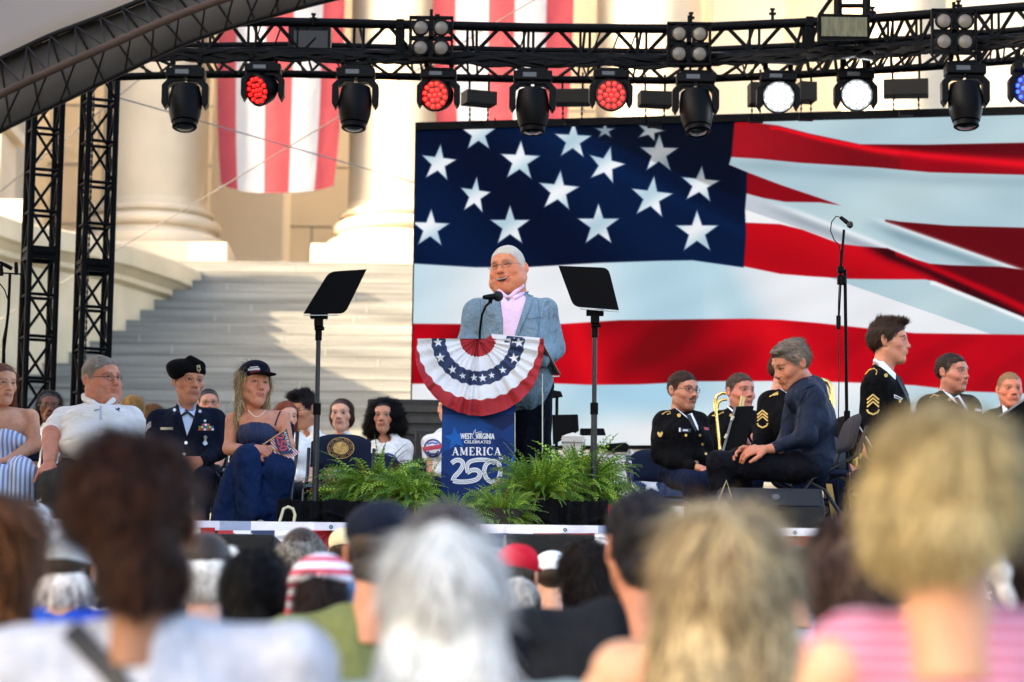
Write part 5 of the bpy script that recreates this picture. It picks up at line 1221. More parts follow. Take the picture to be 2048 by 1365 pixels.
# ---------------------------------------------------------------- people of the choir rows, further back
def choir(label, px, py, hpx, yaw, pitch, Y, hair, hcol, skin, shirt, body=None, hdens=.8, roll=0, glasses=None, print_=None, **kw):
    p = Person(label, px, py+90, Y, 'youth choir seated behind the front row')
    p.head(px, py, hpx, yaw, pitch, roll, hair=hair, hcol=hcol, skin=skin, vox=.0036, neckl=.10, hdens=hdens, neck=kw.pop('neck', .046), **kw)
    k = hpx/73
    bx, by = body or (px, py+62*k)
    p.limb([('c', (bx-28*k, by+30, -.05), (bx-26*k, by+70, -.1), 10, 9), ('c', (bx+28*k, by+30, -.05), (bx+26*k, by+70, -.1), 10, 9), ('c', (bx-26*k, by+70, -.1), (bx-6*k, by+88, -.25), 9, 7), ('c', (bx+26*k, by+70, -.1), (bx+6*k, by+88, -.25), 9, 7)])
    p.hand((bx-8*k, by+87, -.25), (.8, -.4, -.2), (0, .3, -1), .6, .85, -1); p.hand((bx+8*k, by+87, -.25), (-.8, -.4, -.2), (0, .3, -1), .6, .85, 1); p.done()
    if glasses: p.glasses(glasses)
    o = p.wear('shirt', [('c', (bx-30*k, by-2, 0), (bx+30*k, by-2, 0), 15*k, 15*k), ('c', (bx, by-18*k, .01), (bx, by, 0), 17*k, 30*k, .04), ('e', (bx, by+28*k, -.02), (38*k, 40*k, .12), .04), ('e', (bx, by+75*k, -.02), (36*k, 30*k, .13), .04), ('c', (bx-36*k, by+4, 0), (bx-34*k, by+40*k, -.04), 15*k, 15*k), ('c', (bx+36*k, by+4, 0), (bx+34*k, by+40*k, -.04), 15*k, 15*k), ('-e', (px+2, by-16*k, -.03), (14*k, 12*k, .06), .01)], shirt, vox=.011)
    p.wear('trousers', [('c', (bx-16*k, by+100*k, 0), (bx-18*k, by+104*k, -.38), 20*k, 17*k), ('c', (bx+16*k, by+100*k, 0), (bx+18*k, by+104*k, -.38), 20*k, 17*k), ('c', (bx-18*k, by+104*k, -.38), (bx-18*k, 1122, -.34), 15*k, 11*k), ('c', (bx+18*k, by+104*k, -.38), (bx+18*k, 1122, -.34), 15*k, 11*k)], cloth('choir_trousers', (.01, .012, .02)), vox=.014)
    if print_:
        bvh = tree_of(o); cx, cy, r_ = print_
        p.patch('print_ring', bvh, star(cx, cy, r_, 0, .985, 12), mat('print_navy', srgb('#2c3a70'), .8), .005)
        p.patch('print_field', bvh, star(cx, cy, r_*.80, 0, .985, 12), mat('print_white', srgb('#d8d6dc'), .8), .007)
        p.patch('print_band', bvh, [(cx-r_*1.15, cy-r_*.1), (cx+r_*.9, cy-r_*.45), (cx+r_*.95, cy+r_*.02), (cx-r_*1.05, cy+r_*.32)], mat('print_red', srgb('#b23a4c'), .8), .009)
        p.patch('print_arc', bvh, stripe([(cx-r_*.6, cy+r_*.35), (cx-r_*.3, cy+r_*.62), (cx+r_*.3, cy+r_*.62), (cx+r_*.6, cy+r_*.3)], r_*.22), mat('print_navy'), .009)
        p.patch('print_wave', bvh, stripe([(cx-r_*.6, cy-r_*.45), (cx-r_*.1, cy-r_*.6), (cx+r_*.3, cy-r_*.5), (cx+r_*.62, cy-r_*.62)], r_*.22), mat('print_blue', srgb('#5670a8'), .8), .009)
    return p
DKS = cloth('dark_top', (.02, .02, .03))
choir('dark-skinned young person with glasses and long black curls, behind the striped dress', 99, 816, 66, 12, 2, 17.6, 'wavy', '#17100e', '#6d4330', WHITE, glasses=(.12, .08, .05), fem=1, hseed=21)
choir('young person with pulled-back dark hair and glasses, peeking out behind the airman', 417, 809, 60, 12, 4, 17.8, 'pulled', '#1d1412', '#c98f74', WHITE, glasses=(.05, .04, .04), fem=1, hseed=22)
choir('sandy-haired head mostly hidden behind the polo shirt shoulder', 268, 822, 58, 150, 5, 17.6, 'bob', '#a27a45', '#c99072', WHITE, fem=1, hseed=23)
choir('brown-haired head low between the polo shirt and the airman', 308, 838, 56, 160, 8, 18.0, 'bob', '#6d4a2a', '#c99072', WHITE, fem=1, hseed=24)
choir('red-haired young person in a white shirt, half hidden behind the navy dress', 573, 836, 62, 25, 6, 17.4, 'long', '#7a3a22', '#dba489', WHITE, fem=1, hseed=25, body=(595, 893), lip='#b5605a')
choir('dark-haired young person with glasses looking down, behind the left teleprompter stand', 607, 822, 74, -48, 16, 18.2, 'quiff', '#1b1311', '#c58a68', WHITE, glasses=(.04, .03, .03), fat=.25, hseed=26, body=(626, 886))
choir('child with a brown bowl haircut pouting above the empty folding chair', 683, 832, 66, -8, 0, 17.6, 'bowl', '#3b2318', '#d39c80', WHITE, fem=.6, hseed=27, body=(688, 892), print_=(677, 935, 24), lip='#b5706a', hdens=1.)
choir('young person with a big cloud of black curls and a white shirt', 768, 836, 66, -6, 0, 17.8, 'afro', '#0d0908', '#c4896a', WHITE, fem=.7, hseed=28, body=(782, 894), print_=(775, 928, 22), hdens=1.)
choir('white printed choir shirt leaning out from behind the lectern, head hidden', 896, 820, 60, -10, 0, 17.7, 'short', '#4a3424', '#c98f70', WHITE, body=(884, 884), print_=(866, 897, 19), hseed=29)

# ---------------------------------------------------------------- soldiers of the band
def soldier(label, px, py, hpx, yaw, pitch, Y, hair, hcol, skin, jacket, sh, tie=None, glasses=None, marks=(), roll=0, **kw):
    p = Person(label, px, py+100, Y, 'army band in black uniforms'); p.head(px, py, hpx, yaw, pitch, roll, hair=hair, hcol=hcol, skin=skin, vox=.0032, **kw)
    return p
def chevrons(p, bv, cx, cy, k=1.):
    for i in range(3): y = cy-16*k+i*6.2*k; p.patch('chevron', bv, stripe([(cx-10.5*k, y+9*k), (cx, y), (cx+10.5*k, y+9*k)], 2.9*k), GOLDT, .006)
    p.patch('chevron_rocker', bv, stripe([(cx-10.5*k, cy+10*k), (cx-8*k, cy+15*k), (cx, cy+18.5*k), (cx+8*k, cy+15*k), (cx+10.5*k, cy+10*k)], 3*k), GOLDT, .006)
def epaulet(p, bv, pts, k=1.): p.patch('epaulet_braid', bv, stripe(pts, 1.8*k), GOLD, .006)
# moustache
p = soldier('soldier with glasses and a brown moustache seated in a black uniform', 1366, 784, 79, 38, 4, 16.6, 'short', '#38261b', '#c28468', None, None, moust='#3a2216', stub=.25, neck=.053, hthick=.006, hairc='#38261b', neckl=.09, old=.2)
p.limb([('c', (1390, 936, -.25), (1402, 938, -.3), 9, 8)]); p.hand((1400, 937, -.30), (.9, -.3, -.2), (0, .3, -1), .7, 1, -1); p.done(); p.glasses((.03, .02, .02), w=.022)
jk = p.wear('uniform_jacket', [('c', (1332, 845, 0), (1392, 843, 0), 22, 21), ('c', (1366, 822, .02), (1366, 842, 0), 18, 32, .05), ('e', (1364, 878, -.04), (54, 46, .14), .05), ('e', (1372, 920, -.06), (50, 32, .15), .05), ('c', (1324, 848, 0), (1320, 908, -.04), 22, 18), ('c', (1320, 908, -.04), (1385, 935, -.25), 18, 13), ('c', (1400, 848, 0), (1410, 900, -.05), 20, 17), ('-e', (1368, 812, -.05), (15, 13, .07), .015)], ARMY, vox=.0085, wob=(.004, 24, 9))
bv = tree_of(jk); p.patch('shirt', bv, [(1347, 813), (1372, 832), (1384, 826), (1396, 852), (1397, 862), (1388, 850), (1374, 836), (1352, 818)], COLLAR, .012); p.patch('tie', bv, [(1372, 831), (1381, 829), (1394, 858), (1392, 866), (1384, 852)], mat('tie_black'), .015)
epaulet(p, bv, [(1324, 829), (1332, 824), (1340, 823), (1341, 827), (1334, 829)]); p.patch('collar_disc', bv, star(1358, 831, 4, 0, .9, 6), GOLD, .010)
p.patch('eagle_patch', bv, [(1314, 866), (1318, 864), (1320, 868), (1323, 863), (1326, 866), (1324, 872), (1321, 875), (1317, 873)], GOLDT, .006); p.patch('name_plate', bv, [(1359, 857), (1382, 858), (1381, 865), (1359, 864)], mat('name_black', (.02, .02, .02), .3), .011)
m_ = p.patch('name_plate_edge', bv, [(1358, 856), (1361, 856), (1361, 864), (1358, 864)], COLLAR, .013); p.patch('name_letters', bv, [(1366, 859.5), (1376, 860), (1376, 862.5), (1366, 862)], COLLAR, .013)
for x, y in ((1372, 871), (1400, 871), (1405, 889), (1412, 908)): p.patch('button', bv, star(x, y, 2.8, 0, .9, 6), GOLD, .010)
p.patch('medal_ribbon', bv, [(1408, 854), (1417, 856), (1418, 861), (1409, 860)], mat('rib0'), .009); p.patch('sleeve_stripe', bv, stripe([(1394, 925), (1390, 935), (1390, 945)], 1.6), GOLDT, .007)
p.wear('trousers', [('c', (1368, 955, 0), (1425, 962, -.38), 26, 22), ('c', (1350, 955, 0), (1385, 965, -.38), 26, 22), ('e', (1365, 945, 0), (50, 22, .15)), ('c', (1425, 962, -.38), (1428, 1100, -.34), 20, 13), ('c', (1385, 965, -.38), (1388, 1100, -.34), 20, 13)], cloth('blue_trousers', srgb('#0e1830')), vox=.012)
# trombone player
p = soldier('soldier with short hair holding a trombone behind the black music stand', 1481, 786, 76, 30, 2, 17.2, 'short', '#4a382c', '#bd7860', None, None, neck=.056, fat=.2, hthick=.005, hairc='#4a382c', neckl=.09, eye_open=.7, old=.3)
p.limb([('c', (1500, 900, -.2), (1488, 880, -.3), 9, 8)]); p.hand((1490, 884, -.3), (-.2, -.3, .9), (-.9, .2, 0), 1.1, .95, 1); p.done()
jk = p.wear('uniform_jacket', [('c', (1436, 842, 0), (1510, 842, 0), 21, 21), ('c', (1478, 820, .02), (1478, 842, 0), 19, 32, .05), ('e', (1472, 880, -.03), (54, 48, .14), .05), ('e', (1472, 925, -.03), (50, 30, .15), .05), ('c', (1430, 848, 0), (1430, 910, -.05), 20, 17), ('c', (1516, 848, 0), (1520, 905, -.05), 20, 17), ('c', (1520, 905, -.05), (1500, 892, -.22), 16, 12), ('-e', (1480, 812, -.05), (15, 12, .07), .015)], ARMY, vox=.0085, wob=(.004, 24, 10))
p.wear('trousers', [('e', (1472, 950, 0), (50, 26, .15)), ('c', (1455, 958, 0), (1465, 965, -.4), 25, 21), ('c', (1490, 958, 0), (1505, 965, -.4), 25, 21), ('c', (1465, 965, -.4), (1466, 1100, -.36), 18, 13), ('c', (1505, 965, -.4), (1506, 1100, -.36), 18, 13)], cloth('blue_trousers'), vox=.014)
bv = tree_of(jk); p.patch('shirt', bv, [(1455, 812), (1474, 826), (1486, 824), (1494, 840), (1484, 832), (1472, 830), (1456, 816)], COLLAR, .012); epaulet(p, bv, [(1424, 832), (1438, 829), (1448, 823), (1446, 827)]); p.patch('collar_disc', bv, star(1462, 831, 3.6, 0, .9, 6), GOLD, .010)
# hidden-face sergeant
p = soldier('sergeant with gold sleeve chevrons, face hidden behind the seated navy blazer', 1570, 745, 76, 60, 5, 16.4, 'short', '#3a2a20', '#c48a70', None, None, neck=.055, hairc='#3a2a20', neckl=.09)
p.limb([('c', (1512, 895, -.1), (1505, 905, -.2), 9, 8)]); p.hand((1508, 902, -.2), (.6, -.5, -.4), (0, .3, -1), .7, 1, 1); p.done()
jk = p.wear('uniform_jacket', [('c', (1546, 802, 0), (1610, 800, 0), 23, 22), ('c', (1576, 780, .02), (1576, 800, 0), 19, 32, .05), ('e', (1572, 850, -.03), (50, 56, .14), .05), ('c', (1538, 808, 0), (1528, 872, -.04), 25, 21), ('c', (1528, 872, -.04), (1518, 890, -.1), 20, 15), ('-e', (1576, 772, -.05), (15, 12, .07), .015), ('e', (1580, 910, 0), (46, 30, .14))], ARMY, vox=.0085, wob=(.004, 24, 11))
p.wear('trousers', [('e', (1580, 945, 0), (50, 26, .15)), ('c', (1565, 955, 0), (1590, 962, -.4), 25, 21), ('c', (1600, 955, 0), (1625, 962, -.4), 25, 21), ('c', (1590, 962, -.4), (1590, 1108, -.36), 18, 13), ('c', (1625, 962, -.4), (1625, 1108, -.36), 18, 13)], cloth('blue_trousers'), vox=.014)
bv = tree_of(jk); chevrons(p, bv, 1525, 837); epaulet(p, bv, [(1539, 794), (1548, 788), (1556, 784), (1556, 789), (1546, 791)]); p.patch('shirt', bv, [(1560, 772), (1580, 786), (1578, 790), (1560, 778)], COLLAR, .012)
# bowed man in navy blazer
p = Person('grey-haired person in a navy blazer bowing the head, hands folded, seated on a chair', 1620, 950, 15.0)
p.head(1584, 731, 94, -66, 24, 4, hair='side', hcol='#75685b', hthick=.009, skin='#b5775a', old=.9, neck=.056, vox=.0031, eye_open=.45, brow='#5a4a3c', hairc='#75685b', neckl=.10, neckdir=(0, .06), scalp=.004)
p.use_neck = False; p.limb([('c', (1560, 895, -.16), (1534, 899, -.18), 12, 9), ('c', (1612, 874, -.20), (1560, 895, -.16), 9, 9), ('c', (1618, 800, -.14), (1612, 874, -.20), 12, 10), ('c', (1612, 775, -.02), (1618, 800, -.14), 12, 12), ('c', (1604, 768, 0), (1612, 775, -.02), 14, 12), ('c', (1548, 898, -.05), (1572, 882, .05), 7, 7), ('c', (1572, 882, .05), (1590, 805, .08), 8, 8), ('c', (1590, 805, .08), (1606, 778, 0), 9, 9), ('c', (1548, 898, -.05), (1516, 904, -.12), 7, 7)]); p.hand((1534, 898, -.19), (-.95, -.1, -.12), (.1, .5, -.8), .75, 1.05, 1); p.hand((1512, 905, -.12), (-.9, -.25, 0), (.1, -.6, -.6), .85, 1, -1); p.done()
NB = mat('navy_blazer', srgb('#121c30'), .65, spec=.15, noise=(60, .08), bump=[(7, .04, 2, (1, 1, .8)), (15, .015, 3, (1, 1, .6), (.2, .7, 0)), (450, .001, 2)])
jk = p.wear('blazer', [('c', (1622, 782, .06), (1612, 790, -.10), 32, 30), ('e', (1630, 850, 0), (42, 66, .19), .06), ('e', (1626, 915, .02), (44, 52, .18), .05), ('c', (1600, 775, 0), (1592, 800, -.05), 16, 24, .04), ('c', (1630, 940, 0), (1640, 952, 0), 30, 18), ('c', (1622, 800, -.14), (1612, 872, -.20), 28, 23), ('c', (1612, 874, -.20), (1552, 895, -.17), 21, 13.5), ('c', (1590, 800, .08), (1572, 880, .05), 20, 17), ('c', (1572, 880, .05), (1548, 898, -.05), 16, 12)], NB, vox=.0085, wob=(.0055, 22, 13))
bv = tree_of(jk)
p.patch('lapel', bv, [(1606, 770), (1612, 782), (1596, 812), (1570, 838), (1560, 842), (1580, 812), (1594, 785)], NB, .007)
SMN = mat('navy_seam', srgb('#070b14'), .9)
for st_ in ([(1614, 772), (1600, 800), (1584, 825), (1562, 846)], [(1648, 772), (1624, 784), (1604, 806), (1596, 842), (1594, 868)], [(1600, 880), (1630, 884), (1652, 876)], [(1560, 846), (1566, 880), (1580, 905)]): p.patch('seam', bv, stripe(st_, 1.7), SMN, .003)
p.patch('pocket_flap', bv, [(1590, 905), (1646, 900), (1645, 908), (1592, 913)], NB, .008); p.patch('collar', bv, [(1612, 748), (1632, 752), (1634, 768), (1614, 775), (1600, 785)], NB, .010)
p.wear('trousers', [('e', (1604, 938, 0), (50, 30, .17)), ('c', (1590, 935, -.08), (1440, 928, -.12), 35, 26), ('c', (1590, 935, .1), (1480, 922, .12), 35, 26), ('c', (1438, 930, -.12), (1446, 1068, -.10), 25, 17), ('c', (1478, 925, .12), (1490, 1068, .12), 25, 17)], cloth('black_slacks', srgb('#0e0f16'), noise=.15), vox=.011, wob=(.006, 22, 14))
# profile sergeant, right
p = soldier('sergeant with tousled brown hair seen in profile, tallest of the band', 1777, 686, 89, 78, 0, 16.0, 'quiff', '#35261c', '#bd8063', None, None, neck=.056, hairc='#35261c', neckl=.11, hdens=1.2, neckdir=(0, .03))
p.limb([('c', (1735, 905, -.1), (1760, 925, -.2), 10, 8)]); p.hand((1758, 924, -.2), (.9, -.3, -.3), (0, .3, -1), .7, 1, -1); p.done()
jk = p.wear('uniform_jacket', [('c', (1756, 765, -.14), (1772, 770, .12), 28, 28), ('c', (1764, 738, .0), (1762, 768, 0), 20, 36, .05), ('e', (1772, 815, 0), (50, 62, .17), .05), ('e', (1768, 880, 0), (48, 50, .16), .05), ('c', (1748, 778, -.13), (1740, 850, -.15), 29, 24), ('c', (1740, 850, -.15), (1750, 905, -.16), 23, 16), ('-e', (1779, 726, 0), (17, 14, .07), .012)], ARMY, vox=.0085, wob=(.004, 24, 15))
bv = tree_of(jk); chevrons(p, bv, 1746, 808, 1.15); epaulet(p, bv, [(1730, 749), (1738, 740), (1748, 737), (1754, 742), (1752, 750)]); p.patch('collar_disc', bv, star(1772, 751, 4, 0, .9, 6), GOLD, .009)
p.patch('shirt', bv, [(1748, 717), (1768, 724), (1792, 748), (1791, 760), (1772, 742), (1750, 726)], COLLAR, .013); p.patch('tie', bv, [(1791, 752), (1800, 752), (1818, 790), (1816, 802)], mat('tie_black'), .01)
p.patch('name_plate', bv, [(1788, 789), (1805, 797), (1804, 801), (1789, 796)], COLLAR, .009); p.patch('name_plate_face', bv, [(1790, 791.5), (1804, 798), (1803, 800), (1790, 795)], mat('name_black'), .011); p.patch('button', bv, star(1800, 803, 2.8, 0, .9, 6), GOLD, .009)
p.patch('pocket', bv, stripe([(1785, 802), (1815, 812), (1827, 806)], 1.5), mat('seam_dark', (.003, .003, .004), .9), .004)
V, Fc = p.sdf([('c', (1750, 722, -.06), (1790, 754, -.03), 4.5, 4.5)], .005, .01); mk('shirt_collar', V, Fc, COLLAR, p.root)
p.wear('trousers', [('c', (1770, 935, -.08), (1860, 950, -.15), 27, 22), ('c', (1770, 935, .1), (1850, 950, .12), 27, 22), ('e', (1765, 925, 0), (46, 26, .15)), ('c', (1860, 950, -.15), (1862, 1120, -.12), 20, 14), ('c', (1850, 950, .12), (1852, 1120, .12), 20, 14)], cloth('blue_trousers'), vox=.013)
# second right soldier
p = soldier('soldier with cropped dark hair right of the profile sergeant, frowning', 1904, 748, 79, 48, 2, 17.0, 'short', '#2f241d', '#b0745c', None, None, neck=.055, hthick=.005, hairc='#2f241d', neckl=.09, eye_open=.7, old=.4, stub=.15)
p.limb([('c', (1860, 900, -.1), (1880, 915, -.2), 10, 8)]); p.hand((1880, 914, -.2), (.9, -.3, -.3), (0, .3, -1), .7, 1, -1); p.done()
jk = p.wear('trousers', [('e', (1896, 950, 0), (52, 26, .16)), ('c', (1880, 958, 0), (1905, 966, -.4), 26, 22), ('c', (1915, 958, 0), (1940, 966, -.4), 26, 22), ('c', (1905, 966, -.4), (1906, 1105, -.36), 19, 14), ('c', (1940, 966, -.4), (1942, 1105, -.36), 19, 14)], cloth('blue_trousers'), vox=.014)
jk = p.wear('uniform_jacket', [('c', (1862, 812, 0), (1935, 812, 0), 22, 22), ('c', (1898, 785, .02), (1898, 808, 0), 19, 34, .05), ('e', (1898, 850, -.03), (56, 52, .14), .05), ('e', (1898, 900, -.02), (52, 36, .15), .05), ('c', (1855, 818, 0), (1850, 880, -.05), 23, 18), ('c', (1942, 818, 0), (1950, 880, -.05), 22, 18), ('-e', (1904, 775, -.04), (15, 12, .07), .015)], ARMY, vox=.009, wob=(.004, 24, 16))
bv = tree_of(jk); p.patch('shirt', bv, [(1884, 775), (1908, 796), (1918, 790), (1934, 815), (1936, 826), (1924, 815), (1906, 802), (1886, 782)], COLLAR, .012); p.patch('tie', bv, [(1908, 796), (1916, 794), (1932, 822), (1928, 830)], mat('tie_black'), .014); epaulet(p, bv, [(1860, 796), (1868, 790), (1878, 792), (1872, 796)]); p.patch('collar_disc', bv, star(1899, 800, 3.6, 0, .9, 6), GOLD, .010); p.patch('medal_ribbon', bv, [(1950, 818), (1962, 819), (1962, 824), (1950, 823)], mat('rib2'), .009)
# far right
p = soldier('soldier with cropped ginger hair at the right edge, facing forward', 2020, 782, 72, 6, 3, 18.6, 'crew', '#8a6a4a', '#bd7358', None, None, neck=.056, hthick=.004, hairc='#8a6a4a', neckl=.09, eye_open=.7, fat=.15)
p.limb([('c', (1990, 900, -.1), (2000, 915, -.2), 10, 8)]); p.hand((2000, 914, -.2), (.6, -.3, -.3), (0, .3, -1), .7, 1, -1); p.done()
p.wear('trousers', [('e', (2018, 955, 0), (46, 26, .16)), ('c', (2003, 962, 0), (2000, 968, -.4), 24, 20), ('c', (2033, 962, 0), (2036, 968, -.4), 24, 20), ('c', (2000, 968, -.4), (2000, 1098, -.36), 17, 13), ('c', (2036, 968, -.4), (2036, 1098, -.36), 17, 13)], cloth('blue_trousers'), vox=.014)
jk = p.wear('uniform_jacket', [('c', (1986, 838, 0), (2050, 838, 0), 19, 19), ('c', (2018, 816, .02), (2018, 836, 0), 17, 30, .05), ('e', (2018, 872, -.03), (48, 46, .13), .05), ('e', (2018, 915, -.02), (46, 32, .14), .05), ('c', (1980, 842, 0), (1976, 895, -.05), 19, 16), ('c', (2056, 842, 0), (2060, 895, -.05), 19, 16), ('-e', (2020, 806, -.05), (14, 11, .07), .015)], ARMY, vox=.010, wob=(.004, 24, 17))
bv = tree_of(jk); p.patch('shirt', bv, [(2004, 808), (2018, 822), (2032, 808), (2030, 830), (2018, 845), (2006, 828)], COLLAR, .010); p.patch('tie', bv, [(2015, 820), (2021, 820), (2024, 846), (2018, 850), (2013, 846)], mat('tie_black'), .013)
# partly hidden musician with horn
p = soldier('musician hidden between the navy blazer and the microphone stand, only a hand showing', 1700, 822, 72, 60, 10, 16.8, None, '#2b211b', '#b9795e', None, None, neck=.05, hairc='#2b211b', neckl=.08)
p.T = None
p.skin = []
p.limb([('c', (1672, 925, -.1), (1690, 932, -.2), 9, 8), ('e', (1690, 880, 0), (16, 40, .07))]); p.hand((1688, 930, -.2), (.8, -.3, -.45), (0, .4, -.9), .7, 1.05, -1, spread=.12); p.done()
p.wear('uniform_jacket', [('e', (1688, 880, .02), (34, 48, .14)), ('c', (1665, 865, 0), (1668, 918, -.08), 20, 14), ('e', (1700, 930, .03), (30, 30, .14))], cloth('army_brown', srgb('#140f0a')), vox=.010)
p.wear('trousers', [('c', (1690, 955, .0), (1720, 962, -.25), 26, 22), ('c', (1655, 955, 0), (1672, 968, -.25), 26, 20), ('c', (1720, 962, -.25), (1722, 1060, -.25), 20, 16), ('c', (1672, 968, -.25), (1676, 1060, -.25), 18, 15)], cloth('blue_trousers'), vox=.012)
V = [at(x, y, 16.38) for x, y in [(1652, 968), (1664, 968), (1676, 1040), (1664, 1042)]]; MB().prism(V, (0, .01, 0)).build('gold_trouser_stripe', GOLDT, p.root)
# ================================================================ OBJECTS ON THE STAGE
def FY(px, Y): return proj((at(px, 900, Y).x, Y, STZ))[1]
# ---- folding chairs
CHM = mat('chair_steel', (.008, .008, .009), .4, spec=.3); VIN = mat('navy_vinyl', srgb('#131b30'), .5, spec=.1, bump=(40, .002, 3))
def chair_proto(loc):
    x, y, z = loc; t = thing('folding_chair', 'empty navy folding chair with a round gold seal on its padded back', 'chair', loc, 'folding chairs on the stage')
    V = []; nx, nz = 24, 12; hw, h0, h1 = .175, .60, .84
    for side in (0, 1):
        for j in range(nz+1):
            for i in range(nx+1):
                u = -1+2*i/nx; v = j/nz; zz = h0+(h1-h0)*v-(.06*abs(u)**3.2*v)
                yy = .20+.03*(1-u*u)+.05*v+(.014 if side else -.014)*(1-abs(u)**6)*(1-abs(2*v-1)**6); V.append((x+u*hw, y+yy, z+zz))
    k = (nx+1)*(nz+1); Fc = []
    for j in range(nz):
        for i in range(nx):
            a = j*(nx+1)+i; Fc += [(a, a+1, a+nx+2, a+nx+1), (k+a, k+a+nx+1, k+a+nx+2, k+a+1)]
    bk = mk('backrest', V, Fc, VIN, t)
    c = Vector((x, y+.24-.014, z+.735)); m_ = MB(); M = Matrix(((1, 0, 0), (0, 0, -1), (0, 1, 0))); 
    M = Matrix.Rotation(R(-11), 3, 'X') @ M
    sealm = mat('gold_seal', srgb('#b08a4a'), .4, metal=.5, noise=(60, .5))
    for (a, b_) in ((.073, .078), (.054, .056)): m_.lathe(c+Vector((0, -.004, 0)), [(a*1.0, .006), (b_*1.0, .006)], 40, M=M)
    m_.lathe(c+Vector((0, -.004, 0)), [(.0005, .006), (.047, .006)], 40, M=M); m_.build('seal', sealm, bk)
    m_ = MB()
    for i in range(40):
        if i % 5 == 4: continue
        a = 2*math.pi*i/40; o_ = c+M @ Vector((.065*math.cos(a), .065*math.sin(a), .008)); m_.box(o_, (.005, .001, .006))
    m_.build('seal_lettering', sealm, bk)
    m_ = MB(); m_.box((x, y+.0, z+.445), (.36, .36, .035)); m_.build('seat', VIN, t, bevel=.015)
    MB().box((x, y-.182, z+.432), (.34, .006, .018)).build('seat_edge', mat('seat_edge_blue', srgb('#5d7196'), .4), t)
    for s_ in (-1, 1):
        X = x+s_*.19; MB().tube([(X, y+.28, z+.74), (X, y+.22, z+.55), (X, y-.02, z+.40), (X, y-.26, z)], .011, 8).build('leg', CHM, t, smooth=True)
        MB().tube([(X*1+s_*-.012, y-.12, z+.43), (X-s_*.012, y+.05, z+.33), (X-s_*.012, y+.24, z)], .011, 8).build('leg', CHM, t, smooth=True)
    m_ = MB(); m_.tube([(x-.19, y-.20, z+.11), (x+.19, y-.20, z+.11)], .007, 6); m_.build('stretcher', CHM, t)
    m_ = MB(); m_.tube([(x-.178, y+.2, z+.08), (x+.178, y+.2, z+.08)], .007, 6); m_.build('stretcher', CHM, t)
    return t
c = at(677, 900, 16.2); ch0 = chair_proto((c.x, 16.2, STZ)); ch0.scale = (1, 1, .84)
def chair(px, Y, rot, label):
    o = copy_tree(ch0); c = at(px, 900, Y); o.location = (c.x, Y, STZ); [bpy.data.objects.remove(q) for ch in o.children for q in list(ch.children)]; o.rotation_euler = (0, 0, R(rot)); o['label'] = label; o.scale = (1, 1, .84); return o
chair(770, 17.3, 20, 'navy folding chair standing behind the ferns, right of the empty sealed chair')
for px, Y, ro, lab in [(190, 15.85, 0, 'folding chair under the person in the white polo'), (5, 16.05, 0, 'folding chair under the person in the striped dress'), (376, 15.65, 0, 'folding chair under the airman with the beret'), (516, 15.30, 0, 'folding chair under the person in the navy cap'),
                       (1352, 16.9, 25, 'folding chair under the soldier with the moustache'), (1470, 17.35, 15, 'folding chair under the trombone player'), (1612, 15.1, -80, 'folding chair under the bowed person in the navy blazer'), (1578, 16.8, 30, 'folding chair under the sergeant whose face is hidden'),
                       (1700, 16.85, 40, 'folding chair under the musician with the horn'), (1760, 16.1, 70, 'folding chair under the profile sergeant'), (1898, 17.1, 30, 'folding chair under the frowning soldier'), (2018, 18.7, 0, 'folding chair under the ginger-haired soldier')]:
    chair(px, Y, ro, lab)
for px, Y, w_ in [(99, 17.7, 'dark-skinned young person with glasses'), (417, 17.9, 'young person peeking out behind the airman'), (268, 17.7, 'sandy-haired head'), (308, 18.1, 'low brown-haired head'), (595, 17.5, 'red-haired young person'), (626, 18.3, 'young person with glasses looking down'), (688, 17.7, 'child with the bowl haircut'), (782, 17.9, 'young person with black curls'), (884, 17.8, 'choir singer hidden by the lectern')]:
    chair(px, Y, 0, 'folding chair under the '+w_)

# ---- lectern
LEY = 14.85; kk = ppm(LEY)
lc = at(956, 900, LEY); lect = thing('lectern', 'clear acrylic lectern with a dark blue AMERICA 250 front panel and slanted black reading desk', 'lectern', (lc.x, LEY, STZ))
pnl = mat('panel_blue', srgb('#12336f'), .5, spec=.1, noise=(3, .08))
xl, xr = at(883, 900, LEY).x, at(1030, 900, LEY).x; zt_ = at(950, 700, LEY).z
fp = MB().box2((xl, LEY, STZ+.02), (xr, LEY+.015, zt_)).build('front_panel', pnl, lect)
def pp(px, py, d=.003): return at(px, py, LEY-d)
def facet(pts, c, d=.001): 
    m_ = MB(); V = [pp(x, y, d) for x, y in pts]; m_.add(V, [tuple(reversed(range(len(V))))]); m_.build('panel_facet', mat('facet_'+c[1:], [v*.72 for v in srgb(c)], .5, spec=.1), fp)
facet([(884, 830), (950, 830), (990, 860), (884, 905)], '#1d4f9c'); facet([(950, 830), (1029, 830), (1029, 845), (1005, 862)], '#152a5c', .002); facet([(1005, 862), (1029, 842), (1029, 890), (962, 852)], '#1b3f80', .0015)
facet([(1029, 870), (1029, 940), (1000, 905), (985, 880)], '#15316f', .001); facet([(990, 990), (1029, 905), (1029, 990)], '#2166bd', .0012); facet([(884, 940), (960, 990), (884, 990)], '#12326f', .001)
MB().prism([pp(x, y, .002) for x, y in star(911, 877, 24, -.12, .42)], (0, .001, 0)).build('panel_star', mat('star_blue', srgb('#1a5cae'), .5, spec=.1), fp)
INK = mat('panel_white', (.74, .76, .80), .45)
ux, uz = Vector((1, 0, 0)), Vector((0, 0, 1))
def txt(s_, px, py, w_, h_, b=.0, **k): return lettering('panel_lettering', s_, pp(px, py, .001), ux, uz, w_/kk, h_/kk, INK, fp, bold=b, thick=.003)
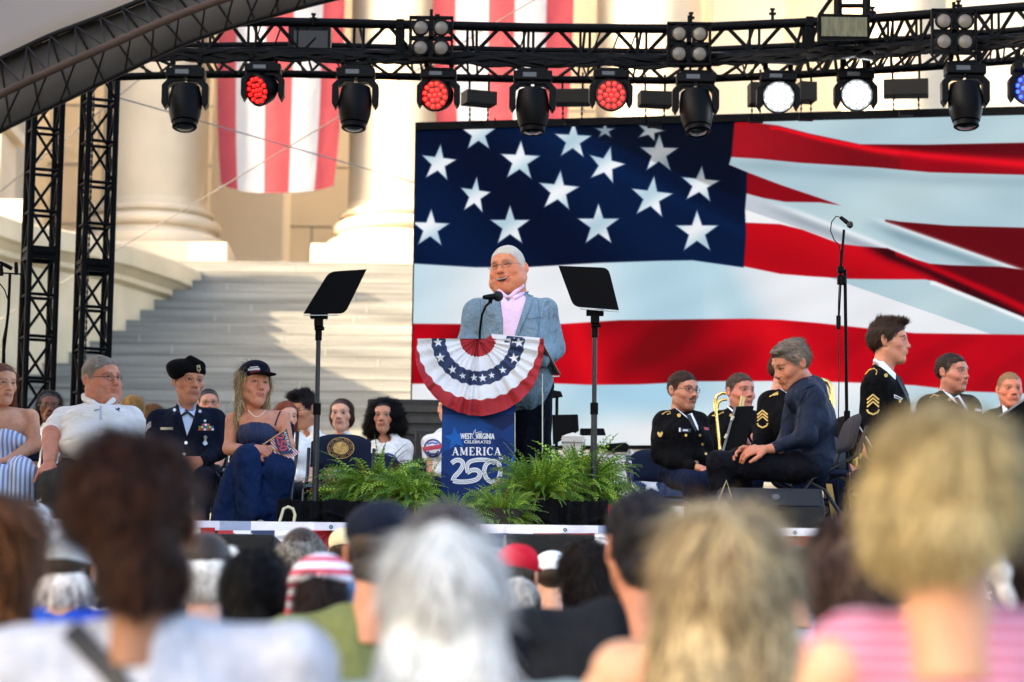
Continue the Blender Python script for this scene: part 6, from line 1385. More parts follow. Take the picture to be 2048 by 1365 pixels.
txt('WEST', 932.5, 873, 23, 11.5, .0012); txt('VIRGINIA', 970, 873, 38, 11.5, .0011); txt('CELEBRATES', 955, 884.5, 54, 6, .0005); txt('TM', 1001.5, 918, 9, 5, .0004)
m_ = MB()
wv = [(947, 868), (949, 862), (951, 859), (951, 866), (956, 865), (962, 864), (964, 867), (959, 869), (957, 874), (953, 878), (949, 879), (945, 876), (944, 871), (947, 868)]
m_.tube([pp(x, y, .004) for x, y in wv], .0018, 4, cap=False); m_.build('state_outline', INK, fp)
# AMERICA with serifs, drawn as strokes
def serif_word(word, x0, x1, ytop, ybot):
    cnt = [0]; m_ = MB(); n_ = len(word); W = {'A': 1.05, 'M': 1.25, 'E': .88, 'R': 1.0, 'I': .5, 'C': .98}; tot = sum(W[c] for c in word)+.12*(n_-1); u = (x1-x0)/tot; x = x0; h = ybot-ytop
    def seg(a, b, w): 
        cnt[0] += 1; p_ = stripe([a, b], w); m_.prism([pp(q[0], q[1], .004+cnt[0]*.00012) for q in p_], (0, .002, 0))
    def sf(cx, y, w=.42): seg((cx-w*u/2, y), (cx+w*u/2, y), h*.07)
    for c in word:
        w = W[c]*u; T, t = h*.20, h*.085
        L, Rr, T_, B_ = x, x+w, ytop+h*.03, ybot-h*.03
        if c == 'A': seg((L+w*.14, B_), (L+w*.5, T_), t); seg((L+w*.46, T_), (L+w*.84, B_), T); seg((L+w*.28, ybot-h*.34), (L+w*.7, ybot-h*.34), t); sf(L+w*.14, B_, .34); sf(L+w*.86, B_, .38)
        if c == 'M': seg((L+w*.14, B_), (L+w*.16, T_), t); seg((L+w*.18, T_), (L+w*.5, B_-h*.05), T); seg((L+w*.5, B_-h*.05), (L+w*.80, T_), t); seg((L+w*.84, T_), (L+w*.84, B_), T); sf(L+w*.14, B_, .3); sf(L+w*.84, B_, .36); sf(L+w*.14, T_, .26); sf(L+w*.86, T_, .28)
        if c == 'I': seg((L+w*.5, B_), (L+w*.5, T_), T); sf(L+w*.5, B_, .44); sf(L+w*.5, T_, .44)
        if c == 'E': seg((L+w*.3, B_), (L+w*.3, T_), T); [seg((L+w*.1, y), (L+w*e, y), t) for y, e in ((T_, .92), ((T_+B_)/2, .75), (B_, .96))]; seg((L+w*.92, T_), (L+w*.92, T_+h*.2), t*.8); seg((L+w*.96, B_), (L+w*.96, B_-h*.22), t*.8)
        if c == 'R': seg((L+w*.26, B_), (L+w*.26, T_), T); sf(L+w*.26, B_, .44); seg((L+w*.08, T_), (L+w*.55, T_), t); m_.prism([pp(q[0], q[1], .004) for q in stripe([(L+w*.5, T_), (L+w*.74, T_+h*.12), (L+w*.74, T_+h*.34), (L+w*.5, T_+h*.48), (L+w*.3, T_+h*.48)], [t, T*.9, T*.9, t, t])], (0, .002, 0)); seg((L+w*.5, T_+h*.48), (L+w*.86, B_), T); sf(L+w*.92, B_, .22)
        if c == 'C': m_.prism([pp(q[0], q[1], .004) for q in stripe([(L+w*(.52+.40*math.cos(a)), (T_+B_)/2-(B_-T_)/2*math.sin(a)) for a in np.linspace(R(42), R(318), 14)], [t+(T-t)*max(0, -math.cos(a)) for a in np.linspace(R(42), R(318), 14)])], (0, .002, 0)); seg((L+w*.84, T_+h*.02), (L+w*.84, T_+h*.3), t)
        x += w+.12*u
    m_.build('panel_title', INK, fp)
serif_word('AMERICA', 904, 1002, 895, 911)
# ribbon numerals 250: broad white ribbons with two thin blue lines
m_ = MB(); mb2 = MB()
def ribbon(P, w, lv):
    Q = [Vector(p) for p in P]; D = []
    for i in range(len(Q)-1):
        p0, p1, p2, p3 = Q[max(i-1, 0)], Q[i], Q[i+1], Q[min(i+2, len(Q)-1)]
        for j in range(6): t = j/6; D.append(.5*((2*p1)+(p2-p0)*t+(2*p0-5*p1+4*p2-p3)*t*t+(3*p1-p0-3*p2+p3)*t**3))
    D.append(Q[-1]); D = [(q.x, q.y) for q in D]
    def strip(M_, pts, w_, d):
        L = []; 
        for i, p in enumerate(pts):
            a, b = np.array(pts[max(i-1, 0)]), np.array(pts[min(i+1, len(pts)-1)]); dd = (b-a)/(np.hypot(*(b-a))+1e-9); n_ = np.array([-dd[1], dd[0]])*w_/2; L.append((pp(p[0]+n_[0], p[1]+n_[1], d), pp(p[0]-n_[0], p[1]-n_[1], d)))
        V = [v for q in L for v in q]; M_.add(V, [(2*i, 2*i+2, 2*i+3, 2*i+1) for i in range(len(L)-1)])
    strip(mb2, D, w+2.0, lv); strip(m_, D, w, lv+.0003)
    for o in (-.17, .17):
        P2 = []
        for i, p in enumerate(D):
            a, b = np.array(D[max(i-1, 0)]), np.array(D[min(i+1, len(D)-1)]); dd = (b-a)/(np.hypot(*(b-a))+1e-9); P2.append((p[0]-dd[1]*w*o, p[1]+dd[0]*w*o))
        strip(mb2, P2, .9, lv+.0006)
ribbon([(903, 927), (912, 921), (922, 922), (926, 930), (920, 942), (909, 954), (906, 962)], 9, .004)
ribbon([(906, 962), (920, 964), (940, 963), (955, 958), (960, 948), (954, 941), (943, 941), (934, 946)], 9, .005)
ribbon([(936, 946), (934, 934), (940, 924), (958, 920), (976, 921), (990, 927)], 8, .006)
ribbon([(968, 944), (972, 930), (984, 923), (997, 928), (1001, 943), (996, 958), (984, 964), (973, 957), (968, 944)], 8.5, .007)
m_.build('panel_numerals', INK, fp); mb2.build('numeral_lines', mat('panel_line_blue', srgb('#1d3768'), .4), fp)
# acrylic sides, desk
acr = mat('clear_acrylic', (.9, .95, .95), .05, trans=1); acr.node_tree.nodes['Principled BSDF'].inputs['IOR'].default_value = 1.12
edge = mat('acrylic_edge', srgb('#aeb6a8'), .2)
m_ = MB(); 
xs = at(1086, 800, LEY+.32).x
MB().box2((xs-.004, LEY+.02, STZ+.02), (xs+.004, LEY+.34, zt_-.18)).build('side_panel', acr, lect); MB().box2((xl+.002, LEY+.02, STZ+.02), (xl+.010, LEY+.34, zt_-.1)).build('side_panel', acr, lect)
MB().tube([at(1085, 905, LEY+.01), at(1085, 748, LEY+.01)], .004, 4).build('acrylic_corner', edge, lect); MB().tube([at(1030, 905, LEY-.004), at(1030, 826, LEY-.004)], .0025, 4).build('acrylic_corner', edge, lect)
dk = [at(845, 697, LEY+.02), at(1083, 688, LEY+.02), at(1119, 750, LEY+.40), at(900, 752, LEY+.40)]
MB().prism(dk, (0, 0, .012)).build('reading_desk', mat('desk_black', (.012, .012, .013), .25), lect)
MB().tube([at(1084, 687, LEY+.015), at(1119, 749, LEY+.40)], .006, 6).build('desk_edge', mat('desk_edge_bronze', srgb('#8a7a66'), .3, metal=.6), lect)
MB().tube([at(1119, 753, LEY+.40), at(1058, 755, LEY+.38)], .005, 6).build('desk_edge', mat('desk_edge_silver', srgb('#b8b6ae'), .25, metal=.5), lect)
MB().box2((xl-.02, LEY-.02, STZ), (xs+.03, LEY+.40, STZ+.02)).build('foot_plate', acr, lect)
# dark shade visible inside the lectern
# ---- bunting fans
def fan(name, label, cx, cy, Y, bands, Rf, a0, a1, parent=None, k=None, pleats=20, depth=.02, nr=60, na=220, outline=None, stars=None, group=None, mess=0, seed=0):
    """half-round pleated bunting; bands=[(radius px, colour)]; outline(angle)->radius px"""
    k = k or ppm(Y); V = []; C = []; rg = random.Random(seed); ph = [rg.uniform(-.5, .5) for _ in range(pleats*2+4)]
    for j in range(nr+1):
        for i in range(na+1):
            a = a0+(a1-a0)*i/na; Ro = outline(a) if outline else Rf; r_ = Ro*j/nr
            u = i/na*pleats; uu_ = u+.32*math.sin(u*.9+ph[0]*9)+.14*math.sin(u*2.3+ph[1]*9+j/nr*1.2); w = math.sin(2*math.pi*uu_)*(.62+.38*math.sin(u*1.7+ph[2]*9))
            f = (r_/Rf); dp = depth*(.35+.65*f)*w+mess*math.sin(r_*.09+7*i/na)*f
            q = at(cx+r_*math.cos(a), cy-r_*math.sin(a)+1.4*w*f*(j == nr), Y-.03*math.sin(f*1.6)); V.append((q.x, q.y-dp-.02, q.z))
            rr = r_*(1+.012*math.sin(u*6.28)); c = bands[-1][1]
            for (b, cc) in bands:
                if rr <= b: c = cc; break
            if stars:
                for (sa, sr, ss) in stars:
                    sx, sy = sr*math.cos(sa), sr*math.sin(sa); dx, dy = r_*math.cos(a)-sx, r_*math.sin(a)-sy; rad = math.hypot(dx, dy)
                    if rad < ss:
                        th = (math.atan2(dx, dy)+.1) % (2*math.pi/5); uu = abs(th-math.pi/5); x_, y_ = rad*math.cos(uu), rad*math.sin(uu); tx, ty = ss*math.cos(math.pi/5), ss*math.sin(math.pi/5)
                        if (x_-ss*.40)*ty-y_*(tx-ss*.40) < 0: c = (.72, .73, .76)
            C.append(c)
    Fc = [(j*(na+1)+i, (j+1)*(na+1)+i, (j+1)*(na+1)+i+1, j*(na+1)+i+1) for j in range(nr) for i in range(na)]
    o = mk(name, V, Fc, mat('bunting_cloth', attr=True, rough=.75, bump=[(14, .012, 3), (5, .02, 2, (1, 1, .6))]), parent, col=C)
    if label: tag(o, label, 'bunting', group)
    return o
cR, cW, cN = srgb('#a01c26'), (.70, .71, .74), srgb('#1f3156')
def podout(a):
    A = [math.pi, math.pi+.35, math.pi+.75, math.pi+1.1, math.pi*1.5, 2*math.pi-1.1, 2*math.pi-.75, 2*math.pi-.4, 2*math.pi]; Rr = [121, 132, 141, 149, 154, 151, 146, 136, 131]
    return float(np.interp(a, A, Rr))
NA, NR = 420, 170
sts = [(-math.pi+.09, 80, 10), (-math.pi+.47, 84, 10.5), (-math.pi+.88, 80, 9), (-math.pi+1.18, 80, 7), (-math.pi/2-.10, 78, 8), (-math.pi/2+.12, 79, 9), (-math.pi/2+.36, 78, 7), (-.90, 80, 8), (-.50, 82, 11), (-.10, 82, 11)]
pod = fan('bunting', 'red, white and blue star bunting fan draped over the top of the lectern', 956, 679, LEY-.03, [(36, cR), (65, cW), (93, cN), (122, cW), (400, cR)], 153, math.pi, 2*math.pi, pleats=15, depth=.016, nr=NR, na=NA, outline=podout, stars=sts, mess=.010, seed=5)
# red edge on the right, folded end
MB().prism([at(1073, 679, LEY-.05), at(1082, 683, LEY-.05), at(1083, 694, LEY-.05), at(1060, 745, LEY-.05), at(1040, 790, LEY-.05), at(1030, 800, LEY-.05)], (0, .004, 0)).build('bunting_hem', mat('bunting_red', cR, .75), pod)
MB().prism([at(x, y, LEY-.058) for x, y in [(956, 682), (972, 678), (981, 670), (990, 683), (984, 692)]], (0, .006, 0)).build('bunting_fold', mat('bunting_red'), pod)
MB().prism([at(x, y, LEY-.056) for x, y in [(982, 668), (1080, 676), (1082, 684), (990, 692)]], (0, .004, 0)).build('bunting_fold', mat('bunting_white', cW, .75), pod)
MB().prism([at(x, y, LEY-.060) for x, y in [(1014, 672), (1046, 675), (1040, 690), (1006, 690)]], (0, .003, 0)).build('bunting_fold', mat('bunting_navy', cN, .75), pod)
MB().prism([at(x, y, LEY-.066) for x, y in star(1028, 682, 8, .1)], (0, .003, 0)).build('bunting_star', mat('bunting_white'), pod)
# ---- lectern microphone
mt = thing('lectern_microphone', 'black gooseneck microphone rising from the lectern to the speaker’s chin', 'microphone', at(960, 682, LEY+.1))
MB().tube([at(959, 690, LEY+.1), at(960, 660, LEY+.08), at(964, 630, LEY+.03), (at(972, 612, LEY-.02)), at(982, 603, LEY-.05), at(985, 598, LEY-.06)], .0065, 8).build('gooseneck', BLK, mt, smooth=True)
a, b_ = at(968, 595, LEY-.10), at(996, 593, LEY-.02); MB().tube([a, a.lerp(b_, .25), a.lerp(b_, .7)], [.011, .014, .017], 14).build('microphone_body', BLKP, mt, smooth=True)
S = Sdf(b_-Vector((1, 1, 1))*.05, b_+Vector((1, 1, 1))*.05, .004); S.ell(b_, (.028, .028, .028), .01); V, Fc = S.mesh(); mk('foam_windscreen', V, Fc, mat('foam', (.012, .012, .012), .95, bump=(300, .002, 3)), mt)
MB().box(a.lerp(b_, .45)+Vector((0, 0, -.02)), (.02, .02, .03)).build('clip', BLK, mt)

# ---- teleprompters
GL = mat('prompter_glass', (.0022, .0018, .0015), .6, spec=.04)
def prompter(label, poly, stand, Y, grip):
    t = thing('teleprompter', label, 'teleprompter', Vector((at(stand[1][0], 900, Y).x, Y, STZ)), 'teleprompters either side of the lectern')
    # rounded corners
    P = [Vector(p) for p in poly]; out = []
    for i, p in enumerate(P):
        a, b = P[i-1], P[(i+1) % len(P)]; r_ = 13
        if i in grip['round']:
            u = p+(a-p).normalized()*r_; v = p+(b-p).normalized()*r_; out += [(u*(1-t_)**2+p*2*t_*(1-t_)+v*t_*t_) for t_ in (0, .25, .5, .75, 1)]
        else: out.append(p)
    ys = [q.y for q in out]; y0, y1 = min(ys), max(ys)
    V = [at(q.x, q.y, Y-.16*(q.y-y0)/(y1-y0)+.08) for q in out]; gl = MB().prism(V, (0, .006, .004)).build('glass_panel', GL, t)
    V2 = [v+Vector((0, -.004, -.006)) for v in V]; MB().tube([V2[-1]] + V2[:0] + [], .002, 4) if False else None
    bot = sorted(V, key=lambda v: v.z)[:2]; MB().tube([bot[0]+Vector((0, -.002, -.008)), bot[1]+Vector((0, -.002, -.008))], .0028, 6).build('glass_edge', mat('glass_edge', srgb('#9a9f9c'), .2), t)
    (sx0, sy0), (sx1, sy1) = stand; c0 = at(sx0, sy0, Y); base = at(sx1, sy1, Y)
    m_ = MB(); m_.box(c0+Vector((0, 0, .0)), (.09, .05, .03)); m_.box(c0+Vector((.0, -.01, -.035)), (.045, .045, .05)); m_.tube([c0+Vector((0, 0, -.05)), c0+Vector((0, 0, -.13))], .018, 10); m_.build('bracket', BLK, t, bevel=.003)
    m_ = MB(); m_.tube([c0+Vector((-.02, -.02, -.07)), c0+Vector((.03, -.02, -.07))], .010, 8); m_.build('knob', BLK, t)
    top = c0+Vector((0, 0, -.10)); ft = Vector((top.x, Y, STZ)); mid = top.lerp(ft, .38)
    MB().tube([top, mid], .0125, 12).build('upper_pole', mat('pole_grey', (.015, .016, .018), .4, spec=.3), t, smooth=True); MB().tube([mid+Vector((0, 0, .03)), mid-Vector((0, 0, .03))], .021, 12).build('collar', BLK, t, smooth=True)
    MB().tube([mid, ft], .0165, 12).build('lower_pole', mat('pole_grey'), t, smooth=True); MB().lathe(ft, [(.17, 0), (.17, .012), (.03, .03)], 28).build('base', BLK, t, smooth=True)
prompter('dark teleprompter glass on a slim stand left of the lectern', [(607, 628), (658, 545), (733, 540), (690, 628)], ((638, 632), (626, 1000)), 14.6, {'round': (1, 3)})
prompter('dark teleprompter glass on a slim stand right of the lectern', [(1117, 533), (1217, 537), (1238, 621), (1147, 614)], ((1190, 626), (1180, 1000)), 14.6, {'round': (1, 3)})

# ---- boom microphone at right and clip microphones at left
t = thing('microphone_stand', 'tall black microphone stand in front of the right side of the screen', 'microphone stand', Vector((at(1694, 900, 15.6).x, 15.6, STZ))); Yb = 15.6
MB().tube([at(1690, 540, Yb), Vector((at(1690, 540, Yb).x+.012, Yb, STZ))], .0095, 10).build('lower_tube', BLK, t, smooth=True); MB().tube([at(1688, 460, Yb), at(1680, 560, Yb), ], .0075, 8).build('upper_tube', BLK, t, smooth=True)
MB().tube([at(1682, 560, Yb-.02), at(1677, 655, Yb-.02)], .005, 8).build('boom_tail', BLK, t, smooth=True)
MB().box(at(1694, 832, Yb), (.032, .032, .055)).build('height_clutch', BLK, t, bevel=.004); m_ = MB(); m_.box(at(1681, 540, Yb), (.035, .05, .035)); m_.box(at(1682, 560, Yb), (.04, .05, .05)); m_.box(at(1686, 562, Yb-.03), (.025, .04, .045)); m_.build('clutch', BLK, t, bevel=.004)
MB().box(at(1677, 645, Yb-.02), (.024, .024, .075)).build('counterweight', BLKP, t, bevel=.004)
MB().lathe((at(1696, 900, Yb).x, Yb, STZ), [(.15, 0), (.15, .012), (.02, .03)], 24).build('base', BLK, t, smooth=True)
a, b_ = at(1681, 435, Yb), at(1700, 450, Yb-.02); MB().tube([a, a.lerp(b_, .5), b_], [.010, .012, .013], 10).build('microphone', BLKP, t, smooth=True)
MB().lathe(b_, [(0, -.022), (.016, -.012), (.019, 0), (.016, .014), (0, .022)], 16).build('microphone_grille', mat('grille', (.03, .03, .03), .5, metal=.7, bump=(600, .002, 1)), t, smooth=True)
MB().tube([a, at(1672, 433, Yb), at(1663, 445, Yb), at(1661, 462, Yb), at(1668, 480, Yb), at(1678, 490, Yb), at(1681, 505, Yb), at(1680, 540, Yb), at(1677, 600, Yb), at(1676, 660, Yb), at(1678, 760, Yb), at(1676, 900, Yb), at(1677, 1040, Yb)], .003, 6).build('cable', BLKP, t, smooth=True)
t = thing('microphone_stand', 'black stand with two clip microphones at the left edge', 'microphone stand', Vector((at(10, 900, 16.6).x, 16.6, STZ))); Yb = 16.6
MB().tube([at(20, 548, Yb), at(17, 620, Yb), at(8, 700, Yb), at(8, 740, Yb), Vector((at(8, 740, Yb).x, Yb, STZ))], .009, 8).build('pole', BLK, t, smooth=True)
MB().tube([at(-20, 545, Yb), at(46, 549, Yb)], .005, 6).build('cross_bar', BLK, t)
for x0, y0, x1, y1 in ((0, 525, 24, 538), (32, 525, 33, 550), (2, 530, 3, 552)): MB().tube([at(x0, y0, Yb-.02), at((x0+x1)/2, (y0+y1)/2, Yb-.02), at(x1, y1, Yb-.02)], [.010, .013, .012], 10).build('microphone', BLKP, t, smooth=True)
MB().tube([at(0, 568, Yb), at(9, 580, Yb), at(16, 600, Yb), at(14, 640, Yb), at(6, 680, Yb), at(4, 740, Yb)], .004, 6).build('cable', BLKP, t, smooth=True)

# ---- music stands
def music_stand(label, poly, Y, lip=None, depth=.02, legx=None):
    c = [at(x, y, Y) for x, y in poly]; cx = sum(v.x for v in c)/4 if legx is None else at(legx, 900, Y).x
    t = thing('music_stand', label, 'music stand', Vector((cx, Y+.03, STZ)), 'black music stands of the band'); MB().prism(c, (0, depth, 0)).build('desk', mat('stand_black', (.002, .002, .0025), .5, spec=.08), t, bevel=.004)
    zc_ = min(v.z for v in c)+.03; MB().tube([(cx, Y+.03, zc_), (cx, Y+.03, STZ)], .011, 8).build('shaft', BLK, t, smooth=True)
    MB().lathe((cx, Y+.03, STZ), [(.16, 0), (.16, .01), (.02, .03)], 20).build('base', BLK, t)
    if lip: MB().tube([at(*lip[0], Y-.02), at(*lip[1], Y-.02)], .009, 4).build('ledge', mat('ledge_grey', srgb('#6b6b6b'), .35), t)
    return t
t = music_stand('black music stand tilted in front of the trombone player', [(1472, 813), (1508, 812), (1490, 905), (1446, 903)], 16.1, ((1471, 812), (1446, 902)), legx=1480)
for x, y in ((1466, 837), (1453, 873)): MB().tube([at(x-3, y+4, 16.06), at(x+1, y-4, 16.06)], .008, 6).build('page_clip', mat('clip_ivory', srgb('#c9c2ae'), .5), t)
music_stand('black music stand at the right edge holding a white sheet', [(2004, 832), (2060, 792), (2070, 860), (2030, 862)], 17.6, ((1998, 834), (2052, 797)))
music_stand('black music stand directly right of the speaker’s trousers', [(1104, 830), (1156, 829), (1158, 862), (1106, 890)], 17.6)
music_stand('flat grey music stand just right of the white post', [(1160, 857), (1208, 857), (1212, 871), (1160, 871)], 17.4)
music_stand('small dark music stand above the lectern desk corner, by the screen', [(1104, 780), (1122, 783), (1126, 794), (1104, 797)], 17.9)
music_stand('dark music stand seen through the clear lectern side', [(1034, 855), (1070, 855), (1058, 898), (1040, 898)], 16.6)
# ---- brass
BR = mat('brass', (.80, .55, .18), .18, metal=1)
t = thing('trombone', 'polished brass trombone beside the short-haired soldier’s head', 'trombone', at(1440, 860, 17.0))
arc = [(1432, 824), (1430, 805), (1434, 792), (1444, 786), (1452, 787)]; MB().tube([at(x, y, 17.0) for x, y in arc], .011, 10).build('tuning_slide', BR, t, smooth=True)
MB().tube([at(x, y, 17.02) for x, y in [(1434, 822), (1436, 806), (1444, 800), (1454, 799)]], .009, 10).build('inner_tube', BR, t, smooth=True); MB().tube([at(1484, 793, 16.9), at(1476, 832, 16.8)], .008, 8).build('slide', BR, t, smooth=True); MB().tube([at(1488, 796, 16.9), at(1481, 834, 16.8)], .008, 8).build('slide', BR, t, smooth=True)
MB().tube([at(1432, 824, 17.0), at(1440, 900, 16.95)], .009, 8).build('lower_tube', BR, t, smooth=True)
t = thing('sousaphone', 'brass tuba curve showing behind the navy blazer shoulder', 'tuba', at(1650, 800, 16.9)); MB().tube([at(x, y, 16.95) for x, y in [(1632, 764), (1644, 760), (1655, 764), (1662, 776), (1664, 800), (1662, 840)]], [.012, .014, .015, .015, .016, .018], 12).build('tubing', BR, t, smooth=True)
MB().lathe(at(1662, 842, 16.95), [(.018, .02), (.03, -.05), (.06, -.10), (.11, -.13)], 24).build('bell', BR, t, smooth=True)
t = thing('cornet', 'small gold horn resting on the hidden musician’s knee', 'horn', at(1724, 935, 16.4)); cc = at(1722, 925, 16.4)
for i in range(3): MB().tube([cc+Vector((-.03+.028*i, -.01, -.03)), cc+Vector((-.03+.028*i, -.01, .05))], .011, 10).build('valve', BR, t, smooth=True)
MB().tube([cc+Vector((.05*math.cos(a), .01, .028*math.sin(a))) for a in np.linspace(0, 5.6, 16)], .007, 8).build('tubing', BR, t, smooth=True); MB().lathe(cc+Vector((.06, 0, 0)), [(.008, 0), (.014, .05), (.035, .08)], 20, M=Matrix.Rotation(R(70), 3, 'Y')).build('bell', BR, t, smooth=True)
# black clarinet case/laptop like stand bar beside profile sergeant
t = thing('bassoon', 'long black woodwind instrument with a silver glint leaning against the profile sergeant', 'woodwind', at(1740, 900, 16.0)); MB().tube([at(1708, 842, 15.8), at(1742, 900, 15.8)], .017, 10).build('joint', BLKP, t, smooth=True); MB().tube([at(1706, 846, 15.78), at(1696, 872, 15.78)], .012, 8).build('bell', mat('ivory', srgb('#a89c86'), .4), t, smooth=True)
MB().tube([at(1714, 846, 15.77), at(1744, 894, 15.77)], .003, 6).build('key_rod', mat('silver_metal'), t)

# ---- stage monitor, covers, cables
BOXM = mat('speaker_box', (.005, .006, .007), .5, spec=.2, bump=(90, .003, 4), noise=(8, .2))
mo = thing('stage_monitor', 'black wedge floor monitor at the front of the stage below the navy blazer', 'speaker', at(1550, 1052, 14.3)); a0, a1 = at(1444, 1056, 14.25), at(1650, 1056, 14.25)
prof = [(0, 0), (0, .13), (.13, .235), (.38, .235), (.38, 0)]; k_ = len(prof)
V = [(x, 14.25+y_, STZ+z_) for x in (a0.x, a1.x) for (y_, z_) in prof]
MB().add(V, [tuple(range(k_)), tuple(reversed(range(k_, 2*k_)))]+[(i, k_+i, k_+(i+1) % k_, (i+1) % k_) for i in range(k_)]).build('cabinet', BOXM, mo, bevel=.006)
m_ = MB(); sl = [Vector((a0.x+.02, 14.258-.006, STZ+.137)), Vector((a1.x-.02, 14.258-.006, STZ+.137)), Vector((a1.x-.02, 14.37-.006, STZ+.229)), Vector((a0.x+.02, 14.37-.006, STZ+.229))]; m_.add(sl, [(0, 1, 2, 3)]); m_.build('grille', mat('monitor_grille', (.008, .009, .010), .5, spec=.2, bump=(500, .003, 1)), mo)
m_ = MB(); m_.lathe(Vector((at(1552, 985, 14.3).x, 14.295, STZ+.185)), [(.0005, .0), (.020, .0)], 24, M=Matrix.Rotation(R(50), 3, 'X')); m_.build('badge', mat('badge_grey', (.05, .055, .06), .3), mo)
# white strap like tape on the left of the monitor
tag(MB().tube([at(1432, 1010, 14.2), at(1453, 962, 14.2), at(1466, 1005, 14.2)], .005, 6).build('rope_strap', mat('rope', srgb('#9a8d70'), .8)), 'thin beige cord looped over the left end of the floor monitor', 'cord')
CLB = cloth('black_drape', srgb('#0b0c0e'), .85, fold=1.4, noise=.1)
def drape(label, x0, x1, ytop, Y, dpt, seed):
    a, b = at(x0, ytop, Y), at(x1, ytop, Y); nx, nv = 120, 46; V = []; h = a.z-STZ; rg = random.Random(seed); ph = [rg.uniform(0, 6) for _ in range(6)]
    for j in range(nv+1):
        t = j/nv
        for i in range(nx+1):
            u = i/nx; x = a.x+(b.x-a.x)*u; fo = math.sin(u*31+ph[0]+1.5*math.sin(u*9+ph[1]))*.5+math.sin(u*58+ph[2]+2*math.sin(u*13))*.3
            if t < .6: q = t/.6; y = Y-.035*(1-q)**1.2*(1+fo)-.012*fo; z = STZ+.002+h*q+.012*math.sin(u*14+q*6+ph[3])*q*(1-q)*4*.6; y -= .02*math.exp(-((q-.3-.2*math.sin(u*7+ph[4]))/.10)**2)
            else: q = (t-.6)/.4; y = Y+dpt*q; z = STZ+h+.008*fo*(1-q)+.010*math.sin(u*11+q*5+ph[5])
            V.append((x, y, z))
    Fc = [(j*(nx+1)+i, j*(nx+1)+i+1, (j+1)*(nx+1)+i+1, (j+1)*(nx+1)+i) for j in range(nv) for i in range(nx)]
    o = mk('black_cover', V, Fc, CLB); so = o.modifiers.new('s', 'SOLIDIFY'); so.thickness = .006; return tag(o, label, 'cover')
drape('black cloth draped over a box below the empty folding chair', 556, 735, 1001, 14.35, .25, 3)
drape('black cloth draped over a low box right of the lectern, behind the ferns', 1012, 1216, 1001, 14.35, .22, 4)
CABW = mat('cream_cable', srgb('#c9c2a4'), .6)
tag(MB().tube([at(x, y, 14.15) for x, y in [(556, 1054), (562, 1035), (567, 1018), (576, 1014), (586, 1018), (590, 1030), (586, 1054)]], .0075, 8).build('cable_loop', CABW, smooth=True), 'cream cable standing up in a loop at the stage edge', 'cable')
tag(MB().tube([at(x, y, 14.12) for x, y in [(688, 1053), (700, 1049), (716, 1049), (724, 1053)]], .006, 6).build('cable_end', CABW), 'cream cable lying on the stage edge right of the loop', 'cable')
tag(MB().tube([at(x, y, 14.12) for x, y in [(375, 1054), (388, 1049), (400, 1052)]], .006, 6).build('cable_end', CABW), 'cream cable lying on the stage edge by the airman’s feet', 'cable')
# ---- rear rail with bunting, post, cases
t = thing('picket_railing', 'white picket railing carrying bunting below the flag screen', 'railing', Vector((0, 18.6, STZ))); RY = 18.4
m_ = MB(); ra, rb2 = at(1020, 908, RY), at(1420, 913, RY); m_.box2((ra.x, RY, ra.z-.03), (rb2.x, RY+.05, ra.z+.01)); m_.build('rail', mat('white_rail', srgb('#c9c5bd'), .6), t)
for px in (1100, 1188, 1225, 1262, 1300, 1340): c = at(px, 900, RY); MB().lathe((c.x, RY+.02, ra.z), [(.020, 0), (.018, .015), (.014, .03), (.006, .04), (.0005, .042)], 12).build('finial', mat('white_rail'), t, smooth=True)
m_ = MB()
for i in range(12): x = ra.x+(rb2.x-ra.x)*(i+.5)/12; m_.box2((x-.015, RY+.01, STZ), (x+.015, RY+.03, ra.z-.03))
m_.build('picket', mat('white_rail'), t)
fan('bunting', 'star bunting hanging on the rear railing just right of the lectern', 1160, 912, RY-.02, [(25, cR), (62, (.66, .62, .60)), (100, cN), (150, cR), (210, (.66, .62, .60)), (400, cR)], 190, math.pi, 2*math.pi, pleats=12, depth=.012, nr=70, na=160, stars=None, group='bunting fans around the stage')
fan('bunting', 'star bunting hanging on the rear railing beside the moustached soldier', 1345, 912, RY-.035, [(25, cR), (40, (.66, .62, .60)), (95, cN), (150, (.62, .59, .58)), (400, cR)], 150, math.pi, 2*math.pi, pleats=10, depth=.01, nr=80, na=180, stars=[(-math.pi+.25, 68, 24), (-math.pi+.9, 70, 24)], group='bunting fans around the stage')
t = thing('white_post', 'white square post with a pointed cap behind the ferns', 'post', Vector((at(1146, 900, 17.0).x, 17.0, STZ))); c = at(1146, 878, 17.0); hw = 20/ppm(17)
WP = mat('post_white', srgb('#cfc8ba'), .5); MB().box2((c.x-hw, 17.0, STZ), (c.x+hw, 17.0+2*hw, c.z)).build('shaft', WP, t, bevel=.004)
m_ = MB(); h2 = hw*1.12; z_ = c.z; V = [(c.x-h2, 17-.01, z_-.02), (c.x+h2, 17-.01, z_-.02), (c.x+h2, 17+2*hw+.01, z_-.02), (c.x-h2, 17+2*hw+.01, z_-.02)]; V += [(x, y, z_+.015) for x, y, _ in V]+[(c.x, 17+hw, z_+.045)]
m_.add(V, [(3, 2, 1, 0), (0, 1, 5, 4), (1, 2, 6, 5), (2, 3, 7, 6), (3, 0, 4, 7), (4, 5, 8), (5, 6, 8), (6, 7, 8), (7, 4, 8)]).build('cap', WP, t)
t = thing('equipment_case', 'small black case lying on the rear railing right of the post', 'case', at(1235, 900, 18.5)); m_ = MB(); m_.prism([at(x, y, 18.35) for x, y in [(1209, 893), (1213, 888), (1250, 885), (1258, 890), (1256, 902), (1209, 902)]], (0, .12, 0)); m_.build('shell', BLKP, t, bevel=.004)
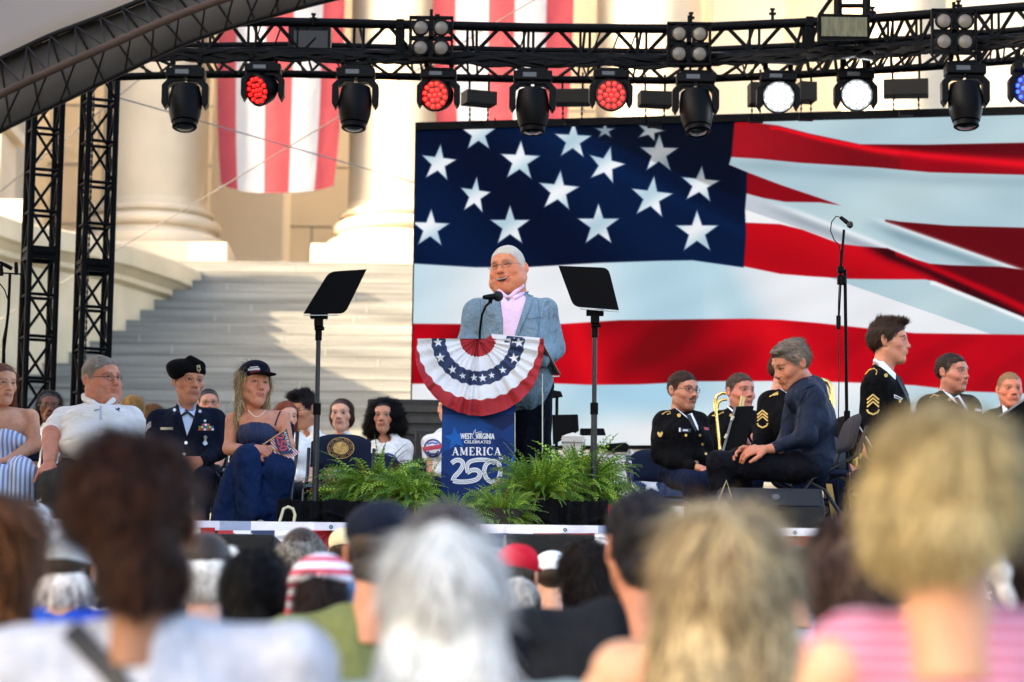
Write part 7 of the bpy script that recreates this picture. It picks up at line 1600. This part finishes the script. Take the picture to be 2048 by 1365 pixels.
for q, (x0, y0, x1, y1, Y_, lab) in enumerate([(735, 798, 900, 1000, 19.2, 'dark equipment rack behind the curly-haired singer'), (830, 860, 884, 960, 18.9, 'low black case left of the lectern panel')]):
    a, b = at(x0, y0, Y_), at(x1, y1, Y_); t = thing('equipment_rack', lab, 'rack', Vector(((a.x+b.x)/2, Y_, STZ))); MB().box2((a.x, Y_, STZ), (b.x, Y_+.5, a.z)).build('case', mat('rack_dark', srgb('#171411'), .6, noise=(4, .3)), t, bevel=.01)
    m_ = MB(); z_ = STZ+.1
    while z_ < a.z-.05: m_.box2((a.x+.03, Y_-.012, z_), (b.x-.03, Y_-.002, z_+.045)); z_ += .075
    m_.build('rack_unit', mat('rack_unit', srgb('#26221d'), .45, noise=(30, .4)), t)
# band riser backing and dark cases at the right
t = thing('band_riser', 'low black riser edge behind the band', 'riser', Vector((1.5, 19.0, STZ))); a, b = at(1310, 952, 19), at(2150, 952, 19); MB().box2((a.x, 18.9, STZ), (b.x, 19.4, STZ+.30)).build('skirt', CLB, t)
for q, (px, w_, h_, Y_, lab) in enumerate([(1700, .30, .95, 18.4, 'dark instrument case standing behind the horn player'), (1840, .35, .80, 18.2, 'dark instrument case standing between the two right soldiers'), (1975, .30, .75, 17.9, 'dark instrument case standing left of the ginger-haired soldier')]):
    c = at(px, 900, Y_); t = thing('instrument_case', lab, 'case', Vector((c.x, Y_, STZ)), 'dark instrument cases behind the band'); MB().box2((c.x-w_/2, Y_, STZ), (c.x+w_/2, Y_+.25, STZ+h_)).build('shell', mat('case_brown', srgb('#0f0d0b'), .6, spec=.1, noise=(5, .3)), t, bevel=.04); MB().box((c.x, Y_-.006, STZ+h_*.55), (.05, .012, .03)).build('latch', mat('silver_metal'), t)

# ---- ferns
FER = mat('fern_leaf', attr=True, rough=.55, spec=.2); FER.node_tree.nodes['Principled BSDF'].inputs['Subsurface Weight'].default_value = 0
nf = FER.node_tree; b_ = nf.nodes['Principled BSDF']; tr_ = nf.nodes.new('ShaderNodeBsdfTranslucent'); mx = nf.nodes.new('ShaderNodeMixShader'); mx.inputs[0].default_value = .25
at2 = [n for n in nf.nodes if n.type == 'ATTRIBUTE'][0]; nf.links.new(at2.outputs['Color'], tr_.inputs[0]); nf.links.new(b_.outputs[0], mx.inputs[1]); nf.links.new(tr_.outputs[0], mx.inputs[2]); nf.links.new(mx.outputs[0], [n for n in nf.nodes if n.type == 'OUTPUT_MATERIAL'][0].inputs[0])
def fern(px, py, Y, rad, n, label, seed, light=1., up=1., xlim=None):
    c = at(px, py, Y); z0 = STZ; rg = np.random.default_rng(seed); t = thing('fern', label, 'fern', Vector((c.x, Y, z0)), 'potted ferns around the lectern')
    MB().lathe((c.x, Y, z0), [(.0, 0), (.09, 0), (.13, max(c.z-z0-.02, .1)), (.12, max(c.z-z0-.02, .1))], 24).build('pot', mat('pot_brown', (.03, .02, .015), .7), t, smooth=True)
    V = []; Fc = []; C = []; SV = MB()
    for f in range(n):
        az = rg.uniform(0, 2*math.pi); L = rad*rg.uniform(.7, 1.3); el = R(rg.uniform(12, 88)*up); dr = rg.uniform(.8, 1.9)
        d = Vector((math.cos(az), math.sin(az)*.8, 0)); P = []; ns_ = 17; p = Vector((c.x, Y, c.z-.03))+d*.03; v = d*math.cos(el)+Vector((0, 0, math.sin(el)))
        for i in range(ns_+1):
            P.append(p.copy()); p = p+v*(L/ns_); v = (v+Vector((0, 0, -1))*dr*1.5/ns_*(.3+1.2*i/ns_)+Vector(rg.normal(size=3).tolist())*.02).normalized()
        if xlim and max(q.x for q in P) > at(xlim, 900, Y).x: continue
        tint = rg.uniform(0, 1)**1.3; base = np.array(srgb('#a8c840'))*(1-tint)+np.array(srgb('#4a8a30'))*tint; base = base*rg.uniform(.32, .98)*light
        if rg.random() < .03: base = np.array(srgb('#8a5a2a'))
        tw = rg.uniform(-1.1, 1.1)
        for i in range(1, ns_+1):
            s_ = i/ns_; w = .046*math.sin(math.pi*min(1, s_*.86+.12))**.7*(1.08-s_*.62)*rg.uniform(.85, 1.1)*(rad/.3)
            tdir = (P[i]-P[i-1]).normalized(); sd = tdir.cross(Vector((0, 0, 1)))
            if sd.length < .05: sd = Vector((1, 0, 0))
            sd = (Matrix.Rotation(tw, 3, tdir) @ sd.normalized()).normalized(); nrm = tdir.cross(sd)
            for q in (-1, 1):
                o = P[i-1].lerp(P[i], .5*(q > 0)); tip = o+(sd*q*.95+tdir*.30+Vector((0, 0, -.18*rg.random())))*w; wd = L/ns_*.36; k = len(V)
                m1 = o.lerp(tip, .35)+tdir*wd; m2 = o.lerp(tip, .35)-tdir*wd*.8
                V += [o, m1, tip, m2]; Fc.append((k, k+1, k+2, k+3)); cc = base*(.8+.4*rg.random())*(.9+.35*s_); C += [cc]*4
        SV.tube(P[::4]+[P[-1]], .0016, 4, cap=False)
    mk('fronds', [tuple(v) for v in V], np.array(Fc), FER, t, smooth=False, col=np.array(C)); SV.build('stems', mat('fern_stem', srgb('#4f6a2a'), .6), t)
fern(752, 990, 14.75, .31, 330, 'bright green fern farthest left, beside the empty chair', 1, 1.25, .72)
fern(826, 1000, 14.5, .26, 300, 'bushy green fern just left of the lectern panel', 2, 1.05, .75, xlim=890)
fern(905, 1036, 14.2, .19, 230, 'low green fern spilling in front of the blue lectern panel', 3, .95, .8)
fern(1002, 1034, 14.3, .20, 220, 'green fern hanging over the stage edge right of the lectern panel', 4, .95, .9)
fern(1078, 990, 14.55, .27, 330, 'tall green fern in front of the clear lectern side', 5, 1.1, .85)
fern(1160, 985, 14.75, .31, 330, 'wide green fern around the right teleprompter stand', 6, 1.05, .85)

# ---- stage front: strip, fans and black loudspeakers
STRP = (.70, .72, .77); FRY = SY-.03
t = thing('stage_trim', 'white and pale blue cloth strip with grommets along the stage edge', 'trim', Vector((0, FRY, STZ-.05)))
m_ = [MB(), MB(), MB()]; x = at(60, 1060, FRY).x; i = 0; zt2 = STZ+.004; zb2 = STZ-.042
while x < at(2100, 1060, FRY).x:
    w_ = .155; m_[(0, 1, 2, 1)[i % 4] if i % 7 else 0].box2((x, FRY, zb2), (x+w_, FRY+.02, zt2)); x += w_; i += 1
for q, (mm, c_) in enumerate(zip(m_, ('#dfe2ee', '#ccd0e2', '#8e9dbb'))): mm.build('cloth_strip', mat('strip_%d' % q, srgb(c_), .8, bump=(20, .01, 3)), t)
for px in (662, 1590, 205, 1130): c = at(px, 1064, FRY-.001); c.z = (zt2+zb2)/2; MB().lathe(c, [(.004, .0), (.009, .0), (.010, .003), (.004, .004)], 14, M=Matrix(((1, 0, 0), (0, 0, -1), (0, 1, 0)))).build('grommet', mat('grommet_green', (.05, .12, .10), .4, metal=.5), t)
for q, px in enumerate((-250, 205, 662, 1128, 1590, 2050)):
    c = at(px, 1074, FRY-.01); cyp = proj((c.x, FRY-.01, zb2+.004))[1]
    fan('bunting', ['bunting fan below the stage edge, at the far left', 'bunting fan below the stage edge, behind the big brown-haired head', 'bunting fan below the stage edge, left of the white-haired head', 'bunting fan below the stage edge, behind the black loudspeaker right of the lectern', 'bunting fan below the stage edge, under the floor monitor', 'bunting fan below the stage edge, at the far right'][q],
        px, cyp, FRY-.01, [(62, cR), (112, cW), (160, cN), (195, cW), (400, cR)], 226, math.pi, 2*math.pi, pleats=18, depth=.025, nr=90, na=200, stars=[(-math.pi+.35+.6*i_, 136, 17) for i_ in range(5)], group='bunting fans around the stage')
for x0, x1, lab in ((418, 558, 'black loudspeaker on the ground below the cream cable loop'), (1010, 1186, 'black loudspeaker on the ground right of the white-haired head')):
    a, b = at(x0, 1076, 13.6), at(x1, 1076, 13.6); t = thing('loudspeaker', lab, 'speaker', Vector(((a.x+b.x)/2, 13.6, 0)), 'black loudspeakers in front of the stage'); MB().box2((a.x, 13.3, .0), (b.x, 13.85, a.z)).build('cabinet', BOXM, t, bevel=.012)
    m_ = MB(); m_.box2((a.x+.02, 13.285, .1), (b.x-.02, 13.296, a.z-.03)); m_.build('grille', mat('monitor_grille'), t); MB().box2((a.x-.006, 13.28, 0.01), (a.x+.006, 13.296, a.z-.01)).build('edge_trim', mat('ledge_grey'), t)
# ================================================================ THE CROWD IN FRONT OF THE STAGE (seen from behind, seated)
def AH(p, prims, col, col2=None, n=3000, L=.06, w=.0022, flow=(0, 0, -1), lift=.15, curl=.003, wob=(.006, 45, 1), vox=.010, k=.03):
    V, Fc = p.sdf(prims, vox, k, wob); c = np.array(srgb(col)); nz = np.sin(V[:, 0]*90+2*np.sin(V[:, 2]*20))*np.sin(V[:, 2]*17+V[:, 0]*30)
    C = c[None]*(1+.35*nz[:, None]); 
    if col2: t = np.clip(.5+.9*nz, 0, 1)[:, None]; C = C*(1-t)+np.array(srgb(col2))*t
    parts = [(V, Fc, np.clip(C, .001, 1)), strands(V, Fc, n, L, w, flow, lift, col, .4, curl=curl, seed=n, segs=3)]
    if col2: parts.append(strands(V, Fc, n//2, L, w, flow, lift, col2, .25, curl=curl, seed=n+1, segs=3))
    V, Fc, C = join(parts); return mk('hair', V, Fc, HAIRM, p.root, col=C)
def aud(label, px, py, w, skin, shirt, sh=None, Y=None, yaw=180, hw=.158, neck=.050, bare=False, seed=0, shw=1., pants='#2b2f3a', roll=0, hcol='#332418', sy=None):
    """px,py head centre, w head width in photograph pixels"""
    Y = Y or F*hw/w; p = Person(label, px, py, Y, 'crowd watching in front of the stage', base_z=0); k = p.k
    p.head(px, py, .235*k*(w/k/hw), yaw, 4, roll, skin=skin, vox=.0055, neck=neck, neckl=.10, hairc=hcol, seed=seed); m = w/hw/k  # scale
    u = lambda q: q*k*m*1.0                                          # metres -> pixels
    sy = sy or py+u(.235); sx = px if sh is None else sh
    if bare: p.limb([('c', (sx-u(.16)*shw, sy, 0), (sx+u(.16)*shw, sy, 0), u(.055), u(.055)), ('e', (sx, sy+u(.10), 0), (u(.17)*shw, u(.14), .11))])
    p.limb([('c', (sx-u(.185)*shw, sy+u(.03), 0), (sx-u(.21)*shw, sy+u(.30), .03), u(.045), u(.038)), ('c', (sx+u(.185)*shw, sy+u(.03), 0), (sx+u(.21)*shw, sy+u(.30), .03), u(.045), u(.038)),
            ('c', (sx-u(.21)*shw, sy+u(.30), .03), (sx-u(.10), sy+u(.36), .26), u(.036), u(.026)), ('c', (sx+u(.21)*shw, sy+u(.30), .03), (sx+u(.10), sy+u(.36), .26), u(.036), u(.026))], vox=.012)
    p.hand((sx-u(.09), sy+u(.36), .27), (.5, .8, -.1), (0, 0, -1), .5, 1, 1); p.hand((sx+u(.09), sy+u(.36), .27), (-.5, .8, -.1), (0, 0, -1), .5, 1, -1)
    p.done()
    d = .10 if bare else 0
    top = [] if bare else [('c', (sx-u(.165)*shw, sy, 0), (sx+u(.165)*shw, sy, 0), u(.062), u(.062)), ('c', (px, py+u(.19), .01), (sx, sy, 0), u(.055), u(.09), .05), ('c', (sx-u(.19)*shw, sy+u(.01), 0), (sx-u(.205)*shw, sy+u(.20), .01), u(.058), u(.055)), ('c', (sx+u(.19)*shw, sy+u(.01), 0), (sx+u(.205)*shw, sy+u(.20), .01), u(.058), u(.055))]
    p.shirt = p.wear('shirt', top+[('e', (sx, sy+u(.15+d), 0), (u(.185)*shw, u(.17), .125), .05), ('e', (sx, sy+u(.38), .01), (u(.175)*shw, u(.18), .135), .05)], shirt, vox=.014, wob=(.006, 20, seed))
    zz = lambda z: None
    kx = at(sx, sy, Y).x; S = Sdf((kx-.32, Y-.22, -.02), (kx+.32, Y+.75, .85), .016)
    for s_ in (-1, 1): S.cap((kx+s_*.09, Y, .50), (kx+s_*.13, Y+.42, .50), .085, .065, .04); S.cap((kx+s_*.13, Y+.43, .49), (kx+s_*.13, Y+.42, .06), .060, .045, .03); S.cap((kx+s_*.13, Y+.40, .04), (kx+s_*.13, Y+.60, .035), .042, .035, .02)
    zb = at(sx, sy+u(.45), Y).z; S.cap((kx, Y, .52), (kx, Y+.0, max(.60, zb)), .13, .13, .05); V, Fc = S.mesh(); mk('trousers', V, Fc, cloth('crowd_trousers_'+pants[1:], srgb(pants)), p.root)
    p.u = u; p.m = m; return p
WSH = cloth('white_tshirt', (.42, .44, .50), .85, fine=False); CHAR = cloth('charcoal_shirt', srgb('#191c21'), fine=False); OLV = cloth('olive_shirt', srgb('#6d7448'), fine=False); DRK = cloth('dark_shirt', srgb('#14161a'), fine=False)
GRYS = cloth('grey_shirt', srgb('#5d6472'), fine=False); MINT = cloth('mint_blouse', srgb('#a6b8b8'), fine=False); BLUE = cloth('royal_blue_shirt', srgb('#1f4fc0'), fine=False)
# far rows first
p = aud('person in a cream hat, far row, left of the dark cap', 690, 1108, 62, '#c59274', GRYS, Y=12.2, seed=1); cap_on(p, cloth('cream_hat_cloth', srgb('#cfc6a0'), fold=.3), name='hat', brim=True)
p = aud('person with curly salt-and-pepper hair, far row, behind the black curls', 603, 1118, 84, '#b58a70', GRYS, Y=10.4, seed=2); AH(p, [('e', (603, 1112, -.01), (50, 46, .115)), ('e', (605, 1140, -.05), (44, 36, .07))], '#8d8a84', '#4f4a45', n=2500, L=.03, curl=.006, lift=.6)
p = aud('white-haired person at the left, far row, below the striped dress', 58, 1052, 70, '#c9977c', GRYS, Y=11.0, seed=3); AH(p, [('e', (60, 1046, -.01), (42, 42, .11))], '#dcdcdc', n=1200)
p = aud('person in a white cap, far row, right of the red cap', 1104, 1160, 66, '#c59274', DRK, Y=10.8, seed=4); cap_on(p, cloth('white_cap_cloth', srgb('#dfe3e6'), fold=.3), name='cap', lift=.004)
p = aud('person with dark curly hair, left of the black-haired head in charcoal', 1172, 1148, 88, '#c08c70', DRK, Y=9.8, seed=5); AH(p, [('e', (1172, 1138, -.01), (56, 58, .125)), ('e', (1174, 1180, -.05), (50, 44, .08))], '#1d1613', n=3200, L=.04, curl=.008, lift=.7)
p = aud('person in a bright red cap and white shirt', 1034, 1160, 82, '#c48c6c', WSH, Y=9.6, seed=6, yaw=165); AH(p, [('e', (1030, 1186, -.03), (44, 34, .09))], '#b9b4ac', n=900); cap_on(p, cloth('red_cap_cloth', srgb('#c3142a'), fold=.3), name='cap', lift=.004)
p = aud('balding person with pink scalp and white hair', 412, 1146, 108, '#cf9f88', GRYS, Y=8.4, seed=7); AH(p, [('e', (412, 1160, -.02), (64, 54, .115)), ('-e', (408, 1092, .0), (44, 40, .16), .02), ('c', (365, 1130, 0), (372, 1180, -.02), 16, 18), ('c', (458, 1110, 0), (456, 1180, -.02), 18, 18)], '#d6d0c6', n=1800, L=.03)
p = aud('person in a white cap and bright blue shirt', 130, 1150, 104, '#c79578', BLUE, sy=1262, Y=8.2, seed=8); cap_on(p, cloth('white_cap_cloth'), name='cap'); AH(p, [('e', (130, 1178, -.03), (52, 40, .09))], '#d4cdc6', n=800)
p = aud('person with black curls in dark clothes, left of the patriotic headscarf', 512, 1196, 112, '#4f3528', DRK, Y=7.8, seed=9); AH(p, [('e', (512, 1178, -.01), (72, 76, .15)), ('e', (520, 1240, -.06), (66, 60, .10)), ('e', (545, 1285, -.05), (44, 40, .09))], '#0c0b0c', n=5000, L=.045, curl=.008, lift=.7)
for q, (x, y, w_, hc, h2, sh_, lab) in enumerate([(338, 1112, 74, '#4a3526', None, GRYS, 'short brown-haired person in the far row, beside the mop of dark hair'), (470, 1098, 62, '#2a2422', None, DRK, 'short dark-haired person in the far row behind the balding person'), (842, 1112, 64, '#8d7a5c', '#5c4a35', WSH, 'sandy-haired person in the far row, half hidden by the thick white hair'),
        (1372, 1128, 70, '#3d2c22', None, GRYS, 'short brown-haired person in the far row behind the charcoal shirt'), (1590, 1150, 78, '#8c8378', '#5a544e', WSH, 'grey-haired person in the far row beside the long blonde hair'), (1236, 1176, 66, '#241c19', None, WSH, 'dark-haired person in the far row beside the curly-haired one'), (1800, 1160, 84, '#5a4332', None, OLV, 'brown-haired person in the far row below the pink striped top'), (960, 1150, 64, '#1b1715', None, GRYS, 'black-haired person in the far row beside the red cap')]):
    p = aud(lab, x, y, w_, '#b98468', sh_, seed=30+q, yaw=172+q*4); AH(p, [('e', (x, y-6, -.01), (w_*.58, w_*.62, .11)), ('e', (x, y+w_*.22, -.04), (w_*.5, w_*.42, .07))], hc, h2, n=1400, L=.03, lift=.4)
# headscarf
p = aud('person with long dark hair under a red, white and blue headscarf', 645, 1206, 112, '#a87458', OLV, Y=7.6, seed=10, shw=.8); AH(p, [('e', (643, 1196, -.01), (62, 62, .13)), ('c', (640, 1220, -.04), (646, 1350, -.06), 44, 40)], '#2a201d', n=3500, L=.10)
SCF = stripe_cloth('scarf_stripes', srgb('#c4455c'), srgb('#dfe3ee'), 9, 'Z'); S = Sdf((-.13, -.14, -.06), (.13, .15, .17), .008); S.ell((0, .012, .045), (.100, .120, .094), .01); S.ell((0, .05, -.05), (.14, .16, .11), .01, 's'); V, Fc = S.mesh(); mk('headscarf', xf(V, p.T), Fc, SCF, p.root)
for a, b, c in (((598, 1180), (570, 1310), 0), ((700, 1180), (716, 1260), 1)): V, Fc = p.sdf([('c', (a[0], a[1], -.06), (b[0], b[1], -.08), 20, 15)], .010, .01, (.006, 30, 2)); mk('scarf_tail', V, Fc, SCF if not c else cloth('scarf_blue', srgb('#5f86b0')), p.root)
# dark cap, olive
p = aud('person in a dark navy cap and olive shirt', 762, 1112, 130, '#bf8464', OLV, sh=715, sy=1280, Y=7.0, seed=11, yaw=160, shw=1.0); cap_on(p, cloth('navy_crowd_cap', srgb('#161b28'), fold=.3), name='cap'); AH(p, [('e', (766, 1136, -.02), (64, 44, .10))], '#3a342f', n=900, L=.02)
# black haired man in charcoal
p = aud('black-haired person in a charcoal shirt, beside the long blonde hair', 1278, 1100, 132, '#b5795c', CHAR, sh=1225, sy=1265, Y=6.7, seed=12, yaw=195, shw=1.25); AH(p, [('e', (1286, 1066, -.01), (72, 88, .135)), ('e', (1292, 1120, -.04), (58, 60, .09))], '#17161a', '#2b2a2e', n=3500, L=.03, lift=.3)
# dark brown tied hair
p = aud('person with tied-back dark brown hair, between the long-haired and short-haired blondes', 1702, 1170, 142, '#c0876a', DRK, Y=6.2, seed=13); AH(p, [('e', (1700, 1140, -.01), (94, 96, .15)), ('e', (1706, 1210, -.06), (76, 80, .10)), ('e', (1690, 1056, -.05), (38, 30, .05))], '#2a1d19', '#5d4a40', n=5000, L=.09, flow=(.3, 0, -1))
# right edge
p = aud('person with dark hair at the far right edge of the crowd', 2062, 1170, 120, '#c0876a', GRYS, Y=7.2, seed=14); AH(p, [('e', (2066, 1150, -.01), (74, 80, .14)), ('e', (2068, 1220, -.05), (60, 70, .09))], '#2a1f1b', n=3000)
V, Fc = p.sdf([('c', (2004, 1090, -.15), (2000, 1150, -.2), 13, 17), ('c', (2000, 1150, -.2), (2020, 1210, -.2), 17, 13)], .008, .01, (.006, 60, 3)); mk('grey_braid', V, Fc, mat('braid_grey', srgb('#bdb5ab'), .7, noise=(50, .3)), p.root)
# long brown hair, left edge
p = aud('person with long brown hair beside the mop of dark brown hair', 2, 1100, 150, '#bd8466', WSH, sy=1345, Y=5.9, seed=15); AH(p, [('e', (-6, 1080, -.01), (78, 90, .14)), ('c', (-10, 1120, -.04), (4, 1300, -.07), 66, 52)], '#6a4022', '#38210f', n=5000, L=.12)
# white long hair
p = aud('person with thick shoulder-length white hair', 890, 1150, 196, '#c99a80', MINT, Y=4.7, seed=16, shw=1.1); AH(p, [('e', (888, 1146, -.01), (100, 112, .140)), ('c', (872, 1180, -.03), (850, 1350, -.05), 92, 96), ('c', (904, 1180, -.03), (930, 1350, -.05), 92, 94)], '#cfd0cb', '#e9e9e4', n=8000, L=.10, lift=.008, w=.0018, vox=.008, curl=.0015, wob=(.0035, 50, 2, (1, 1, .2)))
# long blonde
HALT = cloth('patterned_top', srgb('#8d8f84'), noise=.6, fine=False)
p = aud('person with long straight blonde hair and bare shoulders', 1452, 1140, 200, '#d3a07c', HALT, sy=1350, Y=4.6, seed=17, bare=True, shw=1.0); AH(p, [('e', (1446, 1114, -.01), (104, 116, .14)), ('c', (1418, 1160, -.03), (1388, 1400, -.05), 94, 92), ('c', (1476, 1160, -.03), (1520, 1370, -.05), 98, 88)], '#c9b489', '#64503a', n=9000, L=.11, lift=.01, w=.0020, curl=.002, vox=.008, wob=(.007, 45, 5, (1, 1, .2)))
# big brown hair, white shirt
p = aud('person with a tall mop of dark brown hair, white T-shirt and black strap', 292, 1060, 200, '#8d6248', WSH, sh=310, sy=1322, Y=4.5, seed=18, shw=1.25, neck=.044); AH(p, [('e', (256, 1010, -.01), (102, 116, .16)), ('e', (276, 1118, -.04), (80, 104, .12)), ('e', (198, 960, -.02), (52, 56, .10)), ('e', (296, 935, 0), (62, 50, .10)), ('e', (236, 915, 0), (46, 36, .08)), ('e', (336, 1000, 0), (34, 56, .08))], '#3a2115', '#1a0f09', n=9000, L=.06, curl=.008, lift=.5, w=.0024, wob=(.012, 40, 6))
bv = tree_of(p.shirt); p.patch('bag_strap', bv, stripe([(140, 1255), (180, 1300), (228, 1350), (262, 1410)], 46), mat('strap_black', (.015, .014, .014), .6), .008)
# big short blonde, pink stripes
PNK = stripe_cloth('pink_striped_knit', srgb('#a82c4c'), srgb('#c48ea2'), 17, 'Z', .30)
p = aud('person with short blonde hair and a sleeveless pink striped top', 1890, 1010, 262, '#b98868', PNK, sh=1925, sy=1325, Y=3.45, seed=19, shw=.70, neck=.052, hw=.160); AH(p, [('e', (1892, 962, -.01), (126, 132, .142)), ('e', (1892, 1046, -.05), (106, 74, .10)), ('e', (1812, 1005, -.01), (50, 80, .11)), ('e', (1972, 1010, -.01), (56, 80, .11)), ('e', (1850, 880, 0), (62, 46, .09)), ('e', (1940, 892, 0), (56, 46, .09))], '#b09e70', '#73613f', n=11000, L=.055, w=.0022, curl=.003, lift=.22, vox=.007, wob=(.013, 30, 7, (1, 1, .6)))
p.skin = []; p.T = None; V, Fc = p.sdf([('c', (1668, 1338, -.04), (1635, 1430, -.02), 56, 54), ('c', (1680, 1335, -.03), (1760, 1310, .02), 46, 30)], .012, .04)
mk('bare_shoulder', V, Fc, mat('arm_skin', srgb('#cf9c7a'), .5, sss=.1), p.root)
